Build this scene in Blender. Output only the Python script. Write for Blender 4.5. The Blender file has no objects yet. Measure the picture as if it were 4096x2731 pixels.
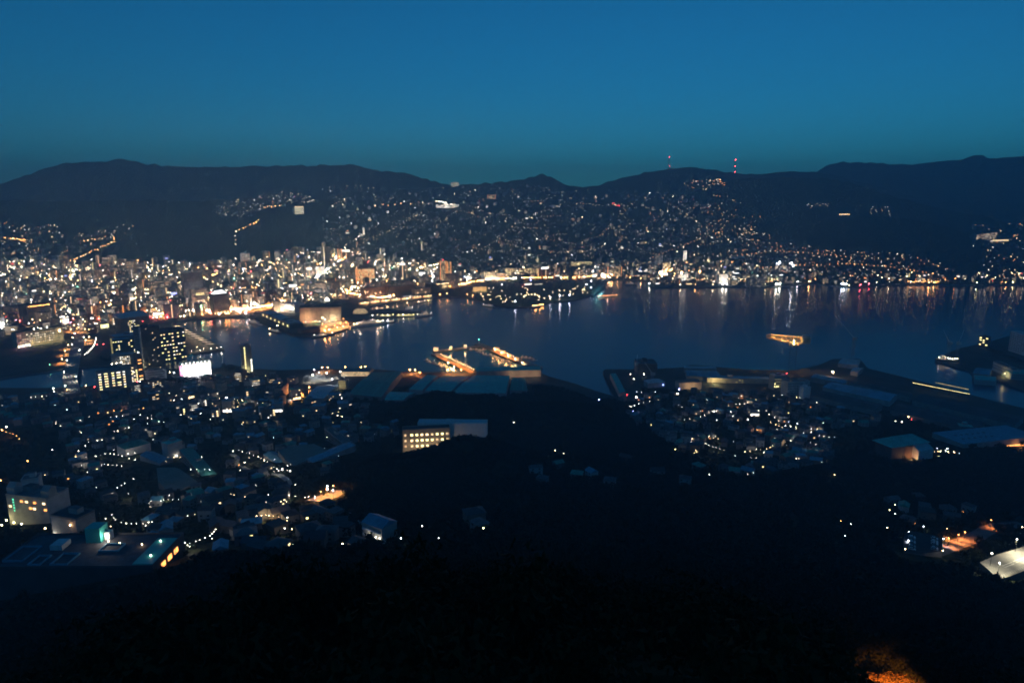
import bpy, bmesh, math, random
import numpy as np
from mathutils import Vector, Matrix
from mathutils.geometry import tessellate_polygon

SC = bpy.context.scene
COL = SC.collection

# ------------------------------------------------------------------ camera
CAM_H = 330.0
FPX = 2730.0                      # focal length in pixels of the 4096 px wide photograph
PITCH = math.atan((1365.5 - 803.0) / FPX)
cam_d = bpy.data.cameras.new('camera')
cam_d.sensor_width = 36.0
cam_d.lens = 36.0 * FPX / 4096.0
cam_d.clip_start = 1.0
cam_d.clip_end = 60000.0
cam = bpy.data.objects.new('camera', cam_d)
cam.location = (0, 0, CAM_H)
cam.rotation_euler = (math.pi / 2 - PITCH, 0, 0)
COL.objects.link(cam)
SC.camera = cam

# ------------------------------------------------------------------ sky, sun, exposure
SUN_ELEV = math.radians(14)
SUN_ROT = math.radians(195)       # the last of the light comes from low behind the camera
world = bpy.data.worlds.new('World')
SC.world = world
world.use_nodes = True
wn, wl = world.node_tree.nodes, world.node_tree.links
wn.clear()
w_out = wn.new('ShaderNodeOutputWorld')
w_bg = wn.new('ShaderNodeBackground')
w_sky = wn.new('ShaderNodeTexSky')
w_sky.sky_type = 'NISHITA'
w_sky.sun_disc = False
w_sky.sun_elevation = SUN_ELEV
w_sky.sun_rotation = SUN_ROT
w_sky.altitude = 330
w_sky.air_density = 1.0
w_sky.dust_density = 0.1
w_sky.ozone_density = 6.0
w_mul = wn.new('ShaderNodeMix')
w_mul.data_type = 'RGBA'
w_mul.blend_type = 'MULTIPLY'
w_mul.inputs[0].default_value = 1.0
w_mul.inputs[7].default_value = (0.15, 0.95, 1.09, 1)      # white balance of the photograph
wl.new(w_sky.outputs[0], w_mul.inputs[6])
wl.new(w_mul.outputs[2], w_bg.inputs[0])
w_bg.inputs[1].default_value = 0.058
wl.new(w_bg.outputs[0], w_out.inputs[0])

sun_d = bpy.data.lights.new('dusk_sun', 'SUN')
sun_d.energy = 0.01
sun_d.angle = math.radians(30)
sun_d.color = (1.0, 0.8, 0.65)
sun = bpy.data.objects.new('dusk_sun', sun_d)
sun.rotation_euler = (math.pi / 2 - SUN_ELEV, 0, math.radians(-15))
COL.objects.link(sun)

SC.view_settings.view_transform = 'Standard'
SC.view_settings.look = 'None'
SC.view_settings.exposure = 0.0
SC.view_settings.gamma = 1.0
SC.view_settings.use_curve_mapping = False
SC.render.engine = 'CYCLES'
SC.cycles.use_denoising = True
SC.cycles.sample_clamp_direct = 80.0
SC.cycles.max_bounces = 3
SC.cycles.diffuse_bounces = 1
SC.cycles.glossy_bounces = 1
SC.cycles.transmission_bounces = 1
SC.cycles.volume_bounces = 0
SC.cycles.use_light_tree = True
SC.cycles.sample_clamp_indirect = 12.0
SC.cycles.filter_width = 1.7
SC.cycles.use_adaptive_sampling = True
SC.cycles.adaptive_threshold = 0.02
SC.cycles.adaptive_min_samples = 24
SC.cycles.time_limit = 900

# ------------------------------------------------------------------ photograph pixel -> place in the world
SP, CP = math.sin(PITCH), math.cos(PITCH)

def ray(px, py):
    u = (px - 2048.0) / FPX
    v = (1365.5 - py) / FPX
    return u, CP + v * SP, -SP + v * CP

def at(px, py, z=0.0):
    dx, dy, dz = ray(px, py)
    t = (z - CAM_H) / dz
    return Vector((dx * t, dy * t, z))

def at_range(px, py, r):
    """the point seen at a pixel at horizontal distance r"""
    dx, dy, dz = ray(px, py)
    t = r / math.hypot(dx, dy)
    return Vector((dx * t, dy * t, CAM_H + dz * t))

def depth_of(p):
    return p[1] * CP - (p[2] - CAM_H) * SP

# ------------------------------------------------------------------ relief
rng = np.random.default_rng(7)
random.seed(7)

def vnoise(x, y, seed=0):
    xi = np.floor(x); yi = np.floor(y)
    fx = x - xi; fy = y - yi
    fx = fx * fx * (3 - 2 * fx); fy = fy * fy * (3 - 2 * fy)
    def h(a, b):
        n = np.sin(a * 127.1 + b * 311.7 + seed * 74.7) * 43758.5453
        return n - np.floor(n)
    return ((h(xi, yi) * (1 - fx) + h(xi + 1, yi) * fx) * (1 - fy) +
            (h(xi, yi + 1) * (1 - fx) + h(xi + 1, yi + 1) * fx) * fy)

def fbm(x, y, seed=0, octaves=4):
    s = 0.0; a = 0.5; f = 1.0
    for i in range(octaves):
        s = s + a * (vnoise(x * f, y * f, seed + i) - 0.5)
        a *= 0.5; f *= 2.03
    return s

class Ridge:
    """a ridge seen at (px, py) at horizontal distance r; falls off towards and away from the viewer"""
    def __init__(self, pts, r, front, back, power=1.3, rb=None, zb=0.0, drop=0.0):
        self.az, self.z = [], []
        for px, py in pts:
            p = at_range(px, py, r)
            self.az.append(math.atan2(p.x, p.y)); self.z.append(p.z - drop)
        o = np.argsort(self.az)
        self.az = np.array(self.az)[o]; self.z = np.array(self.z)[o]
        self.r, self.front, self.back, self.power, self.rb, self.zb = r, front, back, power, rb, zb
    def __call__(self, az, r, wob):
        zc = np.interp(az, self.az, self.z)
        rc = self.r * (1 + 0.05 * wob)
        if self.rb is not None:
            t = np.clip((r - self.rb) / (rc - self.rb), 0, 1)
            f = self.zb + (zc - self.zb) * t ** self.power
            f = np.where(r < self.rb, -50, f)
        else:
            f = zc - self.front * np.maximum(rc - r, 0)
        return np.where(r <= rc, f, zc - self.back * (r - rc))

RIDGES = [
    # the long ridge far off on the left
    Ridge([(-900, 800), (-300, 760), (0, 725), (100, 690), (180, 670), (250, 650), (330, 648), (400, 645), (470, 633), (520, 640), (600, 652),
           (700, 665), (800, 668), (900, 662), (1000, 658), (1250, 658), (1366, 655), (1430, 662), (1500, 680), (1620, 688),
           (1700, 715), (1800, 741), (1900, 790), (2100, 900)], 5300, 0, 0.3, 1.1, 4250, 30),
    # the built-up slope in the middle with the small cone
    Ridge([(900, 1100), (1150, 950), (1250, 860), (1300, 800), (1380, 765), (1450, 768), (1600, 762), (1750, 750), (1850, 738), (2000, 724), (2080, 717), (2140, 702),
           (2172, 696), (2205, 708), (2260, 738), (2300, 749), (2420, 749), (2600, 760), (2800, 770), (3000, 800), (3200, 900)], 4800, 0, 0.35, 1.1, 3150, 2),
    # the ridge with the masts
    Ridge([(2250, 800), (2350, 757), (2430, 735), (2500, 715), (2600, 692), (2680, 680), (2800, 676), (2860, 682), (2900, 692), (2950, 697), (3000, 695),
           (3100, 688), (3220, 683), (3300, 690), (3500, 740), (3800, 820), (4300, 900)], 5000, 0, 0.3, 1.15, 3300, 10),
    # dark shoulder on the right
    Ridge([(2700, 800), (2850, 730), (2950, 707), (3150, 704), (3300, 712), (3400, 730), (3500, 755), (3600, 785), (3700, 810), (3800, 830), (3900, 850),
           (4096, 900), (4600, 960), (5200, 1000)], 4200, 0, 0.3, 1.2, 2950, 2),
    # far right
    Ridge([(2900, 820), (3200, 720), (3260, 690), (3300, 660), (3350, 645), (3420, 643), (3500, 645), (3560, 655), (3650, 652), (3750, 640), (3850, 630),
           (3870, 621), (3900, 613), (3930, 612), (3950, 622), (4000, 622), (4096, 618), (4600, 600), (5400, 640)], 5700, 0, 0.3, 1.1, 4150, 30),
    # wooded spur behind the city on the left
    Ridge([(150, 1090), (300, 1030), (420, 968), (550, 928), (700, 888), (850, 860), (1000, 853), (1150, 852), (1250, 838), (1330, 850), (1420, 900),
           (1500, 960), (1580, 1040)], 4400, 0, 0.25, 0.75, 3650, 2),
    Ridge([(-50, 1060), (20, 990), (70, 958), (140, 945), (220, 955), (300, 990), (360, 1060)], 4300, 0, 0.3, 0.8, 3950, 2),
    # low dark hill on the right
    Ridge([(2950, 1080), (3080, 985), (3200, 905), (3300, 875), (3450, 862), (3600, 866), (3750, 886), (3900, 932), (4000, 985), (4096, 1010), (4600, 1050)],
          3550, 0, 0.2, 0.9, 2850, 2),
    # church knoll by the shore
    Ridge([(1950, 1120), (2020, 1062), (2080, 1040), (2180, 1036), (2240, 1050), (2300, 1100)], 3050, 0.35, 0.2),
    # near wooded hill in front of the sheds
    Ridge([(1440, 1760), (1500, 1660), (1560, 1615), (1640, 1578), (1720, 1556), (1800, 1556), (1900, 1562), (2000, 1574), (2100, 1590), (2200, 1596),
           (2330, 1596), (2420, 1608), (2480, 1645), (2540, 1700), (2620, 1730), (2720, 1800), (2850, 1900)], 930, 0.30, 0.35, drop=9),
    # near dark spur
    Ridge([(1290, 2300), (1340, 2080), (1385, 1925), (1425, 1845), (1500, 1800), (1620, 1794), (1700, 1788), (1780, 1757), (1850, 1721), (1900, 1724), (1980, 1748),
           (2060, 1778), (2200, 1803), (2350, 1815), (2500, 1852), (2650, 1905), (2800, 1965), (3000, 2060), (3200, 2200)], 640, 0.20, 0.4, drop=8),
]
NEAR_R = [0, 30, 40, 80, 150, 250, 350, 450, 600, 800, 1000, 1120, 1230, 1300]
NEAR_Z = [308, 306, 301, 275, 238, 189, 149, 114, 76, 36, 14, 6, 2, 1.5]

# water outline, clockwise from the river on the left (photograph pixels, at sea level)
WATER_PX = [(-900, 1560), (0, 1516), (255, 1480), (446, 1463), (560, 1450), (663, 1431), (750, 1422), (897, 1402), (893, 1396), (842, 1366), (689, 1296),
            (700, 1291), (760, 1284), (860, 1276), (940, 1270), (993, 1274), (1078, 1312), (1176, 1345), (1250, 1349), (1330, 1337), (1393, 1318), (1397, 1300),
            (1470, 1283), (1480, 1272), (1600, 1270), (1690, 1264), (1690, 1252), (1600, 1244), (1480, 1244), (1478, 1226), (1600, 1212), (1720, 1194), (1800, 1189),
            (1890, 1196), (1940, 1215), (2030, 1230), (2110, 1231), (2160, 1217), (2300, 1201), (2365, 1184), (2380, 1172), (2420, 1143), (2432, 1124), (2480, 1122),
            (2580, 1128), (2600, 1150), (2720, 1154), (2900, 1150), (3140, 1150), (3170, 1142), (3260, 1138), (3350, 1149), (3450, 1154), (3520, 1141),
            (3700, 1142), (3900, 1145), (4096, 1141), (5200, 1125), (5400, 1270),
            (4500, 1300), (4096, 1330), (3960, 1370), (3830, 1400), (3740, 1438), (3745, 1450), (3880, 1488), (3902, 1520), (3990, 1526), (4050, 1552), (4096, 1566), (5400, 1640),
            (5600, 1900), (4300, 1700), (4096, 1640), (3900, 1590), (3700, 1535), (3470, 1478), (3440, 1440), (3330, 1440), (3285, 1462),
            (3175, 1486), (3000, 1484), (2760, 1464), (2740, 1474), (2640, 1480), (2540, 1482), (2420, 1482), (2412, 1492), (2455, 1590), (2400, 1575), (2300, 1540), (2200, 1512),
            (2168, 1500), (2160, 1484), (1900, 1482), (1885, 1492), (1640, 1494), (1500, 1482), (1270, 1482), (1120, 1486), (1000, 1480), (920, 1462), (880, 1478), (700, 1482), (560, 1484), (440, 1500), (395, 1546),
            (265, 1558), (0, 1557), (-900, 1620)]
WATER = np.array([at(px, py, 0.0)[:2] for px, py in WATER_PX])

def in_poly(P, x, y):
    inside = np.zeros(np.shape(x), bool)
    n = len(P)
    for i in range(n):
        x0, y0 = P[i]; x1, y1 = P[(i + 1) % n]
        c = ((y0 > y) != (y1 > y)) & (x < (x1 - x0) * (y - y0) / (y1 - y0 + 1e-12) + x0)
        inside ^= c
    return inside

def dist_poly(P, x, y):
    d = np.full(np.shape(x), 1e9)
    n = len(P)
    for i in range(n):
        x0, y0 = P[i]; x1, y1 = P[(i + 1) % n]
        ex, ey = x1 - x0, y1 - y0
        t = np.clip(((x - x0) * ex + (y - y0) * ey) / (ex * ex + ey * ey + 1e-9), 0, 1)
        d = np.minimum(d, np.hypot(x - x0 - t * ex, y - y0 - t * ey))
    return d

LAND_Z = 3.0

def relief(x, y):
    """height of the hills (without the flat land sheet)"""
    x = np.asarray(x, float); y = np.asarray(y, float)
    r = np.hypot(x, y); az = np.arctan2(x, y)
    z = np.interp(r, NEAR_R, NEAR_Z)
    n1 = fbm(x / 420.0, y / 420.0, 3, 4)
    z = z + np.where(r < 1150, np.clip((1150 - r) / 300, 0, 1) * np.clip((r - 30) / 120, 0, 1) * n1 * 16, 0)
    far = np.full(x.shape, -60.0)
    wob = fbm(az * 14, r * 0 + 3.3, 11, 3) * 2
    for i, R in enumerate(RIDGES[:9]):
        far = np.maximum(far, R(az, r, wob))
    n2 = fbm(x / 700.0, y / 700.0, 5, 5)
    n3 = fbm(x / 48.0, y / 48.0, 9, 3)
    far = far + np.clip((far - 20) / 120, 0, 1) * (n2 * np.where(r < 4000, 60, 42) + n3 * 15)
    near = np.full(x.shape, -60.0)
    for R in RIDGES[9:]:
        near = np.maximum(near, R(az, r, fbm(az * 30, r * 0 + 1.7, 21, 3)))
    near = near + fbm(x / 40.0, y / 40.0, 31, 3) * 5
    z = np.maximum(z, np.where(r < 1150, near, -60))
    z = np.maximum(z, np.where(r > 2400, far, -60))
    d = dist_poly(WATER, x, y)
    wet = in_poly(WATER, x, y)
    d = np.where(wet, -d, d)
    k = np.clip((d - 8) / 45.0, 0, 1)
    return np.where(k < 1, -9 * (1 - k) + np.minimum(z, 2.0 + 40 * np.clip((d - 40) / 100, 0, 1)) * k, z)

# the relief is sampled once on a polar grid; the terrain mesh and everything that stands on it use the same grid
import bisect
GAZ = np.concatenate([np.linspace(-180, -48, 40)[:-1], np.linspace(-48, 48, 620), np.linspace(48, 180, 40)[1:]]) * math.pi / 180
_rr = [18.0]
while _rr[-1] < 7200:
    _rr.append(_rr[-1] * (1.012 if _rr[-1] < 1300 or _rr[-1] > 2600 else 1.02) + (0.5 if _rr[-1] < 200 else 0))
GR = np.array(_rr)
_A, _R = np.meshgrid(GAZ, GR)
GX, GY = np.sin(_A) * _R, np.cos(_A) * _R
GZ = relief(GX.ravel(), GY.ravel()).reshape(GX.shape)
_Z0 = 39                       # first column of the fine sector
_ZL = GZ.tolist()
_A0, _DA = math.radians(-48), math.radians(96) / 619

def relief_at(x, y):
    r = math.hypot(x, y)
    a = (math.atan2(x, y) - _A0) / _DA
    a = min(max(a, 0.0), 617.999)
    j = int(a); fa = a - j; j += _Z0
    i = min(max(bisect.bisect_right(_rr, r) - 1, 0), len(_rr) - 2)
    fr = min(max((r - _rr[i]) / (_rr[i + 1] - _rr[i]), 0), 1)
    A, B = _ZL[i], _ZL[i + 1]
    return (A[j] * (1 - fa) + A[j + 1] * fa) * (1 - fr) + (B[j] * (1 - fa) + B[j + 1] * fa) * fr

_WL = [(float(a), float(b)) for a, b in WATER]
def wet(x, y):
    c = False; n = len(_WL)
    x1, y1 = _WL[-1]
    for x0, y0 in _WL:
        if (y0 > y) != (y1 > y) and x < (x1 - x0) * (y - y0) / (y1 - y0) + x0:
            c = not c
        x1, y1 = x0, y0
    return c

def ground_z(x, y):
    z = relief_at(x, y)
    if z >= LAND_Z: return z
    return max(z, 0.0) if wet(x, y) else LAND_Z

def ground_z_many(x, y):
    r = np.hypot(x, y)
    a = np.clip((np.arctan2(x, y) - _A0) / _DA, 0, 617.999)
    j = a.astype(int); fa = a - j; j = j + _Z0
    i = np.clip(np.searchsorted(GR, r, side='right') - 1, 0, len(GR) - 2)
    fr = np.clip((r - GR[i]) / (GR[i + 1] - GR[i]), 0, 1)
    z = (GZ[i, j] * (1 - fa) + GZ[i, j + 1] * fa) * (1 - fr) + (GZ[i + 1, j] * (1 - fa) + GZ[i + 1, j + 1] * fa) * fr
    return np.maximum(z, LAND_Z)

def ground(px, py):
    dx, dy, dz = ray(px, py)
    h = math.hypot(dx, dy); dx /= h; dy /= h; dz /= h
    lo, r = 30.0, 34.0
    while r < 8500:
        if CAM_H + dz * r <= max(relief_at(dx * r, dy * r), LAND_Z): break
        lo = r; r *= 1.012
    for _ in range(10):
        m = 0.5 * (lo + r)
        if CAM_H + dz * m <= max(relief_at(dx * m, dy * m), LAND_Z): r = m
        else: lo = m
    return Vector((dx * r, dy * r, ground_z(dx * r, dy * r)))

def ground_many(px, py):
    return np.array([tuple(ground(a, b)) for a, b in zip(px, py)])

# ------------------------------------------------------------------ materials
MATS = {}

def mat(name, color, rough=0.8, var=0.25, scale=0.2, metallic=0.0, spec=0.3, bump=0.0, per_object=0.0):
    m = bpy.data.materials.new(name)
    m.use_nodes = True
    nt = m.node_tree; N, L = nt.nodes, nt.links
    b = N['Principled BSDF']
    b.inputs['Roughness'].default_value = rough
    b.inputs['Metallic'].default_value = metallic
    b.inputs['Specular IOR Level'].default_value = spec
    geo = N.new('ShaderNodeNewGeometry')
    tex = N.new('ShaderNodeTexNoise')
    tex.inputs['Scale'].default_value = scale
    tex.inputs['Detail'].default_value = 5
    L.new(geo.outputs['Position'], tex.inputs['Vector'])
    ramp = N.new('ShaderNodeValToRGB')
    lo = [max(0, c * (1 - var)) for c in color]; hi = [min(1, c * (1 + var)) for c in color]
    ramp.color_ramp.elements[0].position = 0.3
    ramp.color_ramp.elements[1].position = 0.7
    ramp.color_ramp.elements[0].color = (*lo, 1)
    ramp.color_ramp.elements[1].color = (*hi, 1)
    L.new(tex.outputs['Fac'], ramp.inputs[0])
    out = ramp.outputs[0]
    if per_object:
        oi = N.new('ShaderNodeObjectInfo')
        mr = N.new('ShaderNodeMapRange')
        mr.inputs['To Min'].default_value = 1 - per_object
        mr.inputs['To Max'].default_value = 1 + per_object
        L.new(oi.outputs['Random'], mr.inputs['Value'])
        mx = N.new('ShaderNodeMix'); mx.data_type = 'RGBA'; mx.blend_type = 'MULTIPLY'; mx.inputs[0].default_value = 1
        cmb = N.new('ShaderNodeCombineColor')
        for i in range(3):
            L.new(mr.outputs[0], cmb.inputs[i])
        L.new(out, mx.inputs[6]); L.new(cmb.outputs[0], mx.inputs[7])
        out = mx.outputs[2]
    L.new(out, b.inputs['Base Color'])
    if bump:
        bp = N.new('ShaderNodeBump')
        bp.inputs['Strength'].default_value = bump
        bp.inputs['Distance'].default_value = 0.5
        L.new(tex.outputs['Fac'], bp.inputs['Height'])
        L.new(bp.outputs[0], b.inputs['Normal'])
    MATS[name] = m
    return m

def glow(name, color, strength, sample=False, vary=0.0):
    m = bpy.data.materials.new(name)
    m.use_nodes = True
    nt = m.node_tree; N, L = nt.nodes, nt.links
    N.clear()
    o = N.new('ShaderNodeOutputMaterial')
    e = N.new('ShaderNodeEmission')
    e.inputs['Color'].default_value = (*color, 1)
    e.inputs['Strength'].default_value = strength
    if vary:
        geo = N.new('ShaderNodeNewGeometry')
        tex = N.new('ShaderNodeTexNoise')
        tex.inputs['Scale'].default_value = 0.35
        L.new(geo.outputs['Position'], tex.inputs['Vector'])
        mr = N.new('ShaderNodeMapRange')
        mr.inputs['From Min'].default_value = 0.3
        mr.inputs['From Max'].default_value = 0.7
        mr.inputs['To Min'].default_value = strength * (1 - vary)
        mr.inputs['To Max'].default_value = strength * (1 + vary)
        L.new(tex.outputs['Fac'], mr.inputs['Value'])
        L.new(mr.outputs[0], e.inputs['Strength'])
    L.new(e.outputs[0], o.inputs[0])
    m.cycles.emission_sampling = 'FRONT_BACK' if sample else 'NONE'
    MATS[name] = m
    return m

mat('wall_pale', (0.45, 0.44, 0.42), 0.85, 0.15, 0.15, per_object=0.35)
mat('wall_grey', (0.28, 0.28, 0.275), 0.85, 0.2, 0.15, per_object=0.4)
mat('wall_tan', (0.36, 0.30, 0.24), 0.85, 0.2, 0.15, per_object=0.3)
mat('wall_brown', (0.20, 0.13, 0.09), 0.85, 0.2, 0.15, per_object=0.3)
mat('wall_dark', (0.07, 0.07, 0.075), 0.6, 0.2, 0.15, per_object=0.3)
mat('wall_white', (0.75, 0.74, 0.72), 0.8, 0.08, 0.15)
mat('glass_dark', (0.03, 0.035, 0.04), 0.15, 0.2, 0.2, spec=0.6)
mat('roof_grey', (0.11, 0.11, 0.115), 0.85, 0.3, 0.3, per_object=0.5)
mat('roof_dark', (0.06, 0.06, 0.07), 0.8, 0.3, 0.5, per_object=0.4)
mat('roof_tile', (0.09, 0.085, 0.09), 0.7, 0.3, 0.6, per_object=0.5)
mat('roof_blue', (0.10, 0.30, 0.40), 0.6, 0.2, 0.3, per_object=0.2)
mat('roof_teal', (0.06, 0.46, 0.40), 0.6, 0.18, 0.12)
mat('roof_green', (0.05, 0.26, 0.20), 0.6, 0.2, 0.2, per_object=0.2)
mat('roof_pale', (0.50, 0.53, 0.55), 0.7, 0.15, 0.15)
mat('asphalt', (0.05, 0.05, 0.052), 0.9, 0.3, 0.3)
mat('concrete', (0.28, 0.27, 0.25), 0.9, 0.25, 0.15)
mat('concrete_dark', (0.13, 0.13, 0.125), 0.9, 0.25, 0.15)
mat('land', (0.055, 0.055, 0.05), 0.95, 0.5, 0.02)
mat('sand_field', (0.22, 0.20, 0.17), 0.95, 0.12, 0.1)
mat('grass', (0.045, 0.06, 0.025), 0.95, 0.3, 0.3)
mat('steel', (0.25, 0.26, 0.27), 0.5, 0.2, 0.4, metallic=0.4)
mat('steel_dark', (0.05, 0.055, 0.06), 0.6, 0.2, 0.4)
mat('steel_cream', (0.55, 0.45, 0.30), 0.6, 0.15, 0.4)
mat('truss_blue', (0.10, 0.38, 0.42), 0.6, 0.15, 0.4)
mat('hull_white', (0.70, 0.72, 0.72), 0.5, 0.08, 0.4)
mat('hull_dark', (0.05, 0.07, 0.09), 0.5, 0.2, 0.4)
mat('hull_teal', (0.10, 0.24, 0.24), 0.5, 0.2, 0.4)
mat('bark', (0.05, 0.035, 0.025), 0.95, 0.3, 1.0)
mat('leaf', (0.016, 0.022, 0.010), 0.85, 0.4, 0.5, spec=0.1)
mat('leaf_lit', (0.14, 0.085, 0.02), 0.8, 0.5, 1.5, spec=0.15)  # leaf copy with the orange lamplight mixed into its colour
mat('paint_white', (0.8, 0.8, 0.78), 0.7, 0.1, 1.0)
mat('orange_paint_glow', (0.55, 0.25, 0.10), 0.7, 0.15, 0.5)  # funnel paint; on the quay floors it carries the orange lamp glow
mat('car_white', (0.7, 0.7, 0.7), 0.35, 0.03, 1.0, spec=0.5)
mat('car_silver', (0.35, 0.36, 0.38), 0.3, 0.03, 1.0, metallic=0.5, spec=0.5)
mat('car_dark', (0.03, 0.035, 0.045), 0.3, 0.03, 1.0, spec=0.5)
mat('tyre', (0.02, 0.02, 0.02), 0.9, 0.1, 2.0)
mat('dome_skin', (0.10, 0.10, 0.11), 0.5, 0.1, 0.5)
mat('tarp', (0.12, 0.33, 0.42), 0.7, 0.15, 0.2)

WARM, WHITE, ORANGE, COOL = (1.0, 0.70, 0.36), (1.0, 0.90, 0.74), (1.0, 0.36, 0.09), (0.80, 0.86, 1.0)
RED, GREEN, BLUE, YELLOW, PINK = (1.0, 0.06, 0.07), (0.15, 1.0, 0.55), (0.30, 0.36, 1.0), (1.0, 0.86, 0.36), (1.0, 0.35, 0.55)
for nm, c in (('warm', WARM), ('white', WHITE), ('orange', ORANGE), ('cool', COOL), ('red', RED), ('green', GREEN), ('blue', BLUE), ('yellow', YELLOW), ('pink', PINK)):
    glow('lamp_' + nm, c, 36.0, sample=True)
    glow('lamp_' + nm + '_town', c, 250.0, sample=True)
    glow('lamp_' + nm + '_soft', c, 10.0)
    glow('lamp_' + nm + '_shore', c, 260.0, sample=True)
    glow('window_' + nm, c, 1.3, vary=0.6)
    glow('window_' + nm + '_bright', c, 3.2, vary=0.4)
    glow('window_' + nm + '_dim', c, 0.35, vary=0.6)
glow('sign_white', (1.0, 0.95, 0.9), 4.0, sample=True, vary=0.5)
mat('house_pale', (0.27, 0.27, 0.265), 0.85, 0.2, 0.2, per_object=0.5)
mat('house_grey', (0.16, 0.16, 0.16), 0.85, 0.2, 0.2, per_object=0.5)
mat('house_tan', (0.16, 0.135, 0.11), 0.85, 0.2, 0.2, per_object=0.5)
mat('house_roof', (0.07, 0.07, 0.075), 0.8, 0.3, 0.3, per_object=0.5)
glow('sign_red', RED, 3.0)
glow('sign_blue', BLUE, 4.0)

# ------------------------------------------------------------------ mesh tools
class MB:
    """collects faces with material names; build() links them as ONE mesh object"""
    def __init__(self):
        self.v, self.f, self.m = [], [], []
    def quad(self, pts, m):
        n = len(self.v)
        self.v.extend(tuple(p) for p in pts)
        self.f.append(tuple(range(n, n + len(pts))))
        self.m.append(m)
        return self
    def box(self, x0, x1, y0, y1, z0, z1, m, top=None, bottom=False):
        n = len(self.v)
        self.v.extend([(x0, y0, z0), (x1, y0, z0), (x1, y1, z0), (x0, y1, z0), (x0, y0, z1), (x1, y0, z1), (x1, y1, z1), (x0, y1, z1)])
        fs = [(0, 1, 5, 4), (1, 2, 6, 5), (2, 3, 7, 6), (3, 0, 4, 7), (4, 5, 6, 7)]
        ms = [m, m, m, m, top or m]
        if bottom:
            fs.append((3, 2, 1, 0)); ms.append(m)
        self.f.extend(tuple(n + i for i in q) for q in fs)
        self.m.extend(ms)
        return self
    def gable(self, x0, x1, y0, y1, z0, z1, m, over=0.5, wall=None):
        ym = 0.5 * (y0 + y1)
        self.prism([(y0 - over, z0 - 0.05), (y1 + over, z0 - 0.05), (ym, z1)], x0 - over, x1 + over, m)
        return self
    def prism(self, prof, x0, x1, m):
        """profile in (y, z) swept along x"""
        n = len(self.v); k = len(prof)
        self.v.extend([(x0, y, z) for y, z in prof] + [(x1, y, z) for y, z in prof])
        for i in range(k):
            j = (i + 1) % k
            self.f.append((n + i, n + j, n + k + j, n + k + i)); self.m.append(m)
        self.f.append(tuple(n + i for i in range(k))[::-1]); self.m.append(m)
        self.f.append(tuple(n + k + i for i in range(k))); self.m.append(m)
        return self
    def hip(self, x0, x1, y0, y1, z0, z1, m, over=0.5):
        x0 -= over; x1 += over; y0 -= over; y1 += over
        n = len(self.v); k = min(x1 - x0, y1 - y0) * 0.5
        if x1 - x0 >= y1 - y0:
            a, b = (x0 + k, (y0 + y1) / 2, z1), (x1 - k, (y0 + y1) / 2, z1)
        else:
            a, b = ((x0 + x1) / 2, y0 + k, z1), ((x0 + x1) / 2, y1 - k, z1)
        self.v.extend([(x0, y0, z0), (x1, y0, z0), (x1, y1, z0), (x0, y1, z0), a, b])
        if x1 - x0 >= y1 - y0:
            fs = [(0, 1, 5, 4), (1, 2, 5), (2, 3, 4, 5), (3, 0, 4)]
        else:
            fs = [(0, 1, 4), (1, 2, 5, 4), (2, 3, 5), (3, 0, 4, 5)]
        self.f.extend(tuple(n + i for i in q) for q in fs); self.m.extend([m] * 4)
        return self
    def cyl(self, x, y, z0, z1, r0, r1, m, k=8, cap=True):
        n = len(self.v)
        for z, r in ((z0, r0), (z1, r1)):
            for i in range(k):
                a = 2 * math.pi * i / k
                self.v.append((x + r * math.cos(a), y + r * math.sin(a), z))
        for i in range(k):
            j = (i + 1) % k
            self.f.append((n + i, n + j, n + k + j, n + k + i)); self.m.append(m)
        if cap:
            self.f.append(tuple(n + k + i for i in range(k))); self.m.append(m)
        return self
    def bar(self, a, b, w, m):
        """a square bar between two points"""
        a = Vector(a); b = Vector(b); d = (b - a)
        up = Vector((0, 0, 1)) if abs(d.normalized().z) < 0.95 else Vector((1, 0, 0))
        s = d.cross(up).normalized() * w * 0.5; t = s.cross(d).normalized() * w * 0.5
        n = len(self.v)
        for c in (a, b):
            self.v.extend([tuple(c - s - t), tuple(c + s - t), tuple(c + s + t), tuple(c - s + t)])
        for q in ((0, 1, 5, 4), (1, 2, 6, 5), (2, 3, 7, 6), (3, 0, 4, 7), (3, 2, 1, 0), (4, 5, 6, 7)):
            self.f.append(tuple(n + i for i in q)); self.m.append(m)
        return self
    def octa(self, x, y, z, r, m):
        n = len(self.v)
        self.v.extend([(x + r, y, z), (x - r, y, z), (x, y + r, z), (x, y - r, z), (x, y, z + r), (x, y, z - r)])
        for q in ((0, 2, 4), (2, 1, 4), (1, 3, 4), (3, 0, 4), (2, 0, 5), (1, 2, 5), (3, 1, 5), (0, 3, 5)):
            self.f.append(tuple(n + i for i in q)); self.m.append(m)
        return self
    def extend(self, o, x, y, z, rot):
        n = len(self.v); c, s = math.cos(rot), math.sin(rot)
        self.v.extend([(x + c * a - s * b, y + s * a + c * b, z + h) for a, b, h in o.v])
        self.f.extend([tuple(n + i for i in q) for q in o.f])
        self.m.extend(o.m)
        return self
    def mesh(self, name):
        me = bpy.data.meshes.new(name)
        me.from_pydata(self.v, [], self.f)
        names = []
        for x in self.m:
            if x not in names:
                names.append(x)
        for x in names:
            me.materials.append(MATS[x])
        if len(names) > 1:
            idx = {x: i for i, x in enumerate(names)}
            me.polygons.foreach_set('material_index', [idx[x] for x in self.m])
        me.update()
        return me
    def build(self, name, parent=None, loc=None, rotz=None):
        return link(name, self.mesh(name), parent, loc, rotz)

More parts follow.
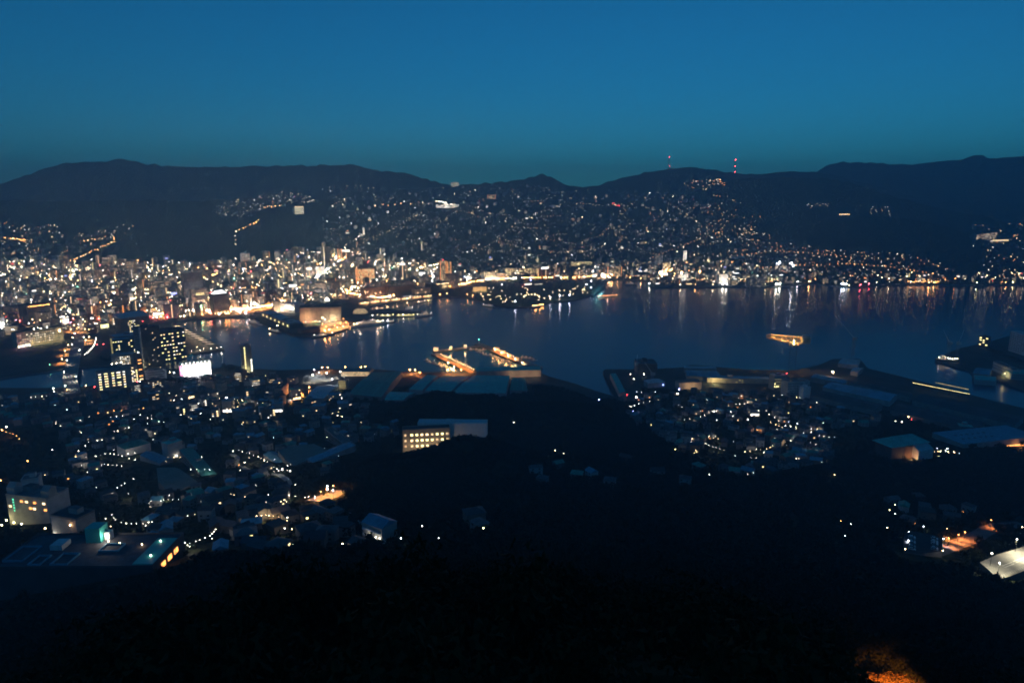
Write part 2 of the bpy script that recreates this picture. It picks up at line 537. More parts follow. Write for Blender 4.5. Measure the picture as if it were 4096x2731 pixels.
def link(name, data, parent=None, loc=None, rotz=None):
    o = bpy.data.objects.new(name, data)
    COL.objects.link(o)
    if parent is not None:
        o.parent = parent
    if loc is not None:
        o.location = loc
    if rotz is not None:
        o.rotation_euler = (0, 0, rotz)
    return o

def tag(o, label=None, cat=None, group=None, kind=None):
    if label: o['label'] = label
    if cat: o['category'] = cat
    if group: o['group'] = group
    if kind: o['kind'] = kind
    return o

def thing(name, label, cat, loc, rotz=0.0, group=None):
    return tag(link(name, None, None, loc, rotz), label, cat, group)

def copy_tree(o, parent=None, loc=None, rotz=None):
    c = o.copy()
    COL.objects.link(c)
    c.parent = parent
    if loc is not None: c.location = loc
    if rotz is not None: c.rotation_euler = (0, 0, rotz)
    for ch in KIDS.get(o.name, ()):
        copy_tree(ch, c)
    return c
KIDS = {}
def remember(o):
    """note an object's children so that copies need no search through the scene"""
    KIDS[o.name] = [c for c in bpy.data.objects if c.parent == o]
    for c in KIDS[o.name]:
        remember(c)
    return o

OCC = {}
def claim(x, y, rad, force=False):
    """keep things from standing inside each other"""
    g = 40.0
    ci, cj = int(x // g), int(y // g)
    if not force:
        for i in range(ci - 2, ci + 3):
            for j in range(cj - 2, cj + 3):
                for a, b, r in OCC.get((i, j), ()):
                    if (a - x) ** 2 + (b - y) ** 2 < (r + rad) ** 2:
                        return False
    OCC.setdefault((ci, cj), []).append((x, y, rad))
    return True

def claim_line(p, q, rad):
    p = Vector(p[:2]); q = Vector(q[:2]); n = max(1, int((q - p).length / rad))
    for i in range(n + 1):
        c = p.lerp(q, i / n); claim(c.x, c.y, rad, True)

def claim_rect(p, rot, x0, x1, y0, y1):
    w, d = x1 - x0, y1 - y0
    rad = max(4.0, min(w, d) * 0.5)
    nx, ny = max(1, int(w / rad)), max(1, int(d / rad))
    c, s = math.cos(rot), math.sin(rot)
    for i in range(nx + 1):
        for j in range(ny + 1):
            a = x0 + w * i / nx; b = y0 + d * j / ny
            claim(p[0] + c * a - s * b, p[1] + s * a + c * b, rad * 0.75, True)

def light(name, loc, color, power, kind='POINT', size=0.6, parent=None, spot=150):
    d = bpy.data.lights.new(name, kind)
    d.color = color; d.energy = power; d.shadow_soft_size = size
    if kind == 'SPOT':
        d.spot_size = math.radians(spot); d.spot_blend = 0.6
    o = bpy.data.objects.new(name, d)
    COL.objects.link(o)
    o.location = loc
    if parent is not None: o.parent = parent
    return o

# ------------------------------------------------------------------ setting: terrain, land, water
def forest_ground(name):
    m = bpy.data.materials.new(name)
    m.use_nodes = True
    nt = m.node_tree; N, L = nt.nodes, nt.links
    b = N['Principled BSDF']
    b.inputs['Roughness'].default_value = 0.95
    b.inputs['Specular IOR Level'].default_value = 0.05
    geo = N.new('ShaderNodeNewGeometry')
    t1 = N.new('ShaderNodeTexNoise'); t1.inputs['Scale'].default_value = 0.03; t1.inputs['Detail'].default_value = 6
    t2 = N.new('ShaderNodeTexVoronoi'); t2.inputs['Scale'].default_value = 0.09
    L.new(geo.outputs['Position'], t1.inputs['Vector']); L.new(geo.outputs['Position'], t2.inputs['Vector'])
    r = N.new('ShaderNodeValToRGB')
    r.color_ramp.elements[0].position = 0.35; r.color_ramp.elements[0].color = (0.016, 0.020, 0.010, 1)
    r.color_ramp.elements[1].position = 0.7; r.color_ramp.elements[1].color = (0.030, 0.038, 0.020, 1)
    L.new(t1.outputs['Fac'], r.inputs[0])
    L.new(r.outputs[0], b.inputs['Base Color'])
    bp = N.new('ShaderNodeBump'); bp.inputs['Strength'].default_value = 0.9; bp.inputs['Distance'].default_value = 6.0
    L.new(t2.outputs['Distance'], bp.inputs['Height']); L.new(bp.outputs[0], b.inputs['Normal'])
    MATS[name] = m
    return m
forest_ground('forest_ground')

def make_terrain():
    X, Y, Z = GX, GY, GZ
    nr, na = X.shape
    V = np.stack([X.ravel(), Y.ravel(), Z.ravel()], 1)
    i, j = np.meshgrid(np.arange(nr - 1), np.arange(na - 1), indexing='ij')
    q = np.stack([i * na + j, i * na + j + 1, (i + 1) * na + j + 1, (i + 1) * na + j], -1).reshape(-1, 4)[:, ::-1]
    me = bpy.data.meshes.new('terrain')
    me.vertices.add(len(V)); me.vertices.foreach_set('co', V.ravel().astype(np.float32))
    me.loops.add(q.size); me.loops.foreach_set('vertex_index', q.ravel().astype(np.int32))
    me.polygons.add(len(q)); me.polygons.foreach_set('loop_start', np.arange(0, q.size, 4, dtype=np.int32))
    me.polygons.foreach_set('use_smooth', np.ones(len(q), bool))
    me.materials.append(MATS['forest_ground'])
    me.update(); me.validate()
    return tag(link('terrain', me), 'dark wooded hills around the harbour and the city', None, kind='structure')
make_terrain()

def sheet(outer, holes, z, wall_to, m, name, wall_m=None):
    """a flat sheet with holes; the rims of the holes get walls down to wall_to"""
    loops = [[Vector((x, y, 0)) for x, y in outer]] + [[Vector((x, y, 0)) for x, y in h] for h in holes]
    tris = tessellate_polygon(loops)
    pts = [p for l in loops for p in l]
    mb = MB()
    mb.v = [(p.x, p.y, z) for p in pts]
    for t in tris:
        a, b, c = (pts[i] for i in t)
        if (b - a).cross(c - a).z < 0: t = t[::-1]
        mb.f.append(tuple(t)); mb.m.append(m)
    for h in holes:
        for i in range(len(h)):
            a, b = h[i], h[(i + 1) % len(h)]
            mb.quad([(a[0], a[1], z), (b[0], b[1], z), (b[0], b[1], wall_to), (a[0], a[1], wall_to)], wall_m or m)
    return mb

outer = []
for k in range(-58, 59, 4):
    a = math.radians(k); outer.append((math.sin(a) * 5200, math.cos(a) * 5200))
for k in range(58, -59, -4):
    a = math.radians(k); outer.append((math.sin(a) * 700, math.cos(a) * 700))
mb = sheet(outer, [[tuple(p) for p in WATER]], LAND_Z, -5.0, 'land', 'land', 'concrete_dark')
tag(mb.build('land'), 'flat harbourside land with concrete quay walls', None, kind='structure')

# a kerb-high quay edge along the far and near shores, one piece
def strip(pts, w, z0, z1, m, closed=False):
    mb = MB()
    for a, b in zip(pts[:-1], pts[1:]):
        d = Vector((b[0] - a[0], b[1] - a[1], 0))
        if d.length < 0.01: continue
        n = Vector((-d.y, d.x, 0)).normalized() * w * 0.5
        A, B = Vector((a[0], a[1], 0)), Vector((b[0], b[1], 0))
        c = [A - n, B - n, B + n, A + n]
        k = len(mb.v)
        mb.v.extend([(p.x, p.y, z0) for p in c] + [(p.x, p.y, z1) for p in c])
        for q in ((0, 1, 5, 4), (1, 2, 6, 5), (2, 3, 7, 6), (3, 0, 4, 7), (4, 5, 6, 7)):
            mb.f.append(tuple(k + i for i in q)); mb.m.append(m)
    return mb

def water_mat():
    m = bpy.data.materials.new('harbour_water')
    m.use_nodes = True
    nt = m.node_tree; N, L = nt.nodes, nt.links
    b = N['Principled BSDF']
    b.inputs['Base Color'].default_value = (0.001, 0.065, 0.14, 1)
    b.inputs['Roughness'].default_value = 0.16
    b.inputs['IOR'].default_value = 1.333
    geo = N.new('ShaderNodeNewGeometry')
    mp = N.new('ShaderNodeMapping')
    mp.inputs['Scale'].default_value = (0.045, 0.10, 1)
    mp.inputs['Rotation'].default_value = (0, 0, 0.3)
    L.new(geo.outputs['Position'], mp.inputs['Vector'])
    t = N.new('ShaderNodeTexNoise'); t.inputs['Scale'].default_value = 1.0; t.inputs['Detail'].default_value = 6; t.inputs['Roughness'].default_value = 0.6
    L.new(mp.outputs[0], t.inputs['Vector'])
    bp = N.new('ShaderNodeBump'); bp.inputs['Strength'].default_value = 0.07; bp.inputs['Distance'].default_value = 3.0
    L.new(t.outputs['Fac'], bp.inputs['Height']); L.new(bp.outputs[0], b.inputs['Normal'])
    t2 = N.new('ShaderNodeTexNoise'); t2.inputs['Scale'].default_value = 0.004; t2.inputs['Detail'].default_value = 3
    L.new(geo.outputs['Position'], t2.inputs['Vector'])
    mr = N.new('ShaderNodeMapRange'); mr.inputs['To Min'].default_value = 0.15; mr.inputs['To Max'].default_value = 0.21
    L.new(t2.outputs['Fac'], mr.inputs['Value']); L.new(mr.outputs[0], b.inputs['Roughness'])
    MATS['harbour_water'] = m
water_mat()
mb = MB()
mb.quad([(-4200, 500, 0), (6500, 500, 0), (6500, 3600, 0), (-4200, 3600, 0)], 'harbour_water')
tag(mb.build('harbour_water'), 'dark blue harbour water with light streaks', None, kind='structure')

# the air over the harbour
def make_haze():
    m = bpy.data.materials.new('haze_air')
    m.use_nodes = True
    nt = m.node_tree; nt.nodes.clear()
    o = nt.nodes.new('ShaderNodeOutputMaterial')
    v = nt.nodes.new('ShaderNodeVolumePrincipled')
    v.inputs['Color'].default_value = (0.40, 0.76, 1.0, 1)
    v.inputs['Density'].default_value = HAZE
    v.inputs['Anisotropy'].default_value = 0.0
    nt.links.new(v.outputs[0], o.inputs['Volume'])
    MATS['haze_air'] = m
    mb = MB()
    mb.box(-7600, 7600, -7600, 7600, -12, float(GZ.max()) + 40, 'haze_air', bottom=True)
    return tag(mb.build('haze'), 'thin blue dusk haze over the harbour', None, kind='stuff')
HAZE = 2.3e-4
make_haze()

# ------------------------------------------------------------------ building tools
MESHES = {}
def pane_mesh(w, h, m, thick=0.08, name='window'):
    key = (round(w, 2), round(h, 2), m, name)
    if key not in MESHES:
        mb = MB(); mb.box(-w / 2, w / 2, -thick, 0, 0, h, m, bottom=True)
        MESHES[key] = mb.mesh(name)
    return MESHES[key]

class Bldg:
    """a building on the line p0-p1 (its face towards the viewer); x along the face, y to the back"""
    def __init__(self, name, label, cat, p0, p1, h=None, top=None, d=14.0, wall='wall_grey', roof='roof_grey', group=None,
                 parapet=0.9, plant=True, shape='flat', ridge=3.0, z=None, claim_it=True, over=0.4, sink=0.0):
        a = ground(*p0) if len(p0) == 2 else Vector(p0)
        b = ground(*p1) if len(p1) == 2 else Vector(p1)
        if (b - a).xy.length < 0.1: b = a + Vector((5, 0, 0))
        base = min(a.z, b.z) if z is None else z
        if top is not None:
            h = at_range(top[0], top[1], math.hypot(a.x, a.y)).z - base
        mid = (a + b) / 2
        self.w, self.d, self.h = (b - a).xy.length, d, h
        self.rot = math.atan2(b.y - a.y, b.x - a.x)
        self.T = thing(name, label, cat, (mid.x, mid.y, base), self.rot, group)
        self.p = Vector((mid.x, mid.y, base))
        w = self.w
        mb = MB(); mb.box(-w / 2, w / 2, 0, d, -3 - sink, h, wall)
        self.wall = mb.build('wall', self.T)
        rb = MB(); plant_mb = None
        if shape == 'flat':
            rb.box(-w / 2 - 0.15, w / 2 + 0.15, -0.15, d + 0.15, h + 0.003, h + 0.3, roof, bottom=True)
            if parapet:
                t = 0.35
                for x0, x1, y0, y1 in ((-w / 2 - .15, w / 2 + .15, -.15, t - .15), (-w / 2 - .15, w / 2 + .15, d - t + .15, d + .15),
                                       (-w / 2 - .15, t - w / 2 - .15, t - .15, d - t + .15), (w / 2 - t + .15, w / 2 + .15, t - .15, d - t + .15)):
                    rb.box(x0, x1, y0, y1, h + 0.303, h + 0.3 + parapet, wall)
            if plant and w > 10 and d > 8:
                pw = min(w * 0.35, 9)
                px = random.uniform(-w * .25, w * .25)
                plant_mb = MB(); plant_mb.box(px - pw / 2, px + pw / 2, d * 0.45, d * 0.8, h + 0.303, h + 0.3 + random.uniform(2.5, 4.5), wall, roof)
        elif shape == 'gable':
            rb.gable(-w / 2, w / 2, 0, d, h + 0.003, h + ridge, roof, over)
        elif shape == 'hip':
            rb.hip(-w / 2, w / 2, 0, d, h + 0.003, h + ridge, roof, over)
        elif shape == 'shed':
            rb.prism([(-over, h + 0.003), (d + over, h + 0.003), (d + over, h + ridge), (-over, h + 0.35)], -w / 2 - over, w / 2 + over, roof)
        if rb.v:
            self.roof = rb.build('roof', self.T)
            if plant_mb: plant_mb.build('plant_room', self.roof)
        if claim_it:
            claim_rect(self.p, self.rot, -w / 2, w / 2, -(16 if sink else 0), d)
    def span(self, face):
        return self.w if face in ('front', 'back') else self.d
    def spot(self, face, s, out=0.0):
        """place on a face: s along it from the middle"""
        if face == 'front': return (s, -out), 0.0
        if face == 'back': return (-s, self.d + out), math.pi
        if face == 'left': return (-self.w / 2 - out, self.d / 2 - s), -math.pi / 2
        return (self.w / 2 + out, self.d / 2 + s), math.pi / 2
    def windows(self, face, cols, rows, mats, lit=1.0, ww=None, wh=1.5, z0=1.2, dz=None, s0=None, s1=None, single=True, dark=None, name='window'):
        s0 = -self.span(face) / 2 if s0 is None else s0
        s1 = self.span(face) / 2 if s1 is None else s1
        step = (s1 - s0) / cols
        ww = ww or step * 0.6
        dz = dz or (self.h - z0) / rows
        joined = MB()
        for j in range(rows):
            for i in range(cols):
                on = random.random() < lit
                if not on and not dark: continue
                m = random.choice(mats) if on else dark
                (x, y), r = self.spot(face, s0 + (i + 0.5) * step, 0.004)
                z = z0 + j * dz
                if single:
                    o = link(name, pane_mesh(ww, wh, m), self.T, (x, y, z), r)
                else:
                    mb = MB(); mb.box(-ww / 2, ww / 2, -0.06, 0, 0, wh, m)
                    joined.extend(mb, x, y, z, r)
        if joined.v:
            joined.build(name, self.T)['kind'] = 'stuff'
        return self
    def bands(self, face, rows, m, wh=1.0, z0=1.0, dz=3.2, margin=0.6, name='balcony', out=0.9, s0=None, s1=None):
        """balcony slabs or lit galleries, one a storey"""
        sp = self.span(face)
        a = -sp / 2 + margin if s0 is None else s0
        b = sp / 2 - margin if s1 is None else s1
        for j in range(rows):
            (x, y), r = self.spot(face, (a + b) / 2, 0.004)
            link(name, pane_mesh(b - a, wh, m, out, name), self.T, (x, y, z0 + j * dz), r)
        return self
    def part(self, name, mb):
        return mb.build(name, self.T)
    def sign(self, face, s, z, w, h, m, name='sign'):
        (x, y), r = self.spot(face, s, 0.01)
        return link(name, pane_mesh(w, h, m, 0.35, name), self.T, (x, y, z), r)
    def top_sign(self, w, h, m, s=0.0, name='sign'):
        return link(name, pane_mesh(w, h, m, 0.5, name), self.T, (s, self.d * 0.3, self.h + 1.4), 0.0)
    def lamp(self, x, y, z, m='lamp_white', r=0.6, power=0, color=WHITE, name='lamp'):
        mb = MB(); mb.octa(0, 0, 0, r, m)
        o = link(name, mb.mesh(name), self.T, (x, y, z))
        if power:
            light(name + '_light', (x, y, z), color, power, size=r, parent=self.T)
        return o

def clear_front(px, py, dist=30.0, rad=6.0):
    p = ground(px, py)
    d = Vector((p.x, p.y, 0)).normalized()
    for k in range(int(dist / 6) + 1):
        claim(p.x - d.x * 6 * k, p.y - d.y * 6 * k, rad, True)

def quad_shed(name, label, cat, corners, eave, ridge, roof, wall='wall_grey', panels=10, group=None, z=None):
    """a shed whose eaves run through four photographed points (front-left, front-right, back-right, back-left)"""
    C = [at(px, py, eave + LAND_Z) for px, py in corners]
    c = sum(C, Vector()) / 4
    T = thing(name, label, cat, (c.x, c.y, LAND_Z), 0, group)
    Q = [Vector((p.x - c.x, p.y - c.y, 0)) for p in C]
    mb = MB()
    for i in range(4):
        a, b = Q[i], Q[(i + 1) % 4]
        mb.quad([(a.x, a.y, -2), (b.x, b.y, -2), (b.x, b.y, eave), (a.x, a.y, eave)], wall)
    r0, r1 = (Q[0] + Q[3]) / 2, (Q[1] + Q[2]) / 2
    mb.quad([(Q[0].x, Q[0].y, eave), (Q[3].x, Q[3].y, eave), (r0.x, r0.y, eave + ridge)], wall)
    mb.quad([(Q[1].x, Q[1].y, eave), (Q[2].x, Q[2].y, eave), (r1.x, r1.y, eave + ridge)], wall)
    mb.build('wall', T)
    for (e0, e1) in ((Q[0], Q[1]), (Q[3], Q[2])):
        for k in range(panels):
            t0, t1 = k / panels, (k + 0.97) / panels
            a, b = e0.lerp(e1, t0), e0.lerp(e1, t1)
            cc, dd = r0.lerp(r1, t1), r0.lerp(r1, t0)
            up = 0.05 + 0.12 * (k % 2)
            P = [(a.x, a.y, eave + up), (b.x, b.y, eave + up), (cc.x, cc.y, eave + ridge + up), (dd.x, dd.y, eave + ridge + up)]
            m2 = MB(); n = [(p[0], p[1], p[2] - 0.25) for p in P]
            m2.quad(P, roof); m2.quad(n[::-1], roof)
            for i in range(4):
                j = (i + 1) % 4
                m2.quad([n[i], n[j], P[j], P[i]], roof)
            m2.build('roof_panel', T)
    for i in range(4):
        a, b = C[i], C[(i + 1) % 4]
        claim_line(a, b, 8)
    for i in range(6):
        claim_line(C[0].lerp(C[1], i / 5), C[3].lerp(C[2], i / 5), 9)
    return T

def flat_px(name, pts, z, m, label, kind='structure', thick=None, cat=None):
    P = [at(px, py, z) for px, py in pts]
    mb = MB()
    tri = tessellate_polygon([[Vector((p.x, p.y, 0)) for p in P]])
    mb.v = [(p.x, p.y, z) for p in P]
    for t in tri:
        a, b, c = (P[i] for i in t)
        if (b - a).cross(c - a).z < 0: t = t[::-1]
        mb.f.append(tuple(t)); mb.m.append(m)
    if thick:
        for i in range(len(P)):
            a, b = P[i], P[(i + 1) % len(P)]
            mb.quad([(a.x, a.y, z), (b.x, b.y, z), (b.x, b.y, z - thick), (a.x, a.y, z - thick)], m)
    return tag(mb.build(name), label, cat, kind=kind)

def draped(name, pts, w, m, label, lift=0.25, n=6, keep=True):
    """a road over the relief along photographed points"""
    P = [ground(*p) for p in pts]
    path = []
    for a, b in zip(P[:-1], P[1:]):
        k = max(2, int((b - a).length / 12))
        path += [a.lerp(b, i / k) for i in range(k)]
    path.append(P[-1])
    mb = MB(); L, R = [], []
    for i, p in enumerate(path):
        d = (path[min(i + 1, len(path) - 1)] - path[max(i - 1, 0)]); d.z = 0
        nrm = Vector((-d.y, d.x, 0)).normalized() * w / 2
        z = max(ground_z(q.x, q.y) for q in (p, p + nrm, p - nrm)) + lift
        L.append((p.x + nrm.x, p.y + nrm.y, z)); R.append((p.x - nrm.x, p.y - nrm.y, z))
        if keep: claim(p.x, p.y, w * 0.6, True)
    for i in range(len(path) - 1):
        mb.quad([R[i], R[i + 1], L[i + 1], L[i]], m)
        mb.quad([R[i], L[i], (L[i][0], L[i][1], L[i][2] - 2), (R[i][0], R[i][1], R[i][2] - 2)], m)
        mb.quad([L[i], L[i + 1], (L[i + 1][0], L[i + 1][1], L[i + 1][2] - 2), (L[i][0], L[i][1], L[i][2] - 2)], m)
        mb.quad([R[i + 1], R[i], (R[i][0], R[i][1], R[i][2] - 2), (R[i + 1][0], R[i + 1][1], R[i + 1][2] - 2)], m)
    tag(mb.build(name), label, None, kind='structure')
    return path

# ------------------------------------------------------------------ lamps
LAMP_PROTO = {}
def lamp_proto(m, r, hgt, shore=False):
    key = (m, r, hgt)
    if key not in LAMP_PROTO:
        pole = MB(); pole.cyl(0, 0, -2, hgt, 0.14, 0.09, 'steel_dark', 5); pole.bar((0, 0, hgt), (0, -r - 0.6, hgt + 0.3), 0.14, 'steel_dark')
        head = MB(); head.octa(0, -r - 0.3, hgt + 0.2, r, m)
        LAMP_PROTO[key] = (pole.mesh('pole'), head.mesh('lamp_head'))
    return LAMP_PROTO[key]

N_LAMP = [0]
def street_lamp(p, m, label, r=0.8, hgt=8.0, power=0, color=None, group='street lamps', name='street_lamp', kind='SPOT', spot=150):
    pm, hm = lamp_proto(m, r, hgt)
    T = thing(name, label, 'street lamp', p, -math.atan2(p[0], p[1]), group)
    link('pole', pm, T); link('lamp_head', hm, T)
    N_LAMP[0] += 1
    if power:
        light('lamp_light', (0, -r - 0.3, hgt + 0.2 - (0 if kind == 'POINT' else r + 0.1)), color or WARM, power, kind, 0.5, T, spot)
    return T
COLOR = {'warm': WARM, 'white': WHITE, 'orange': ORANGE, 'cool': COOL, 'red': RED, 'green': GREEN, 'blue': BLUE, 'yellow': YELLOW}

# ------------------------------------------------------------------ left bank: bridge, tower, river buildings
YW = ['window_yellow_bright', 'window_warm_bright', 'window_white_bright']
WW = ['window_white', 'window_warm', 'window_white_bright']

def bridge():
    px = [(292, 1572, 5), (285, 1545, 9), (280, 1510, 12), (288, 1470, 13), (296, 1430, 13), (308, 1395, 12), (318, 1368, 9), (318, 1345, 5.5), (312, 1330, 3.4)]
    P = [at(x, y, z) for x, y, z in px]
    path = []
    for i in range(len(P) - 1):
        for k in range(6): path.append(P[i].lerp(P[i + 1], k / 6))
    path.append(P[-1])
    o = path[0]
    T = thing('road_bridge', 'curved grey road bridge over the river on the left', 'bridge', (o.x, o.y, 0))
    deck, rails = MB(), [MB(), MB()]
    W = 11.0
    prev = None
    for i, p in enumerate(path):
        d = path[min(i + 1, len(path) - 1)] - path[max(i - 1, 0)]; d.z = 0
        n = Vector((-d.y, d.x, 0)).normalized()
        c = p - Vector((o.x, o.y, 0))
        claim(p.x, p.y, W, True)
        a, b = c - n * W, c + n * W
        if prev:
            pa, pb = prev
            for z0, z1, m in ((0, -1.6, 'concrete'),):
                deck.quad([pa, a, b, pb], 'concrete')
                deck.quad([pb + Vector((0, 0, -1.6)), b + Vector((0, 0, -1.6)), a + Vector((0, 0, -1.6)), pa + Vector((0, 0, -1.6))], m)
                deck.quad([pa + Vector((0, 0, -1.6)), a + Vector((0, 0, -1.6)), a, pa], m)
                deck.quad([b + Vector((0, 0, -1.6)), pb + Vector((0, 0, -1.6)), pb, b], m)
            rails[0].bar(pa + Vector((0, 0, .5)), a + Vector((0, 0, .5)), 0.9, 'wall_pale')
            rails[1].bar(pb + Vector((0, 0, .5)), b + Vector((0, 0, .5)), 0.9, 'wall_pale')
        prev = (a, b)
    deck.build('deck', T)
    for r in rails: r.build('railing', T)
    for i in range(4, len(path) - 12, 8):
        c = path[i] - Vector((o.x, o.y, 0))
        mb = MB(); mb.box(-5, 5, -1.2, 1.2, -8, c.z - 1.6, 'concrete_dark')
        link('pier', mb.mesh('pier'), T, (c.x, c.y, 0))
    for i, (j, s, pw) in enumerate(((3, 1, 9000), (9, -1, 14000), (13, 1, 26000), (20, 1, 9000), (26, -1, 3000), (31, 1, 3000), (37, -1, 3000), (42, 1, 5000))):
        d = path[j + 1] - path[j - 1]
        n = Vector((-d.y, d.x, 0)).normalized() * 9 * s
        street_lamp(path[j] + n, 'lamp_white', 'white street lamp on the curved road bridge, %s from its near end' % ('first second third fourth fifth sixth seventh eighth'.split()[i]),
                    0.9, 9, pw, WHITE, 'lamps along the road bridge')
bridge()

# road north of the river, lit orange, and the junction
flat_px('road', [(228, 1468), (262, 1470), (300, 1385), (322, 1345), (310, 1300), (355, 1278), (330, 1268), (255, 1300), (262, 1330), (292, 1345), (262, 1400)], LAND_Z + 0.05, 'asphalt', 'orange lit approach road beside the river bridge')
for i, (x, y, c, pw) in enumerate([(250, 1452, 'orange', 60000), (262, 1420, 'orange', 60000), (275, 1395, 'orange', 60000), (292, 1365, 'orange', 50000), (285, 1330, 'orange', 60000),
                                   (315, 1322, 'orange', 60000), (342, 1330, 'orange', 50000), (300, 1300, 'orange', 60000), (330, 1300, 'orange', 60000), (358, 1362, 'orange', 70000), (345, 1375, 'orange', 60000)]):
    street_lamp(ground(x, y), 'lamp_warm', 'sodium street lamp over the orange lit road north of the river', 0.9, 9, pw * 3, COLOR[c], 'sodium lamps by the river road')
for i in range(12):
    a = (385 - 0.4 * i * i * 0.9, 1362 + i * 6)
    street_lamp(ground(*a), 'lamp_white', 'small white lamp in the curved row beside the river road', 0.7, 6, 0, None, 'curved row of white lamps')

# tall dark tower with a lit edge
B = Bldg('tower_block', 'tall dark tower with a pale lit edge by the river mouth', 'tower', (582, 1500), (655, 1484), top=(582, 1312), d=26, wall='wall_dark', roof='roof_dark')
nf = int(B.h / 3.3)
B.windows('front', 9, nf, ['window_warm_bright', 'window_white'], 0.09, 1.6, 1.2, 2.0, 3.3, single=True)
B.bands('left', nf, 'wall_pale', 0.9, 2.0, 3.3, 0.4)
mb = MB(); mb.box(-B.w / 2 - 2.2, -B.w / 2 - 0.003, -0.2, 3.4, -2, B.h + 2, 'wall_pale'); B.part('stair_shaft', mb)
light('edge_light', (-B.w / 2 - 8, -16, 22), YELLOW, 9000, parent=B.T)
B2 = Bldg('podium_building', 'pale low podium building at the foot of the dark tower', 'building', (583, 1522), (668, 1512), h=17, d=16, wall='wall_pale', roof='roof_grey', claim_it=True)
B2.bands('front', 3, 'wall_dark', 1.2, 4.5, 4.2, 4, 'window_band', 0.1)
B = Bldg('apartment_block', 'apartment block with columns of lit yellow windows beside the bridge', 'building', (392, 1566), (532, 1548), h=34, d=15, wall='wall_pale', roof='roof_dark')
for k, (a, b) in enumerate(((-.44, -.36), (-.28, -.17), (-.07, .01), (.07, .19), (.25, .32))):
    B.windows('front', 1, 7, YW, 0.93, (b - a) * B.w * 0.9, 1.7, 2, 4.5, a * B.w, b * B.w)
B = Bldg('office_block', 'office block with bright window rows behind the apartment block', 'building', (462, 1540), (556, 1530), h=32, d=15, wall='wall_grey', roof='roof_grey')
B.windows('front', 7, 4, YW, 0.9, None, 1.5, 18, 3.3, -B.w * .5, B.w * .35)
B.windows('front', 3, 7, YW, 0.9, None, 1.6, 3, 3.3, B.w * .2, B.w * .5)
B = Bldg('grey_block', 'grey block with four rows of lit windows left of the tower', 'building', (452, 1496), (546, 1486), h=36, d=16, wall='wall_grey', roof='roof_blue')
B.windows('front', 6, 5, WW, 0.9, None, 1.5, 17, 3.4, -B.w * .15, B.w * .3)
B.lamp(-B.w * .5, -1, 20, 'lamp_white', .8); B.lamp(-B.w * .3, -1, 21, 'lamp_white', .8); B.lamp(-B.w * .1, -1, 22, 'lamp_white', .8, 6000)
B = Bldg('dark_block', 'dark block with a warm lit stair tower beside the tall tower', 'building', (557, 1528), (578, 1524), h=50, d=12, wall='wall_dark', roof='roof_dark', plant=False)
B.windows('front', 1, 7, ['window_orange_bright', 'window_warm_bright'], 0.8, 6, 1.8, 4, 6)
B.lamp(0, 2, B.h + 5, 'lamp_white', .9)
# bright white hall with a round emblem
B = Bldg('lit_hall', 'brilliant white lit hall with a round red emblem on the near bank', 'building', (722, 1516), (848, 1502), h=26, d=22, wall='wall_white', roof='roof_pale', plant=False)
B.windows('front', 7, 4, ['sign_white'], 1.0, B.w * .89 / 7 * .93, 5.2, 3.0, 5.6, -B.w * .40, B.w * .49, name='lit_panel')
B.windows('right', 3, 4, ['window_white_bright'], 1.0, None, 4.6, 3.2, 5.6, name='lit_panel')
B.windows('front', 1, 4, ['window_pink_bright'], 1.0, B.w * .08, 5.2, 2.5, 5.6, -B.w * .495, -B.w * .41, name='lit_panel')
mb = MB(); mb.cyl(0, 0, 0, .25, 3.6, 3.6, 'lamp_red', 20); e = mb.build('emblem', B.T, (B.w * .03, -0.4, 21)); e.rotation_euler = (math.pi / 2, 0, 0)
mb = MB(); mb.cyl(0, 0, 0, .25, 2.4, 2.4, 'sign_white', 20); e2 = mb.build('emblem_disc', e, (0, 0, .26))
for k in range(8): B.lamp(-B.w * .4 + k * B.w * .12, -1.5, B.h + 2.4, 'lamp_white', 0.8, 2500 if k % 2 else 0)
for k in range(3): light('forecourt_light', (-B.w * .3 + k * B.w * .3, -14, 7), COOL, 16000, parent=B.T)
# round-the-corner slim towers
B = Bldg('apartment_tower', 'slim apartment tower with a lit stair column on the near shore', 'tower', (968, 1492), (1012, 1488), top=(968, 1386), d=16, wall='wall_grey', roof='roof_dark')
nf = int(B.h / 3.1)
B.windows('front', 1, nf, ['window_yellow_bright'], 1.0, 2.2, 1.7, 2, 3.1, -B.w * .2, -B.w * .02)
B.windows('front', 1, nf // 2, ['window_white_bright'], 1.0, 2.6, 2.0, 2, 3.1, B.w * .36, B.w * .5)
B.bands('front', nf, 'wall_pale', .7, 1.2, 3.1, s0=-B.w * .5, s1=-B.w * .22)
light('forecourt_light', (0, -8, 6), YELLOW, 9000, parent=B.T)
# prefectural block with a sloped roof
B = Bldg('government_building', 'large dark block with a sloping pale blue roof by the pier', 'building', (487, 1342), (604, 1326), h=42, d=38, wall='wall_dark', roof='roof_pale', shape='shed', ridge=9)
B.windows('front', 6, 4, YW, 0.75, None, 1.8, 6, 4.2, -B.w * .22, B.w * .13)
B.windows('front', 5, 3, YW, 0.55, None, 1.6, 24, 4.2, -B.w * .26, 0)
B.lamp(B.w * .25, -1, 30, 'lamp_red', .8); B.lamp(B.w * .52, -1, 38, 'lamp_red', .8)
B = Bldg('low_roof_hall', 'low hall with a dark blue roof before the sloping roof', 'building', (462, 1372), (566, 1358), h=14, d=40, wall='wall_dark', roof='roof_blue', parapet=0)
B = Bldg('office_block', 'dark office block with many yellow lit windows beside the pier', 'building', (650, 1444), (748, 1428), top=(650, 1326), d=24, wall='wall_dark', roof='roof_dark')
B.windows('front', 9, 8, YW, 0.5, None, 1.7, 4, B.h / 8.6)
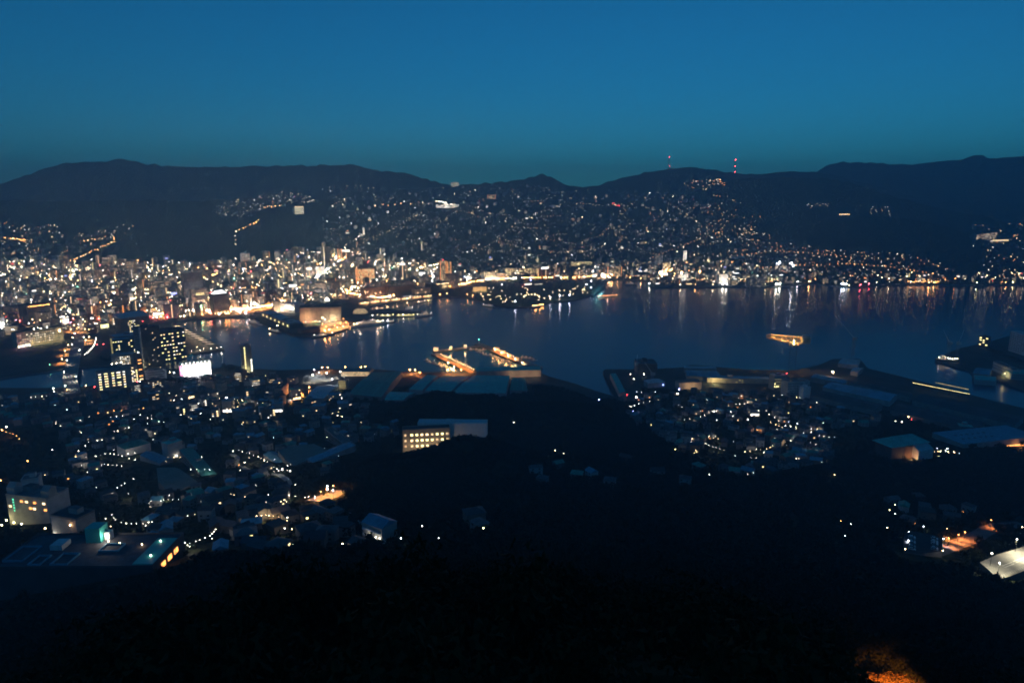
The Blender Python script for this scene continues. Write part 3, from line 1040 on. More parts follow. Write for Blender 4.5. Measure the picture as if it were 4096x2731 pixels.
B = Bldg('office_block', 'long dark office block with a few lit windows left of the tower', 'building', (455, 1424), (566, 1412), h=34, d=22, wall='wall_dark', roof='roof_blue')
B.windows('front', 11, 7, YW, 0.25, None, 1.5, 4, 4.2)
mb = MB(); mb.box(-B.w / 2 - 3, -B.w / 2 - .01, -1, 4, -1, 38, 'window_yellow_dim'); B.part('stair_tower', mb)

# pier with lit canopies
for i in range(10):
    t = i / 9
    c = at(712 + 128 * t, 1313 + 72 * t, LAND_Z)
    T = thing('lit_canopy', 'flat lit canopy on a post in the row along the pier, %s from the city' % 'first second third fourth fifth sixth seventh eighth ninth tenth'.split()[i], 'canopy', c, -0.25, 'lit canopies on the pier')
    mb = MB(); mb.cyl(0, 0, -.5, 5.6, .3, .25, 'steel', 6); mb.build('post', T)
    mb = MB(); mb.prism([(-3.2, 5.6), (0, 5.2), (3.2, 5.6), (3.2, 6.0), (0, 6.3), (-3.2, 6.0)], -11, 11, 'wall_white'); mb.build('canopy_roof', T)
    light('canopy_light', (0, -4.5, 8.5), (1.0, .66, .35), 16000, 'POINT', 0.3, T)
    claim(c.x, c.y, 10, True)
for i, (x, y) in enumerate([(700, 1428), (735, 1421), (768, 1414), (800, 1410), (815, 1405), (845, 1403), (868, 1401), (885, 1398)]):
    street_lamp(at(x, y - 3, LAND_Z), 'lamp_white_shore' if i % 2 else 'lamp_white', 'white bollard lamp along the southern edge of the canopy pier', 0.45, 4, 0, None, 'edge lamps of the canopy pier')
for i, (x, y) in enumerate([(688, 1428), (742, 1420), (790, 1408)]):
    street_lamp(at(x, y - 5, LAND_Z), 'lamp_warm', 'taller warm lamp near the tip of the canopy pier', 0.7, 9, 30000, (1, .7, .38), 'tall lamps of the canopy pier')

# left edge: low block, station, orange tower
B = Bldg('office_block', 'low wide office block with rows of lit windows left of the bridge', 'building', (72, 1392), (258, 1362), h=34, d=24, wall='wall_tan', roof='roof_dark')
B.windows('front', 17, 5, WW, 0.75, None, 1.5, 6, 5.2, -B.w * .49, B.w * .3)
for k in range(3): B.lamp(-B.w * .1 + k * B.w * .14, 4, B.h + 3, 'lamp_white', 1.1)
for k in range(4): light('street_light', (-B.w * .45 + k * B.w * .28, -14, 7), YELLOW if k else PINK, 9000, parent=B.T)
B.lamp(B.w * .42, -1, 26, 'lamp_warm', 2.2, 12000, WARM)
for k in range(6): B.lamp(-B.w * .49 + k * 4.5, -2, 3, 'lamp_white', 1.0)
B = Bldg('station_hall', 'dazzling white lit station hall behind the orange junction', 'building', (252, 1304), (328, 1296), h=20, d=24, wall='wall_white', roof='roof_pale', parapet=0, plant=False)
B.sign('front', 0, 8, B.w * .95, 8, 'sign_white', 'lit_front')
for k in range(3): light('forecourt_light', (-B.w * .3 + k * B.w * .3, -22, 10), (1, .8, .55), 60000, parent=B.T)
B = Bldg('apartment_tower', 'slim orange lit tower with a column of white lamps behind the junction', 'tower', (372, 1308), (398, 1304), top=(372, 1224), d=20, wall='wall_tan', roof='roof_dark', plant=False)
B.windows('front', 1, int(B.h / 3.3), ['window_warm_bright'], 1, 2.6, 1.8, 2, 3.3, -B.w * .5, -B.w * .25)
for k in range(3): light('facade_light', (0, -14, 6 + k * 22), ORANGE, 9000, parent=B.T)
B = Bldg('lit_shop', 'glowing yellow box building right of the orange tower', 'building', (403, 1320), (438, 1314), h=17, d=14, wall='wall_pale', roof='roof_grey')
B.sign('front', 0, 4, B.w * .9, 9, 'window_yellow_bright', 'lit_front')
B = Bldg('apartment_tower', 'dark tower with an orange lit edge behind the sloping roof', 'tower', (482, 1290), (505, 1286), top=(482, 1232), d=16, wall='wall_brown', roof='roof_dark', plant=False)
B.windows('front', 1, 8, ['window_orange_bright'], 1, 4.0, 2.2, 6, 5.2, -B.w * .1, B.w * .5)
B = Bldg('dark_hall', 'big dark hall with a row of orange lamps on its roof edge', 'building', (118, 1318), (212, 1304), h=62, d=40, wall='wall_dark', roof='roof_dark')
for k in range(14): B.lamp(-B.w * .4 + k * B.w * .065, -.8, B.h - 3, 'lamp_orange', .8)
B = Bldg('office_block', 'pale office block with a red sign on the left edge', 'building', (22, 1300), (114, 1292), h=48, d=24, wall='wall_tan', roof='roof_grey')
B.sign('front', -B.w * .28, 18, B.w * .35, 5.5, 'sign_red')
B.windows('front', 12, 10, ['window_warm_dim', 'window_white_dim'], 0.3, None, 1.4, 4, 4.2, single=False)
B = Bldg('white_lit_block', 'block with glaring white ground floor at the left edge', 'building', (-30, 1335), (26, 1330), h=40, d=24, wall='wall_pale', roof='roof_grey')
B.sign('front', 0, 18, B.w * .8, 9, 'sign_white'); light('street_light', (5, -12, 9), WHITE, 50000, parent=B.T)
B = Bldg('striped_office', 'dark office block with thin bright stripes at each storey', 'building', (740, 1218), (818, 1212), top=(740, 1092), d=26, wall='wall_grey', roof='roof_grey')
B.bands('front', 11, 'window_cool_dim', .8, 12, 5.6, 3, 'window_band', .1)
B = Bldg('lattice_block', 'broad dark block with a fine grid and a glowing white crown', 'building', (860, 1258), (922, 1250), top=(860, 1178), d=26, wall='wall_dark', roof='roof_dark', plant=False)
B.windows('front', 14, 16, ['wall_grey'], 1, 1.5, 2.0, 3, (B.h - 4) / 16, single=False, name='window_grid')
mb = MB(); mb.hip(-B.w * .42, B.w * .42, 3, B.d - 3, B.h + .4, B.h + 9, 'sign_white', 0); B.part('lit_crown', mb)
for k in range(6): B.lamp(-B.w * .5 + k * B.w * .2, -3, 4, 'lamp_warm', 1.0, 14000, ORANGE)
B = Bldg('office_tower', 'pale office tower with three bright window floors near the waterfront', 'tower', (772, 1250), (830, 1244), top=(772, 1160), d=22, wall='wall_grey', roof='roof_grey')
B.windows('front', 6, 3, ['window_warm_bright', 'window_white_bright'], .9, None, 2.4, B.h * .35, 4.2, -B.w * .2, B.w * .4)
B.windows('front', 6, 2, ['window_yellow_bright'], .9, None, 2.4, B.h * .75, 4.2, -B.w * .2, B.w * .4)
mb = MB(); mb.box(B.w * .38, B.w * .5, -1.5, -.01, -1, B.h * .98, 'wall_pale'); B.part('fin', mb)
light('facade_light', (B.w * .42, -9, 5), WHITE, 20000, parent=B.T)
B = Bldg('orange_lit_hall', 'flat wall lit salmon orange behind the sloping roof', 'building', (562, 1262), (606, 1258), h=22, d=16, wall='wall_tan', roof='roof_dark')
light('facade_light', (0, -14, 5), ORANGE, 42000, parent=B.T)

# ------------------------------------------------------------------ ferry terminal, hall, plaza, dome
B = Bldg('ferry_terminal', 'long ferry terminal with dark shapes on its pale blue roof', 'terminal', at(1046, 1264, LAND_Z)[:], at(1160, 1316, LAND_Z)[:], h=13, d=36, wall='wall_dark', roof='roof_pale', parapet=0, plant=False)
for k, (x0, x1, y0, y1) in enumerate(((-.22, -.17, .0, .95), (.12, .22, .35, .95), (.18, .34, .08, .36), (.30, .36, .30, .62), (.44, .49, .1, .9), (-.1, .5, .96, .995))):
    mb = MB(); mb.box(x0 * B.w, x1 * B.w, y0 * B.d, y1 * B.d, B.h + .31, B.h + .5, 'hull_dark'); B.part('roof_shape', mb)
B.windows('front', 7, 1, ['window_yellow_bright'], 0.85, 8, 4.2, 3.5)
B = Bldg('low_terminal_wing', 'dark low wing at the outer end of the ferry terminal pier', 'building', at(1205, 1335, LAND_Z)[:], at(1282, 1326, LAND_Z)[:], h=9, d=26, wall='wall_dark', roof='roof_grey', shape='gable', ridge=3)
B = Bldg('shopping_hall', 'large brown shopping hall with a bright floodlit wall', 'building', at(1200, 1292, LAND_Z)[:], at(1366, 1286, LAND_Z)[:], h=41, d=50, wall='wall_tan', roof='roof_dark')
mb = MB(); mb.box(B.w * .05, B.w * .5, -1.2, -.01, -1, B.h - 2, 'wall_tan'); B.part('bright_wall', mb)
light('wall_flood', (B.w * .05, -9, 14), (1, .82, .5), 40000, parent=B.T); B.lamp(B.w * .05, -9, 14, 'lamp_warm', 1.8)
B.windows('front', 18, 1, ['window_warm_bright', 'window_orange_bright', 'window_white_bright', 'window_pink'], .85, None, 3.2, .8, 4)
for k in range(15):
    mb = MB(); mb.box(-B.w * .5 + k * B.w * .0367, -B.w * .5 + k * B.w * .0367 + .6, -.5, -.01, -1, B.h - .5, 'wall_tan'); B.part('wall_rib', mb)
light('wall_flood', (B.w * .30, -12, 10), (1, .82, .5), 26000, parent=B.T)
light('wall_flood', (-B.w * .3, -16, 12), (1, .55, .28), 60000, parent=B.T)
B = Bldg('arched_hall', 'rounded white hall front lit by a row of floodlights behind the terminal', 'building', (1122, 1246), (1180, 1252), h=26, d=40, wall='wall_white', roof='roof_pale', shape='hip', ridge=5)
for k in range(6): B.lamp(B.w * (-.1 + .1 * k), -2.5, 17 - k * .8, 'lamp_white', 1.3, 7000)
light('wall_flood', (-B.w * .3, -14, 8), (1, .62, .36), 26000, parent=B.T)
B = Bldg('lit_column_block', 'narrow tan block with lit columns beside the rounded hall', 'building', (1096, 1246), (1124, 1244), h=30, d=20, wall='wall_tan', roof='roof_grey')
light('wall_flood', (0, -10, 4), (1, .8, .5), 26000, parent=B.T)
flat_px('plaza', [(1268, 1304), (1300, 1284), (1372, 1278), (1396, 1290), (1393, 1312), (1330, 1330), (1285, 1330)], LAND_Z + 0.06, 'concrete', 'orange floodlit plaza on the ferry pier')
for i, (x, y) in enumerate([(1290, 1312), (1318, 1300), (1345, 1296), (1375, 1290), (1340, 1318), (1385, 1305), (1305, 1322), (1362, 1310)]):
    street_lamp(at(x, y, LAND_Z), 'lamp_orange', 'orange floodlight over the glowing plaza on the ferry pier', .9, 11, 190000, (1, .38, .10), 'plaza floodlights', 'floodlight', 'SPOT', 160)
flat_px('lawn', [(1222, 1296), (1260, 1284), (1330, 1282), (1290, 1296), (1250, 1308)], LAND_Z + 0.05, 'grass', 'green lit lawn in front of the brown hall')
street_lamp(at(1262, 1296, LAND_Z), 'lamp_white', 'white lamp over the green lawn by the brown hall', .8, 8, 40000, (.85, 1, .6), 'lawn lamps')
street_lamp(at(1300, 1290, LAND_Z), 'lamp_white', 'white lamp between the lawn and the orange plaza', 1.1, 9, 30000, WHITE, 'lawn lamps')

def dome():
    c = at(1441, 1256, LAND_Z); R = 21
    T = thing('striped_dome', 'rounded dome striped with slanting bands of light', 'dome', c, -math.atan2(c.x, c.y))
    mb = MB()
    nu, nv = 24, 8
    def pt(u, v, k=1.0): return (R * k * math.cos(v) * math.cos(u), R * .8 * k * math.cos(v) * math.sin(u), 4 + 15 * k * math.sin(v))
    for j in range(nv):
        for i in range(nu):
            u0, u1 = 2 * math.pi * i / nu, 2 * math.pi * (i + 1) / nu
            v0, v1 = -.28 + (math.pi / 2 + .28) * j / nv, -.28 + (math.pi / 2 + .28) * (j + 1) / nv
            mb.quad([pt(u0, v0), pt(u1, v0), pt(u1, v1), pt(u0, v1)], 'dome_skin')
    mb.build('dome_skin', T)
    mb = MB(); mb.cyl(0, 0, -2, 3.5, R * 1.1, R * 1.1, 'wall_dark', 24); mb.build('base', T)
    for k in range(15):
        x = -R * .93 + R * 1.86 * k / 14
        rb = MB(); prev = None
        for s in range(11):
            z = 1 + 18 * s / 10
            xx = x - (z - 9) * .22
            q = 1 - (xx / R) ** 2 - ((z - 4) / 15) ** 2
            if q <= 0.02: prev = None; continue
            y = -R * .8 * math.sqrt(q) * 1.01 - .15
            p = Vector((xx, y, z))
            if prev: rb.bar(prev, p, 1.0, 'window_warm')
            prev = p
        if rb.v: rb.build('light_band', T)
    claim(c.x, c.y, 26, True)
dome()

# orange hotel with dark crown
B = Bldg('hotel', 'wide orange lit hotel with a grid of windows and a dark crown', 'hotel', (1424, 1140), (1500, 1138), top=(1424, 1072), d=24, wall='wall_tan', roof='roof_dark')
B.windows('front', 17, 11, ['window_orange_bright', 'window_warm_bright'], .95, None, (B.h - 12) / 11 * .62, 8, (B.h - 12) / 11, single=False)
B.windows('front', 2, 12, ['window_orange_bright'], .95, None, 3.2, 8, (B.h - 8) / 12, -B.w * .5, -B.w * .38, name='side_window')
mb = MB(); mb.box(-B.w * .3, B.w * .3, 4, B.d - 4, B.h + .31, B.h + 12, 'wall_dark'); B.part('crown', mb)
light('facade_light', (0, -30, 8), (1, .45, .15), 60000, parent=B.T)
# truss footbridge
def truss(name, label, a, b, hgt, m, w=6, n=8):
    d = (b - a); L = d.xy.length; rot = math.atan2(d.y, d.x)
    T = thing(name, label, 'bridge', a, rot)
    for s in (-w / 2, w / 2):
        mb = MB()
        mb.bar((0, s, 0), (L, s, 0), .7, m); mb.bar((L / n, s, hgt), (L - L / n, s, hgt), .7, m)
        for i in range(n):
            x0, x1 = L * i / n, L * (i + 1) / n
            mb.bar((x0, s, 0 if i % 2 == 0 else hgt), (x1, s, hgt if i % 2 == 0 else 0), .55, m)
        mb.build('truss', T)
    mb = MB(); mb.box(0, L, -w / 2 + .4, w / 2 - .4, -.8, -.1, 'concrete', bottom=True); mb.build('deck', T)
    for x in (2, L - 2):
        mb = MB(); mb.box(x - 1.2, x + 1.2, -w / 2 + .5, w / 2 - .5, -a.z - 4, -.81, 'concrete_dark'); mb.build('pier', T)
    return T
a, b = at(1430, 1138, 9), at(1472, 1136, 9)
T = truss('truss_footbridge', 'small orange lit truss footbridge below the orange hotel', a, b, 7, 'steel_cream')
light('truss_light', (18, -14, 2), ORANGE, 26000, parent=T)
a, b = at(2368, 1180, 6), at(2418, 1138, 6)
T = truss('truss_bridge', 'teal lit truss bridge at the end of the park', a, b, 10, 'truss_blue', 9, 14)
for k in range(4): light('truss_light', (20 + 45 * k, -12, 3), (.35, 1, .95), 9000, parent=T)
# loop ramp
def ramp():
    px = [(1352, 1192, 4), (1385, 1188, 6), (1418, 1180, 9), (1440, 1168, 11), (1449, 1154, 11), (1440, 1146, 10), (1415, 1144, 8), (1385, 1146, 5)]
    P = [at(x, y, z) for x, y, z in px]
    T = thing('loop_ramp', 'curving elevated ramp edged with warm light below the orange hotel', 'ramp', (P[0].x, P[0].y, 0))
    o = Vector((P[0].x, P[0].y, 0)); mb = MB(); rail = MB()
    path = []
    for i in range(len(P) - 1):
        for k in range(4): path.append(P[i].lerp(P[i + 1], k / 4))
    path.append(P[-1]); prev = None
    for i, p in enumerate(path):
        d = path[min(i + 1, len(path) - 1)] - path[max(i - 1, 0)]; d.z = 0
        n = Vector((-d.y, d.x, 0)).normalized() * 5
        a, b = p - o - n, p - o + n
        claim(p.x, p.y, 8, True)
        if prev:
            mb.quad([prev[0], a, b, prev[1]], 'concrete')
            dn = Vector((0, 0, -1.2))
            mb.quad([prev[0] + dn, a + dn, a, prev[0]], 'concrete'); mb.quad([b + dn, prev[1] + dn, prev[1], b], 'concrete')
            rail.bar(prev[0] + Vector((0, 0, .6)), a + Vector((0, 0, .6)), .9, 'wall_tan'); rail.bar(prev[1] + Vector((0, 0, .6)), b + Vector((0, 0, .6)), .9, 'wall_tan')
        prev = (a, b)
        if i % 6 == 3:
            m2 = MB(); m2.cyl(p.x - o.x, p.y - o.y, -1, p.z - 1.2, 1.2, 1.2, 'concrete_dark', 8); m2.build('pier', T)
    mb.build('deck', T); rail.build('railing', T)
    for i in range(1, len(path), 5):
        q = path[i] - o; light('ramp_light', (q.x, q.y - 9, q.z + 7), ORANGE, 14000, parent=T)
ramp()

# ------------------------------------------------------------------ wharf and far shore buildings
B = Bldg('wharf_museum', 'dark glass block on the wharf with a line of lamps under its roof', 'building', at(1724, 1176, LAND_Z)[:], at(1796, 1166, LAND_Z)[:], h=34, d=30, wall='glass_dark', roof='roof_grey')
B.windows('front', 12, 9, ['glass_dark'], 1, None, 3.0, 3, 3.5, single=False, name='glass_panel')
for k in range(9): B.lamp(-B.w * .15 + k * B.w * .075, -.8, B.h - 2, 'lamp_warm', .9)
B = Bldg('grey_office', 'pale grey slab office behind the dark glass block', 'building', (1784, 1152), (1836, 1150), top=(1784, 1098), d=22, wall='wall_grey', roof='roof_grey')
B.windows('front', 10, 8, ['window_white_dim'], .25, None, 2, 4, B.h / 9, single=False)
B = Bldg('dark_hall', 'long dark hall with a tree-dark roof behind the lit wharf', 'building', (1552, 1192), (1660, 1184), h=38, d=30, wall='wall_brown', roof='roof_dark')
B = Bldg('dark_hall', 'brown parking hall inside the loop ramp by the wharf', 'building', (1455, 1196), (1540, 1190), h=36, d=30, wall='wall_brown', roof='roof_dark')
for k in range(10): B.lamp(random.uniform(-.45, .45) * B.w, -.6, random.uniform(5, 30), 'lamp_warm', .7)
B = Bldg('stepped_block', 'stepped grey block left of the dark glass block', 'building', (1660, 1190), (1722, 1184), h=28, d=24, wall='wall_grey', roof='roof_grey')
B.windows('front', 8, 5, ['window_warm_bright'], .2, None, 2.2, 4, 5, single=False)
for i in range(7):
    x = 1440 + i * 42
    y = 1218 - i * 4.6
    B = Bldg('wharf_restaurant', 'low warm lit restaurant pavilion on the wharf, %s from the dome' % 'first second third fourth fifth sixth seventh'.split()[i], 'pavilion',
             at(x, y, LAND_Z)[:], at(x + 34, y - 3.5, LAND_Z)[:], h=6.5, d=12, wall='wall_tan', roof='roof_pale' if i % 2 else 'roof_dark', group='wharf restaurants', shape='gable', ridge=2.5)
    B.windows('front', 5, 1, ['window_orange_bright', 'window_warm_bright'], 1, None, 3.0, 1.5, 4)
    light('terrace_light', (0, -9, 5), (1, .5, .2), 26000, parent=B.T)
    for k in range(3): B.lamp((k - 1) * B.w * .35, -6, 5.5, 'lamp_warm_shore' if k == 1 else 'lamp_warm', .8)
T = Bldg('lit_pavilion', 'glaring white pavilion in the middle of the wharf', 'pavilion', at(1614, 1196, LAND_Z)[:], at(1648, 1193, LAND_Z)[:], h=9, d=12, wall='wall_white', roof='roof_pale', plant=False)
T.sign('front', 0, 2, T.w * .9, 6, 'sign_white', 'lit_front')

FAR = [  # x0, x1, base y, top y, wall, lit style, label
    (2020, 2160, 1112, 1074, 'wall_tan', 'rows', 'long pale school-like block with lit rows above the park'),
    (2168, 2198, 1118, 1078, 'wall_brown', 'sign', 'dark narrow tower with a glowing sign on its roof'),
    (1985, 2022, 1120, 1092, 'wall_pale', 'wall', 'tan block lit from below left of the long pale block'),
    (1935, 1982, 1122, 1090, 'wall_pale', 'rows', 'greenish white lit office near the tan block'),
    (2284, 2368, 1064, 1048, 'wall_tan', 'rows', 'long building with yellow windows high above the harbour'),
    (2296, 2362, 1112, 1078, 'wall_dark', 'dots', 'dark block with scattered warm windows behind the park bridge'),
    (2424, 2492, 1108, 1068, 'wall_dark', 'frame', 'dark hotel framed by columns of warm windows on the shore'),
    (2620, 2650, 1062, 1022, 'wall_pale', 'dim', 'pale pinkish tower above the eastern shore'),
    (2650, 2682, 1090, 1052, 'wall_tan', 'rows', 'mid-rise with bright yellow storeys on the eastern shore'),
    (2732, 2746, 1044, 1003, 'wall_white', 'glow', 'thin white glowing tower on the eastern slope'),
    (2875, 2912, 1135, 1098, 'wall_white', 'glow', 'stepped building glowing pure white by the eastern quay'),
    (2712, 2752, 1126, 1098, 'wall_white', 'glow', 'white and pink glowing block near the eastern quay'),
    (1425, 1450, 1062, 1030, 'wall_pale', 'dim', 'pale tower block on the slope left of the twin tower'),
    (1760, 1788, 1130, 1046, 'wall_tan', 'frame', 'tall twin tower with warm windows and red roof lamps'),
    (1790, 1806, 1130, 1048, 'wall_tan', 'frame', 'narrow tower standing right of the twin tower'),
    (1656, 1700, 1128, 1088, 'wall_pale', 'side', 'cream block with a glaring white side'),
    (1600, 1624, 1130, 1062, 'wall_grey', 'crown', 'grey tower with a glowing white top band'),
    (1560, 1600, 1126, 1085, 'wall_grey', 'dim', 'grey block left of the white topped tower'),
    (1370, 1402, 1046, 1008, 'wall_brown', 'crown', 'reddish tower with a white lit roof far behind the orange hotel'),
    (1352, 1370, 1046, 996, 'wall_brown', 'frame', 'slim reddish tower beside the white roofed one'),
    (1290, 1325, 1070, 990, 'wall_tan', 'col', 'tall pale tower with a bright column in the old town'),
    (1265, 1300, 1110, 1068, 'wall_white', 'glow', 'white department block glowing in the shopping streets'),
    (1228, 1250, 1120, 1080, 'wall_white', 'crown', 'white lit block left of the department block'),
    (1160, 1188, 1192, 1150, 'wall_pale', 'crown', 'pale block with a square white sign behind the terminal'),
    (1042, 1100, 1208, 1178, 'wall_pale', 'col', 'apartment slab with lit galleries near the waterfront'),
    (1112, 1130, 1166, 1118, 'wall_grey', 'col', 'slim apartment tower with two lit columns'),
    (930, 948, 1110, 1076, 'wall_brown', 'dots', 'small orange lit tower in the middle of the town'),
    (920, 935, 1130, 1040, 'wall_grey', 'dim', 'thin dark tower in the middle of the town'),
    (690, 706, 1092, 1040, 'wall_dark', 'col', 'slim tower with a lit stair in front of the dark hill'),
    (655, 672, 1196, 1166, 'wall_tan', 'rows', 'small yellow lit block left of the blue sign'),
    (676, 716, 1200, 1160, 'wall_grey', 'bluesign', 'grey block with a bright blue sign'),
    (628, 652, 1092, 1060, 'wall_tan', 'col', 'pale tower with a bright front at the hill foot'),
    (480, 520, 1180, 1112, 'wall_grey', 'dim', 'broad grey tower in the western town'),
    (378, 420, 1190, 1150, 'wall_dark', 'dots', 'dark block with scattered windows in the western town'),
    (170, 215, 1180, 1128, 'wall_grey', 'dim', 'grey slab in the western town'),
    (150, 165, 1180, 1144, 'wall_grey', 'col', 'narrow slab with one lit column in the western town'),
    (200, 215, 1108, 1080, 'wall_tan', 'col', 'small tower with bright galleries at the far left'),
    (96, 108, 1096, 1068, 'wall_tan', 'col', 'lit stair tower at the far left edge of town'),
    (400, 420, 1226, 1196, 'wall_brown', 'dots', 'brown block behind the orange tower'),
    (1804, 1836, 745, 731, 'wall_tan', 'glow2', 'brightly lit block alone on the far saddle'),
    (1948, 1986, 797, 779, 'wall_brown', 'frame', 'reddish apartment block on the upper hillside'),
    (1745, 1835, 832, 818, 'wall_white', 'glow', 'glaring white floodlit hall on the hillside'),
    (1180, 1216, 858, 826, 'wall_tan', 'glow2', 'hill hotel with a lit crown and rows of windows'),
    (1452, 1459, 942, 912, 'wall_white', 'glow', 'thin glowing white mast building on the slope'),
    (1684, 1698, 1002, 968, 'wall_tan', 'col', 'slim tower with bright galleries on the middle slope'),
    (1520, 1530, 1022, 994, 'wall_tan', 'col', 'small slim tower on the lower slope'),
    (3355, 3400, 862, 856, 'wall_tan', 'glow2', 'long lit building alone on the dark right hill'),
    (2925, 2978, 1036, 1026, 'tarp', 'none', 'pale teal roofed hall on the dark eastern slope'),
    (2210, 2240, 830, 822, 'wall_white', 'dim', 'pale school block below the small cone hill'),
    (3000, 3060, 1148, 1112, 'wall_grey', 'dim', 'stepped grey block on the eastern quay'),
    (3100, 3160, 1092, 1062, 'wall_grey', 'dots', 'grey hospital-like block with two white floodlights'),
    (3905, 3985, 960, 940, 'wall_grey', 'dots', 'large grey block with many small lights at the right edge'),
    (3960, 4035, 968, 960, 'wall_white', 'glow2', 'bright lit sports ground building at the right edge'),
]
for i, (x0, x1, yb, yt, wall, st, lab) in enumerate(FAR):
    g = ground(x0, yb)
    dep = min(26, max(10, (x1 - x0) * depth_of(g) / FPX * .6))
    nm = 'tower_block' if 'tower' in lab else ('lit_hall' if 'hall' in lab else 'city_block')
    B = Bldg(nm, lab, 'tower' if 'tower' in lab else 'building', (x0, yb), (x1, yb - (x1 - x0) * .05), top=(x0, yt), d=dep, wall=wall, roof='roof_grey', plant=(st not in ('glow', 'glow2', 'none')))
    rows = max(2, int(B.h / 4.2)); cols = max(2, int(B.w / 5))
    k = dict(single=False, wh=2.2, z0=2.5, dz=B.h / rows)
    if st == 'rows': B.windows('front', cols, rows, ['window_yellow_bright', 'window_warm_bright', 'window_warm'], .8, None, **k)
    elif st == 'dots': B.windows('front', cols, rows, ['window_warm_bright', 'window_white_bright'], .35, None, **k)
    elif st == 'dim': B.windows('front', cols, rows, ['window_white', 'window_warm'], .2, None, **k)
    elif st == 'frame':
        B.windows('front', 1, rows, ['window_orange_bright'], 1, 3.5, s0=-B.w * .5, s1=-B.w * .3, **k)
        B.windows('front', 1, rows, ['window_orange_bright'], 1, 3.5, s0=B.w * .3, s1=B.w * .5, name='edge_window', **k)
        B.windows('front', cols, rows, ['window_warm_bright'], .45, None, name='room_window', s0=-B.w * .3, s1=B.w * .3, **k)
    elif st == 'col':
        B.windows('front', 1, rows, ['window_yellow_bright', 'window_white_bright'], 1, 4.5, s0=-B.w * .45, s1=-B.w * .05, **k)
    elif st == 'glow':
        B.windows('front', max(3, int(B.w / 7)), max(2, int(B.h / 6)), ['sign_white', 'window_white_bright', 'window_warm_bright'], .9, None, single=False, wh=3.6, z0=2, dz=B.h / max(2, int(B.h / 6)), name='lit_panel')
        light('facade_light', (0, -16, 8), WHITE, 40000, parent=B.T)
    elif st == 'glow2':
        B.windows('front', cols, rows, ['window_yellow_bright', 'window_white_bright'], .95, None, **k)
        B.sign('front', 0, B.h - 3, B.w * .9, 3, 'window_warm_bright', 'lit_crown')
    elif st in ('sign', 'crown'):
        B.top_sign(B.w * .95, 7, 'sign_white'); B.windows('front', 1, rows, ['window_warm_bright'], 1, 4, s0=-3, s1=3, **k)
    elif st == 'side':
        B.sign('front', B.w * .25, 5, B.w * .5, B.h * .8, 'sign_white', 'lit_front'); B.windows('front', 3, rows, ['window_warm'], 1, None, s0=-B.w * .5, s1=0, **k)
    elif st == 'bluesign':
        B.sign('front', B.w * .1, B.h * .45, 18, 9, 'sign_blue'); B.windows('front', cols, rows, ['window_white'], .15, None, **k)
    elif st == 'wall':
        B.windows('front', 5, 1, ['window_warm_bright'], 1, 2.5, single=False, wh=2.5, z0=B.h - 6, dz=3); light('facade_light', (-B.w * .4, -9, 4), (1, .8, .5), 26000, parent=B.T)
    if 'red roof' in lab: B.lamp(0, 3, B.h + 6, 'lamp_red', 1.4)

# churches
def church(px, py, label, hgt, m):
    p = ground(px, py)
    T = thing('church', label, 'church', p, -math.atan2(p.x, p.y))
    mb = MB(); mb.box(-7, 7, 0, 24, -3, 9, m); mb.build('wall', T)
    mb = MB()
    v = [(-8, -.6), (8, -.6), (0, 0)]
    n = len(mb.v); mb.v.extend([(-8, -.6, 9), (8, -.6, 9), (0, -.6, 20), (-8, 24.6, 9), (8, 24.6, 9), (0, 24.6, 20)])
    for q in ((0, 1, 2), (4, 3, 5), (0, 2, 5, 3), (1, 4, 5, 2), (0, 3, 4, 1)): mb.f.append(tuple(n + i for i in q)); mb.m.append('wall_tan')
    mb.build('roof', T)
    mb = MB(); mb.box(-2.6, 2.6, -4, -.62, -3, hgt * .7, m); mb.cyl(0, -2.3, hgt * .7, hgt, 3.2, .2, m, 6); mb.build('spire', T)
    for s in (-1, 1): light('church_light', (s * 9, -12, 4), (1, .82, .45), 22000, parent=T)
    claim(p.x, p.y, 16, True)
church(2105, 1052, 'small gabled church lit warm yellow on the knoll', 20, 'wall_tan')
church(2150, 1050, 'slender lit church spire beside the gabled church', 36, 'wall_tan')
church(2834, 1046, 'white domed chapel glowing on the eastern slope', 26, 'wall_white')

# ------------------------------------------------------------------ masts on the ridge
def mast(px, pyb, pyt, label, lamps):
    r = 5000.0
    top = at_range(px, pyt, r); gz = relief_at(top.x, top.y); H = top.z - gz
    T = thing('radio_mast', label, 'mast', (top.x, top.y, gz - 2))
    mb = MB(); wb = 5.0; wt = 1.6
    for sx, sy in ((-1, -1), (1, -1), (1, 1), (-1, 1)):
        mb.bar((sx * wb, sy * wb, 0), (sx * wt, sy * wt, H + 2), .7, 'steel_dark')
    n = 9
    for k in range(n):
        a, b = wb + (wt - wb) * k / n, wb + (wt - wb) * (k + 1) / n
        za, zb = (H + 2) * k / n, (H + 2) * (k + 1) / n
        for s in (-1, 1):
            mb.bar((-a, s * a, za), (b, s * b, zb), .4, 'steel_dark'); mb.bar((s * a, -a, za), (s * b, b, zb), .4, 'steel_dark')
    mb.build('lattice', T)
    for f, rad in lamps:
        mb = MB(); mb.octa(0, -wb - .5, (H + 2) * f, rad, 'lamp_red'); mb.build('warning_lamp', T)
mast(2942, 692, 640, 'tall radio mast with three red lamps on the ridge', ((1.0, 4.2), (.55, 3.2), (.1, 3.4)))
mast(2677, 680, 629, 'thinner radio mast with two red lamps on the ridge', ((1.0, 2.6), (.42, 2.4)))

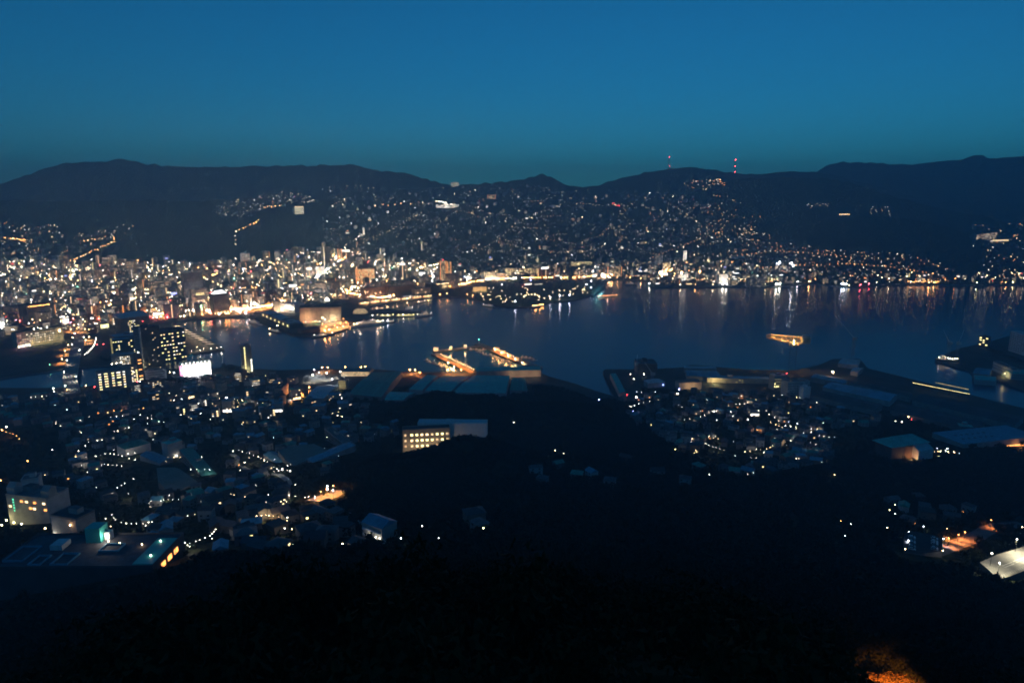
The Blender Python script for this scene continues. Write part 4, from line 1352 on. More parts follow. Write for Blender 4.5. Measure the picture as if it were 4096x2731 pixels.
# ------------------------------------------------------------------ park trees are planted later; park, quay and pier lamps
flat_px('park', [(1900, 1192), (1945, 1214), (2032, 1228), (2108, 1229), (2158, 1215), (2298, 1199), (2360, 1182), (2395, 1150), (2380, 1128), (2230, 1130), (2060, 1140), (1930, 1160)], LAND_Z + .04, 'grass', 'dark seaside park dotted with lamps')
for i, (x, y, pw) in enumerate([(2061, 1222, 30000), (2202, 1204, 26000), (2240, 1200, 40000), (2278, 1196, 40000), (2364, 1165, 9000), (2007, 1152, 5000), (2346, 1150, 6000), (2363, 1138, 6000)]):
    street_lamp(at(x, y, LAND_Z), 'lamp_cool_shore', 'tall bluish white lamp on the edge of the park, %s from the west' % 'first second third fourth fifth sixth seventh eighth'.split()[i], 1.3, 14, pw, (.95, 1, .75), 'tall park lamps', 'street_lamp', 'POINT')
for i in range(9):
    a = math.pi * i / 8
    street_lamp(at(2127 - 31 * math.cos(a), 1193 - 10 * math.sin(a), LAND_Z), 'lamp_warm', 'warm lamp in the arc of lamps in the park', 1.0, 5, 0, None, 'arc of lamps in the park')
for i in range(60):
    x = random.uniform(1905, 2360); y = 1150 + random.uniform(0, 1) ** .8 * (70 - abs(x - 2060) * .1)
    p = at(x, y, LAND_Z)
    if wet(p.x, p.y): continue
    street_lamp(p, 'lamp_warm', 'small warm path lamp among the park trees', .85, 5, 0, None, 'path lamps in the park')
B = Bldg('park_hall', 'long low hall with a lit sign band at the back of the park', 'building', at(2080, 1150, LAND_Z)[:], at(2185, 1142, LAND_Z)[:], h=15, d=40, wall='wall_dark', roof='roof_grey', parapet=0)
B.sign('front', -B.w * .2, 8, 32, 5, 'window_white_bright'); B.sign('front', B.w * .2, 6, 36, 3, 'window_white')
B.lamp(-B.w * .05, 10, B.h + 10, 'lamp_blue', 2.2); light('terrace_light', (-B.w * .3, -14, 5), RED, 16000, parent=B.T)
B = Bldg('waterside_hall', 'warm lit timber hall on the western edge of the park', 'building', at(1893, 1166, LAND_Z)[:], at(1946, 1164, LAND_Z)[:], h=16, d=24, wall='wall_tan', roof='roof_dark')
for s in (-1, 0, 1): light('facade_light', (s * B.w * .4, -14, 5), (1, .66, .28), 30000, parent=B.T)

def slab_quay(name, label, a, b, w, m='concrete_dark', top=LAND_Z, cat='pier'):
    A, Bp = at(*a, top), at(*b, top)
    L = (Bp - A).length; rot = math.atan2(Bp.y - A.y, Bp.x - A.x)
    T = thing(name, label, cat, (A.x, A.y, 0), rot)
    mb = MB(); mb.box(0, L, -w / 2, w / 2, top - 1.6, top, m, bottom=True); mb.build('deck', T)
    for i in range(max(2, int(L / 25))):
        x = 4 + (L - 8) * i / max(1, int(L / 25) - 1)
        mb = MB(); mb.cyl(x, 0, -8, top - 1.6, min(2.2, w * .3), min(2.2, w * .3), 'concrete_dark', 8); mb.build('pile', T)
    claim_line(A, Bp, w)
    return T, L
T, L = slab_quay('jetty', 'narrow lit jetty reaching out from the end of the park', (2384, 1186), (2468, 1181), 9)
for i in range(14):
    mb = MB(); mb.octa(3 + (L - 6) * i / 13, -3.6, LAND_Z + 1.6, .75, 'lamp_orange'); mb.build('lamp', T)
light('jetty_light', (L * .5, -8, 9), (1, .6, .4), 9000, parent=T)

# ------------------------------------------------------------------ ships
def ship(name, label, a, b, beam, hull, decks, hullh=4.5, cat='ship', lamps=0, lampm='lamp_white', funnel=True, power=0, group=None, sw='hull_white'):
    A, Bp = at(*a, 0), at(*b, 0)
    L = (Bp - A).length; c = (A + Bp) / 2
    T = thing(name, label, cat, (c.x, c.y, 0), math.atan2(Bp.y - A.y, Bp.x - A.x), group)
    mb = MB()
    st = [(-.5, .42), (-.42, .5), (.2, .5), (.36, .36), (.5, .02)]
    low, up = [], []
    for s, k in st:
        low.append((s * L * .96, k * beam * .8)); up.append((s * L, k * beam))
    ring = lambda R, z: [(x, -y, z) for x, y in R] + [(x, y, z) for x, y in R[::-1]]
    lo, hi = ring(low, -1.5), ring(up, hullh)
    n = len(lo)
    for i in range(n):
        j = (i + 1) % n
        mb.quad([lo[i], lo[j], hi[j], hi[i]], hull)
    mb.quad(hi, 'concrete_dark')
    mb.build('hull', T)
    z = hullh
    for i, (x0, x1, k, dh) in enumerate(decks):
        mb = MB(); mb.box(x0 * L, x1 * L, -beam * k / 2, beam * k / 2, z + .01, z + dh, sw); dk = mb.build('deck_house', T)
        nw = max(2, int((x1 - x0) * L / 4))
        for s in (-1, 1):
            wb = MB()
            for q in range(nw):
                xx = x0 * L + (x1 - x0) * L * (q + .5) / nw
                y = s * (beam * k / 2 + .03)
                wb.quad([(xx - .7, y, z + dh * .35), (xx + .7, y, z + dh * .35), (xx + .7, y, z + dh * .75), (xx - .7, y, z + dh * .75)], 'window_warm_bright' if random.random() < .6 else 'window_white')
            wb.build('window', dk)['kind'] = 'stuff'
        z += dh
    if funnel:
        mb = MB(); mb.cyl(-L * .12, 0, z, z + 4, 1.6, 1.3, 'orange_paint_glow', 8); mb.build('funnel', T)
    mb = MB(); mb.cyl(L * .18, 0, z * .8, z + 8, .25, .12, 'steel', 5); mb.build('mast', T)
    for i in range(lamps):
        mb = MB(); mb.octa(-L * .4 + L * .75 * i / max(1, lamps - 1), -beam * .3, hullh + random.uniform(1.5, 5), .7, lampm); mb.build('lamp', T)
    if power:
        for s in (-.25, .2): light('deck_light', (L * s, -beam * .2, z + 5), (1, .75, .6), power, parent=T)
    claim_line(A, Bp, beam)
    return T
ship('ferry', 'long white ferry with bright deck lights beside the ferry pier', (1398, 1311), (1550, 1292), 16, 'hull_white', ((-.38, .25, .85, 3), (-.3, .18, .7, 3), (.02, .16, .6, 3)), 6, 'ferry', 12, 'lamp_warm_shore', True, 14000)
ship('patrol_ship', 'pale grey ship moored at the end of the pontoon', (1660, 1270), (1732, 1259), 11, 'hull_white', ((-.3, .2, .8, 3.2), (-.1, .15, .7, 3), (0, .12, .5, 3)), 4.5, 'ship', 2)
ship('tour_boat', 'white tour boat in front of the lit wharf', (1622, 1240), (1652, 1236), 9, 'hull_white', ((-.42, .3, .9, 3.2), (-.4, .2, .85, 3)), 2.5, 'boat', 2, 'lamp_white', False, 6000)
ship('sailing_ship', 'old dark sailing ship with tall masts at the wharf', (1498, 1240), (1585, 1234), 10, 'hull_teal', ((-.4, -.1, .7, 2.2),), 3.5, 'ship', 4, 'lamp_warm', False)
ship('harbour_boat', 'low dark boat moored against the terminal pier tip', (1246, 1352), (1342, 1338), 9, 'hull_dark', ((-.3, .1, .7, 2.4), (-.2, 0, .6, 2.2)), 3, 'boat', 3)
ship('harbour_boat', 'grey boat moored at the inner end of the terminal', (998, 1288), (1050, 1302), 10, 'hull_white', ((-.3, .2, .8, 3), (-.15, .1, .6, 2.5)), 4, 'boat', 1)
ship('harbour_boat', 'small boat with a warm lamp below the terminal roof', (1078, 1322), (1128, 1336), 9, 'hull_dark', ((-.3, .2, .8, 3),), 3, 'boat', 1, 'lamp_warm_shore')
ship('harbour_boat', 'pale boat lying off the western corner of the park', (1930, 1222), (1995, 1234), 9, 'hull_teal', ((-.3, .15, .8, 3), (-.1, .1, .6, 2.5)), 3, 'boat', 1)
ship('harbour_boat', 'teal boat moored near the eastern quay head', (2500, 1141), (2548, 1138), 11, 'hull_teal', ((-.3, .15, .8, 3), (-.1, .1, .6, 3)), 4, 'boat', 0)
ship('pleasure_boat', 'boat edged with a string of orange lamps in front of the park', (2122, 1233), (2178, 1222), 11, 'hull_dark', ((-.35, .2, .8, 3),), 3, 'boat', 10, 'lamp_orange_shore', False)
ship('harbour_boat', 'small boat moored at the wharf near the glass block', (1668, 1214), (1702, 1206), 8, 'hull_dark', ((-.3, .15, .8, 2.6),), 2.5, 'boat', 2)
T, L = slab_quay('pontoon', 'long pontoon with yellow lit waiting shelters beside the moored ships', (1484, 1264), (1690, 1261), 8)
for k, (s, e) in enumerate(((.18, .38), (.5, .82))):
    mb = MB(); mb.box(L * s, L * e, -3, 3, LAND_Z + .01, LAND_Z + 3.4, 'window_yellow', 'roof_grey'); mb.build('shelter', T)
for k in range(10):
    mb = MB(); mb.octa(L * (.03 + .1 * k), -3.4, LAND_Z + 3.6, .7, 'lamp_white_shore' if k % 3 == 0 else 'lamp_yellow'); mb.build('lamp', T)
p = at(1562, 1290, 0)
ship('pilot_boat', 'little dark boat with one violet white lamp off the ferry', (1545, 1292), (1585, 1287), 7, 'hull_dark', ((-.2, .2, .8, 3),), 2.5, 'boat', 1, 'lamp_cool_shore', False)

# ------------------------------------------------------------------ fishing harbour
def breakwater(label, pts, w):
    P = [at(x, y, LAND_Z) for x, y in pts]
    T = thing('breakwater', label, 'breakwater', (P[0].x, P[0].y, 0))
    o = Vector((P[0].x, P[0].y, 0)); mb = MB()
    for a, b in zip(P[:-1], P[1:]):
        d = (b - a).normalized(); n = Vector((-d.y, d.x, 0)) * w / 2
        a, b = a - o - d * w * .0, b - o
        lo = Vector((0, 0, -9))
        q = [a - n, b - n, b + n, a + n]
        mb.quad(q, 'concrete')
        for i in range(4): mb.quad([q[i] + lo, q[(i + 1) % 4] + lo, q[(i + 1) % 4], q[i]], 'concrete_dark')
    mb.build('quay', T)
    return T
breakwater('quay arm under a bright orange strip of lamps, left side of the fishing basin', ((1738, 1412), (1898, 1492)), 16)
breakwater('dark outer quay arm closing the fishing basin', ((1736, 1404), (1922, 1382)), 14)
breakwater('quay arm with five lit huts, right side of the fishing basin', ((1912, 1372), (2158, 1470)), 17)
for nm, a, b, h, lab in (('quay_canopy', (1752, 1425), (1890, 1490), 6, 'long canopy glowing orange along the left quay arm'), ('quay_canopy', (1966, 1400), (2068, 1444), 6, 'long canopy glowing orange along the right quay arm')):
    A, Bp = at(*a, LAND_Z), at(*b, LAND_Z); L = (Bp - A).length
    T = thing(nm, lab, 'canopy', A, math.atan2(Bp.y - A.y, Bp.x - A.x))
    mb = MB(); mb.box(0, L, -5.5, 5.5, .05, .18, 'orange_paint_glow'); mb.build('floor', T)  # orange glow of the lamp strip put into the floor colour
    mb = MB(); mb.box(0, L, 5.2, 6.4, 5.4, 5.8, 'roof_pale', bottom=True); mb.build('canopy_edge', T)
    n = int(L / 9)
    for i in range(n):
        x = L * (i + .5) / n
        mb = MB(); mb.cyl(x, 5.8, 0, 5.4, .2, .2, 'steel', 5); mb.octa(x, 4.6, 5.1, .4, 'lamp_warm'); mb.build('post', T)
        light('canopy_light', (x, 1.5, 9.5), (1, .42, .10), 9000, 'POINT', .4, T)
for i, (x, y) in enumerate(((1988, 1402), (2014, 1415), (2042, 1429), (2070, 1442), (2098, 1458))):
    c = at(x, y, LAND_Z)
    T = thing('quay_hut', 'small gabled hut glowing orange on the right quay arm, %s from the sea' % 'first second third fourth fifth'.split()[i], 'hut', c, -.5, 'lit huts on the quay arm')
    mb = MB(); mb.box(-5, 5, -3.5, 3.5, 0, 4.5, 'wall_white'); mb.build('wall', T)
    mb = MB(); mb.gable(-5, 5, -3.5, 3.5, 4.52, 7.5, 'wall_tan', .4); mb.build('roof', T)
    mb = MB(); mb.octa(-3, -4.4, 4.2, .7, 'lamp_warm_shore'); mb.build('lamp', T)
    light('hut_light', (-6, -9, 9), (1, .5, .15), 6000, parent=T)
for i, (x, y) in enumerate(((1744, 1402), (1804, 1398), (1862, 1392))):
    c = at(x, y, LAND_Z)
    T = thing('quay_hut', 'lit hut on the dark outer quay, %s from the left' % 'first second third'.split()[i], 'hut', c, -.1, 'huts on the outer quay')
    mb = MB(); mb.box(-5 if i == 0 else -3, 5 if i == 0 else 3, -3, 3, 0, 5, 'wall_white'); mb.build('wall', T)
    mb = MB(); mb.gable(-5 if i == 0 else -3, 5 if i == 0 else 3, -3, 3, 5.02, 8, 'wall_white', .4); mb.build('roof', T)
    light('hut_light', (0, -8, 7), (1, .62, .25), 7000, parent=T)
lt = at(1916, 1374, LAND_Z)
T = thing('harbour_beacon', 'slim harbour beacon with a green white lamp at the basin corner', 'beacon', lt)
mb = MB(); mb.cyl(0, 0, 0, 9, 1.2, .8, 'wall_white', 8); mb.build('tower', T); mb = MB(); mb.octa(0, 0, 10, .8, 'lamp_green'); mb.build('lamp', T)
n = 0
for (x0, y0, x1, y1, k) in ((1775, 1425, 1880, 1470, 9), (1700, 1440, 1790, 1475, 8), (1905, 1405, 2040, 1450, 13), (1880, 1398, 1945, 1402, 4), (2090, 1425, 2150, 1440, 4)):
    for i in range(k):
        t = (i + .5) / k
        x, y = x0 + (x1 - x0) * t + random.uniform(-5, 5), y0 + (y1 - y0) * t + random.uniform(-3, 3)
        a = random.uniform(-.4, .4) + (2.4 if k > 4 else 0)
        p = at(x, y, 0)
        if not wet(p.x, p.y): continue
        L = random.uniform(10, 17)
        q0 = p - Vector((math.cos(a), math.sin(a), 0)) * L / 2
        T = thing('fishing_boat', 'small dim fishing boat moored in rows in the fishing basin', 'boat', p, a, 'fishing boats in the basin')
        key = ('boat', i % 3)
        if key not in MESHES:
            Lr, bm = 13, 3.6; mb = MB()
            pts = [(-.5, .4), (.15, .5), (.5, .02)]
            lo = [(s * Lr * .95, -kk * bm * .8, -.6) for s, kk in pts] + [(s * Lr * .95, kk * bm * .8, -.6) for s, kk in pts[::-1]]
            hi = [(s * Lr, -kk * bm, 1.3) for s, kk in pts] + [(s * Lr, kk * bm, 1.3) for s, kk in pts[::-1]]
            for u in range(6): mb.quad([lo[u], lo[(u + 1) % 6], hi[(u + 1) % 6], hi[u]], 'hull_white')
            mb.quad(hi, 'concrete_dark')
            cb = MB(); cb.box(-4, -.5, -1.2, 1.2, 1.31, 3.6, 'hull_white'); ms = MB(); ms.cyl(1.5, 0, 1.3, 7, .12, .06, 'steel', 4); ms.bar((1.5, 0, 6), (-4, 0, 4), .1, 'steel')
            MESHES[key] = (mb.mesh('hull'), cb.mesh('cabin'), ms.mesh('mast'))
        for nm, me in zip(('hull', 'cabin', 'mast'), MESHES[key]): link(nm, me, T)
for i, (x, y) in enumerate(((1792, 1462), (1817, 1477), (1807, 1484))):
    street_lamp(at(x, y + 3, LAND_Z) if i else at(x, y, 1), 'lamp_warm_shore', 'round yellow lamp over the boats left of the quay arm', .9, 6, 3000, WARM, 'lamps by the quay arm', kind='POINT')
# market sheds
quad_shed('market_shed', 'teal roofed shed at the water on the left of the market', 'shed', ((1392, 1576), (1527, 1588), (1609, 1486), (1487, 1489)), 11, 3, 'roof_green', panels=12)
quad_shed('market_shed', 'narrow bright teal roof strip next to the left market shed', 'shed', ((1636, 1556), (1690, 1560), (1752, 1502), (1708, 1499)), 11, 2, 'roof_teal', panels=8)
quad_shed('market_shed', 'teal shed roof in the middle of the market', 'shed', ((1700, 1562), (1800, 1568), (1880, 1504), (1770, 1503)), 11, 3, 'roof_teal', panels=10)
quad_shed('market_shed', 'broad bright teal shed roof on the right of the market', 'shed', ((1812, 1570), (2024, 1572), (2040, 1503), (1896, 1500)), 11, 3, 'roof_teal', panels=14)
B = Bldg('market_hall', 'long market hall with a pale roof and a lit tan wall', 'hall', at(1904, 1512, LAND_Z)[:], at(2164, 1506, LAND_Z)[:], h=13, d=30, wall='wall_tan', roof='roof_teal', parapet=0, plant=False)
for k in range(3): light('wall_light', (B.w * (.05 + .18 * k), -11, 6), (1, .66, .36), 3500, parent=B.T)
quad_shed('market_shed', 'small pale teal shed below the left market shed', 'shed', ((1536, 1600), (1612, 1600), (1660, 1570), (1560, 1566)), 9, 2, 'roof_teal', panels=6)
quad_shed('warehouse', 'pale grey warehouse roof beside the orange lit yard', 'warehouse', ((1222, 1592), (1296, 1594), (1350, 1546), (1268, 1544)), 9, 2.5, 'roof_pale', panels=8)
quad_shed('warehouse', 'green roofed warehouse right of the broad teal shed', 'warehouse', ((2040, 1560), (2110, 1562), (2100, 1512), (2050, 1510)), 9, 2.5, 'roof_green', panels=6)
B = Bldg('car_deck', 'lit open car deck building on the waterfront', 'building', at(1366, 1505, LAND_Z)[:], at(1480, 1505, LAND_Z)[:], h=9, d=26, wall='concrete', roof='concrete', plant=False)
for k in range(3): B.bands('front', 1, 'window_warm', 1.3, 1.2 + k * 2.8, 3, 1.0, 'lit_level', .15)
for x, y, c, pw in ((1382, 1482, 'orange', 14000), (1445, 1482, 'orange', 30000), (1462, 1482, 'orange', 30000), (1290, 1484, 'orange', 60000), (1312, 1484, 'orange', 40000), (1640, 1494, 'orange', 50000), (1662, 1494, 'orange', 40000), (1680, 1504, 'warm', 20000), (1790, 1494, 'orange', 30000), (1815, 1496, 'orange', 40000), (1845, 1494, 'orange', 30000)):
    street_lamp(at(x, y + 3, LAND_Z), 'lamp_orange_shore', 'orange quay lamp on the near waterfront before the market', .7, 9, pw, ORANGE, 'orange quay lamps', kind='SPOT')
for x, y, c, pw in ((1258, 1498, 'cool', 60000), (1278, 1510, 'cool', 40000), (1252, 1520, 'white', 60000), (1308, 1512, 'white', 60000), (1362, 1506, 'white', 30000), (1330, 1538, 'cool', 40000)):
    street_lamp(at(x, y + 4, LAND_Z), 'lamp_' + c, 'bright white yard lamp behind the near waterfront', 1.0, 12, pw, COLOR[c], 'white yard lamps', kind='SPOT')
B = Bldg('office_block', 'cream four storey block beside the market yard', 'building', at(1356, 1556, LAND_Z)[:], at(1384, 1556, LAND_Z)[:], h=15, d=12, wall='wall_tan', roof='roof_pale')
B.bands('front', 4, 'wall_dark', .9, 1.6, 3.5, .8, 'window_band', .06); light('wall_light', (0, -9, 8), YELLOW, 3000, parent=B.T)
B = Bldg('apartment_block', 'orange lit balcony block beside the orange yard', 'building', (1128, 1592), (1156, 1570), h=17, d=12, wall='wall_tan', roof='roof_dark')
B.bands('front', 5, 'wall_pale', .8, 1.4, 3.3); light('yard_light', (8, -9, 7), ORANGE, 12000, parent=B.T)
for x, y, pw in ((1172, 1582, 60000), (1187, 1610, 60000), (1238, 1566, 50000), (1205, 1590, 50000)):
    street_lamp(ground(x, y), 'lamp_orange', 'strong orange lamp in the yard beside the grey warehouse', 1.1, 8, pw, ORANGE, 'orange yard lamps', kind='SPOT', spot=165)

# ------------------------------------------------------------------ shipyard side
def hammerhead():
    base = at(3166, 1488, LAND_Z); r = math.hypot(base.x, base.y)
    zt, zb, zl = at_range(3166, 1347, r).z, at_range(3166, 1376, r).z, at_range(3166, 1384, r).z
    s = depth_of(base) / FPX
    T = thing('cantilever_crane', 'giant cantilever crane with its truss jib lit yellow, legs dark', 'crane', base, -math.atan2(base.x, base.y))
    z0 = zb - base.z; z1 = zt - base.z
    x0, x1 = (3062 - 3166) * s, (3224 - 3166) * s
    mb = MB()
    hw = 6.5
    for sx in (-1, 1):
        for sy in (-1, 1):
            mb.bar((sx * hw, sy * hw, -3), (sx * hw * .8, sy * hw * .8, z0 - 2), .7, 'steel_dark')
    for k in range(4):
        za, zc = z0 * k / 4, z0 * (k + 1) / 4
        for s2 in (-1, 1):
            mb.bar((-hw, s2 * hw, za), (hw, s2 * hw, zc), .35, 'steel_dark'); mb.bar((s2 * hw, hw, za), (s2 * hw, -hw, zc), .35, 'steel_dark')
    mb.build('tower', T)
    mb = MB(); mb.cyl(0, 0, z0 - 2.4, z0 - 1.2, 9, 9, 'steel_dark', 16); mb.cyl(0, 0, z0 - 1.2, z0 + 1.2, 8, 8, 'steel_cream', 16); mb.build('turntable', T)
    def low(x): return z0 + 1.3 + ((z1 - z0) * .62 * min(1, abs(x / x0)) ** 1.1 if x < 0 else (z1 - z0) * .3 * (x / x1))
    n = 12
    for sy in (-4.5, 4.5):
        mb = MB(); prev = None
        for i in range(n + 1):
            x = x0 + (x1 - x0) * i / n
            b, t = Vector((x, sy, low(x))), Vector((x, sy, z1))
            mb.bar(b, t, 1.3, 'steel_cream')
            if prev:
                mb.bar(prev[0], b, 2.2, 'steel_cream'); mb.bar(prev[1], t, 1.9, 'steel_cream')
                mb.bar(prev[0] if i % 2 else prev[1], t if i % 2 else b, 1.5, 'steel_cream')
            prev = (b, t)
        mb.build('jib_truss', T)
    mb = MB()
    for i in range(n + 1):
        x = x0 + (x1 - x0) * i / n
        mb.bar((x, -4.5, z1), (x, 4.5, z1), .6, 'steel_cream'); mb.bar((x, -4.5, low(x)), (x, 4.5, low(x)), .6, 'steel_cream')
    mb.build('cross_beam', T)['kind'] = 'stuff'
    mb = MB(); mb.box(x1 - 15, x1 - 3, -4, 4, z1 + .5, z1 + 5, 'wall_pale', bottom=True); mb.build('machine_house', T)
    mb = MB(); mb.box(x1 - 12, x1 - 1, -4, 4, z0 + 5, z1 - 1, 'steel_cream', bottom=True); mb.build('counterweight', T)
    for x, z, pw in ((0, z0 + 9, 9000), (-2, z0 + 2, 6000), (14, z0 + 7, 7000), (-20, z0 + 9, 5000), (-34, z0 + 12, 1500), (22, z0 + 8, 3000)):
        light('crane_light', (x, 0, z), (1, .52, .15), pw * 8, 'POINT', .4, T)
    mb = MB(); mb.octa(0, -5.4, z0 + 7, 1.4, 'lamp_yellow'); mb.build('lamp', T)
    mb = MB(); mb.octa(0, -5.4, z0 + 2, 1.6, 'lamp_yellow'); mb.build('lamp', T)
hammerhead()

def jib_crane(px, py, H, jib, label, m='steel', col=None, z=LAND_Z):
    p = at(px, py, z)
    T = thing('jib_crane', label, 'crane', p, 0, 'shipyard jib cranes')
    mb = MB()
    for sx in (-1, 1):
        for sy in (-1, 1): mb.bar((sx * 3, sy * 3, -1), (sx * 1.6, sy * 1.6, H), .5, m)
    for k in range(6):
        za, zb = H * k / 6, H * (k + 1) / 6
        mb.bar((-2.6, -2.6, za), (2.4, -2.4, zb), .35, m); mb.bar((2.6, 2.6, za), (-2.4, 2.4, zb), .35, m)
    mb.build('tower', T)
    mb = MB(); mb.box(-3, 5, -2.5, 2.5, H + .01, H + 5, 'wall_pale', bottom=True); mb.build('cab', T)
    tip = Vector(jib); a = Vector((0, 0, H + 3)); mb = MB()
    for s in (-1.1, 1.1):
        mb.bar(a + Vector((0, s, 0)), a + tip + Vector((0, s * .3, 0)), .5, 'hull_white')
        for k in range(8):
            mb.bar(a + tip * (k / 8) + Vector((0, s, 0)), a + tip * ((k + 1) / 8) + Vector((0, -s * .8, .6)), .3, 'hull_white')
    mb.build('jib', T)
    mb = MB(); mb.bar(a + tip, a + tip + Vector((0, 0, -H * .5)), .12, 'steel_dark'); mb.build('hoist_cable', T)
jib_crane(3408, 1450, 48, (-40, 10, 46), 'tall faint crane with its jib raised over the right of the harbour')
jib_crane(2545, 1497, 18, (2, 6, 16), 'small dockside crane with an upright jib by the covered slip')
jib_crane(2608, 1530, 14, (-14, 4, 20), 'small dockside crane leaning left beside the pale dome roof')
jib_crane(3790, 1432, 30, (-12, 6, 26), 'dim crane on the far right shipyard quay')
jib_crane(3825, 1440, 34, (12, 6, 26), 'second dim crane on the far right shipyard quay')

quad_shed('slip_shed', 'long pale teal roof of the narrow slipway shed', 'shed', ((2478, 1572), (2502, 1566), (2462, 1492), (2440, 1494)), 9, 1.5, 'roof_teal', panels=6)
flat_px('slip_quay', [(2412, 1494), (2440, 1490), (2482, 1574), (2458, 1590)], LAND_Z + .04, 'asphalt', 'dark slipway quay beside the teal shed')
B = Bldg('shipyard_hall', 'big dark block standing on the slipway quay', 'hall', at(2552, 1500, LAND_Z)[:], at(2628, 1500, LAND_Z)[:], h=22, d=40, wall='wall_dark', roof='roof_dark', parapet=0)
B = Bldg('shipyard_hall', 'shipyard hall with a lit green-grey roof and rounded front', 'hall', at(2592, 1552, LAND_Z)[:], at(2660, 1548, LAND_Z)[:], h=9, d=20, wall='wall_grey', roof='roof_pale', shape='hip', ridge=5)
quad_shed('shipyard_shed', 'bright blue flat roof beside the dark shipyard basin', 'shed', ((2746, 1502), (2888, 1512), (2868, 1484), (2742, 1480)), 9, 2, 'roof_blue', panels=9)
quad_shed('shipyard_shed', 'thin pale roof strip behind the bright blue roof', 'shed', ((2736, 1472), (2866, 1474), (2862, 1466), (2736, 1464)), 9, 1, 'roof_pale', panels=8)
B = Bldg('shipyard_office', 'long pale wall of the shipyard office below the blue roof', 'building', at(2828, 1530, LAND_Z)[:], at(3092, 1536, LAND_Z)[:], h=9, d=18, wall='wall_tan', roof='roof_blue', parapet=0)
B.windows('front', 14, 2, ['window_yellow_dim'], .35, None, 1.4, 1.4, 3.6, -B.w * .5, B.w * .1)
light('yard_light', (-B.w * .4, -12, 7), YELLOW, 16000, parent=B.T)
B = Bldg('shipyard_office', 'wavy fronted pale building lit at its foot beside the long office', 'building', at(2716, 1560, LAND_Z)[:], at(2806, 1556, LAND_Z)[:], h=13, d=18, wall='wall_tan', roof='roof_grey', shape='hip', ridge=4)
light('yard_light', (0, -14, 8), WARM, 9000, parent=B.T)
B = Bldg('shipyard_office', 'broad blue-grey office block with small dark windows behind the houses', 'building', (3148, 1585), (3235, 1580), h=24, d=20, wall='wall_pale', roof='roof_grey')
B.windows('front', 10, 5, ['glass_dark'], .9, None, 1.4, 4, 4.2)
B = Bldg('shipyard_office', 'block with a lit stair window left of the blue-grey office', 'building', (3094, 1562), (3146, 1560), h=26, d=18, wall='wall_grey', roof='roof_pale')
B.windows('front', 3, 2, ['window_yellow_bright'], .7, None, 2.4, 6, 5, -B.w * .5, -B.w * .1)
B.bands('front', 4, 'window_yellow_dim', .7, 6, 4.6, 1, 'window_band', .06)
B.lamp(B.w * .45, 2, B.h + 4, 'lamp_red', .7)
B = Bldg('pale_house_block', 'narrow pale block in front of the blue-grey office', 'building', (3212, 1598), (3240, 1594), h=20, d=10, wall='wall_white', roof='roof_pale')
SH = [(((3244, 1508), (3384, 1534), (3390, 1520), (3262, 1494)), 'roof_blue', 'long blue-grey shed with a lit doorway right of the offices'),
      (((3400, 1532), (3640, 1588), (3650, 1572), (3420, 1520)), 'roof_dark', 'long dark shed roof in the right shipyard, upper row'),
      (((3290, 1548), (3560, 1606), (3590, 1578), (3330, 1528)), 'roof_blue', 'long blue-grey shed roof in the right shipyard, middle row'),
      (((3240, 1580), (3500, 1642), (3530, 1618), (3280, 1560)), 'roof_dark', 'long dark shed roof in the right shipyard, lower row'),
      (((3560, 1640), (3900, 1722), (3940, 1690), (3600, 1612)), 'roof_dark', 'very long dark shed roof at the right, lower row'),
      (((3650, 1600), (4060, 1700), (4096, 1668), (3690, 1576)), 'roof_dark', 'very long dark shed roof at the right, upper row')]
for c, m, lab in SH:
    quad_shed('shipyard_shed', lab, 'shed', c, 9, 2.2, m, panels=12)
p = at(3330, 1508, LAND_Z)
street_lamp(p, 'lamp_warm_shore', 'bright pair of lamps at the doorway of the blue-grey shed', 1.3, 10, 9000, WARM, 'shed doorway lamps', kind='POINT')
quad_shed('quay_shed', 'pale blue roof out on the right quay tip', 'shed', ((3352, 1452), (3432, 1462), (3442, 1440), (3372, 1432)), 8, 1.5, 'roof_pale', panels=6)
quad_shed('quay_shed', 'small pale blue roof below the quay tip roof', 'shed', ((3402, 1484), (3432, 1490), (3454, 1472), (3420, 1468)), 8, 1.5, 'roof_pale', panels=4)
# ships in the right basin with a string of lights
def rail_lights(a, b, n, label, r, m):
    A, Bp = at(*a, 0), at(*b, 0); L = (Bp - A).length
    T = thing('dock_gantry', label, 'gantry', (A.x, A.y, LAND_Z), math.atan2(Bp.y - A.y, Bp.x - A.x))
    mb = MB(); mb.box(0, L, -.6, .6, 9.0, 10.0, 'steel_dark', bottom=True); mb.build('beam', T)
    for k in range(7):
        mb = MB(); mb.bar((L * (.02 + .16 * k), 0, -6), (L * (.02 + .16 * k), 0, 9), .6, 'steel_dark'); mb.build('leg', T)
    mb = MB()
    for k in range(n):
        x = L * (k + .5) / n; mb.box(x - L / n * .42, x + L / n * .42, -.66 - r, -.61, 9.2, 9.2 + r, m, bottom=True)
    mb.build('light_strip', T)
rail_lights((3648, 1557), (3876, 1604), 26, 'thin long line of pale light along the lower dock gantry', .5, 'window_yellow_bright')
rail_lights((3740, 1556), (3872, 1585), 16, 'thin shorter line of pale light along the upper dock gantry', .4, 'window_yellow')
T = ship('moored_ship', 'dark ship with a bright string of deck lights at the far right quay', (3742, 1446), (3838, 1452), 16, 'hull_dark', ((-.35, -.1, .8, 5), (-.3, -.15, .6, 4)), 6, 'ship', 9, 'lamp_white', False)
B = Bldg('company_block', 'large slab block with rows of small windows at the right edge', 'building', at(4032, 1402, LAND_Z)[:], at(4180, 1450, LAND_Z)[:], h=44, d=18, wall='wall_white', roof='roof_pale')
B.windows('front', 16, 9, ['glass_dark'], .95, None, 1.7, 4, 4.4, single=True)
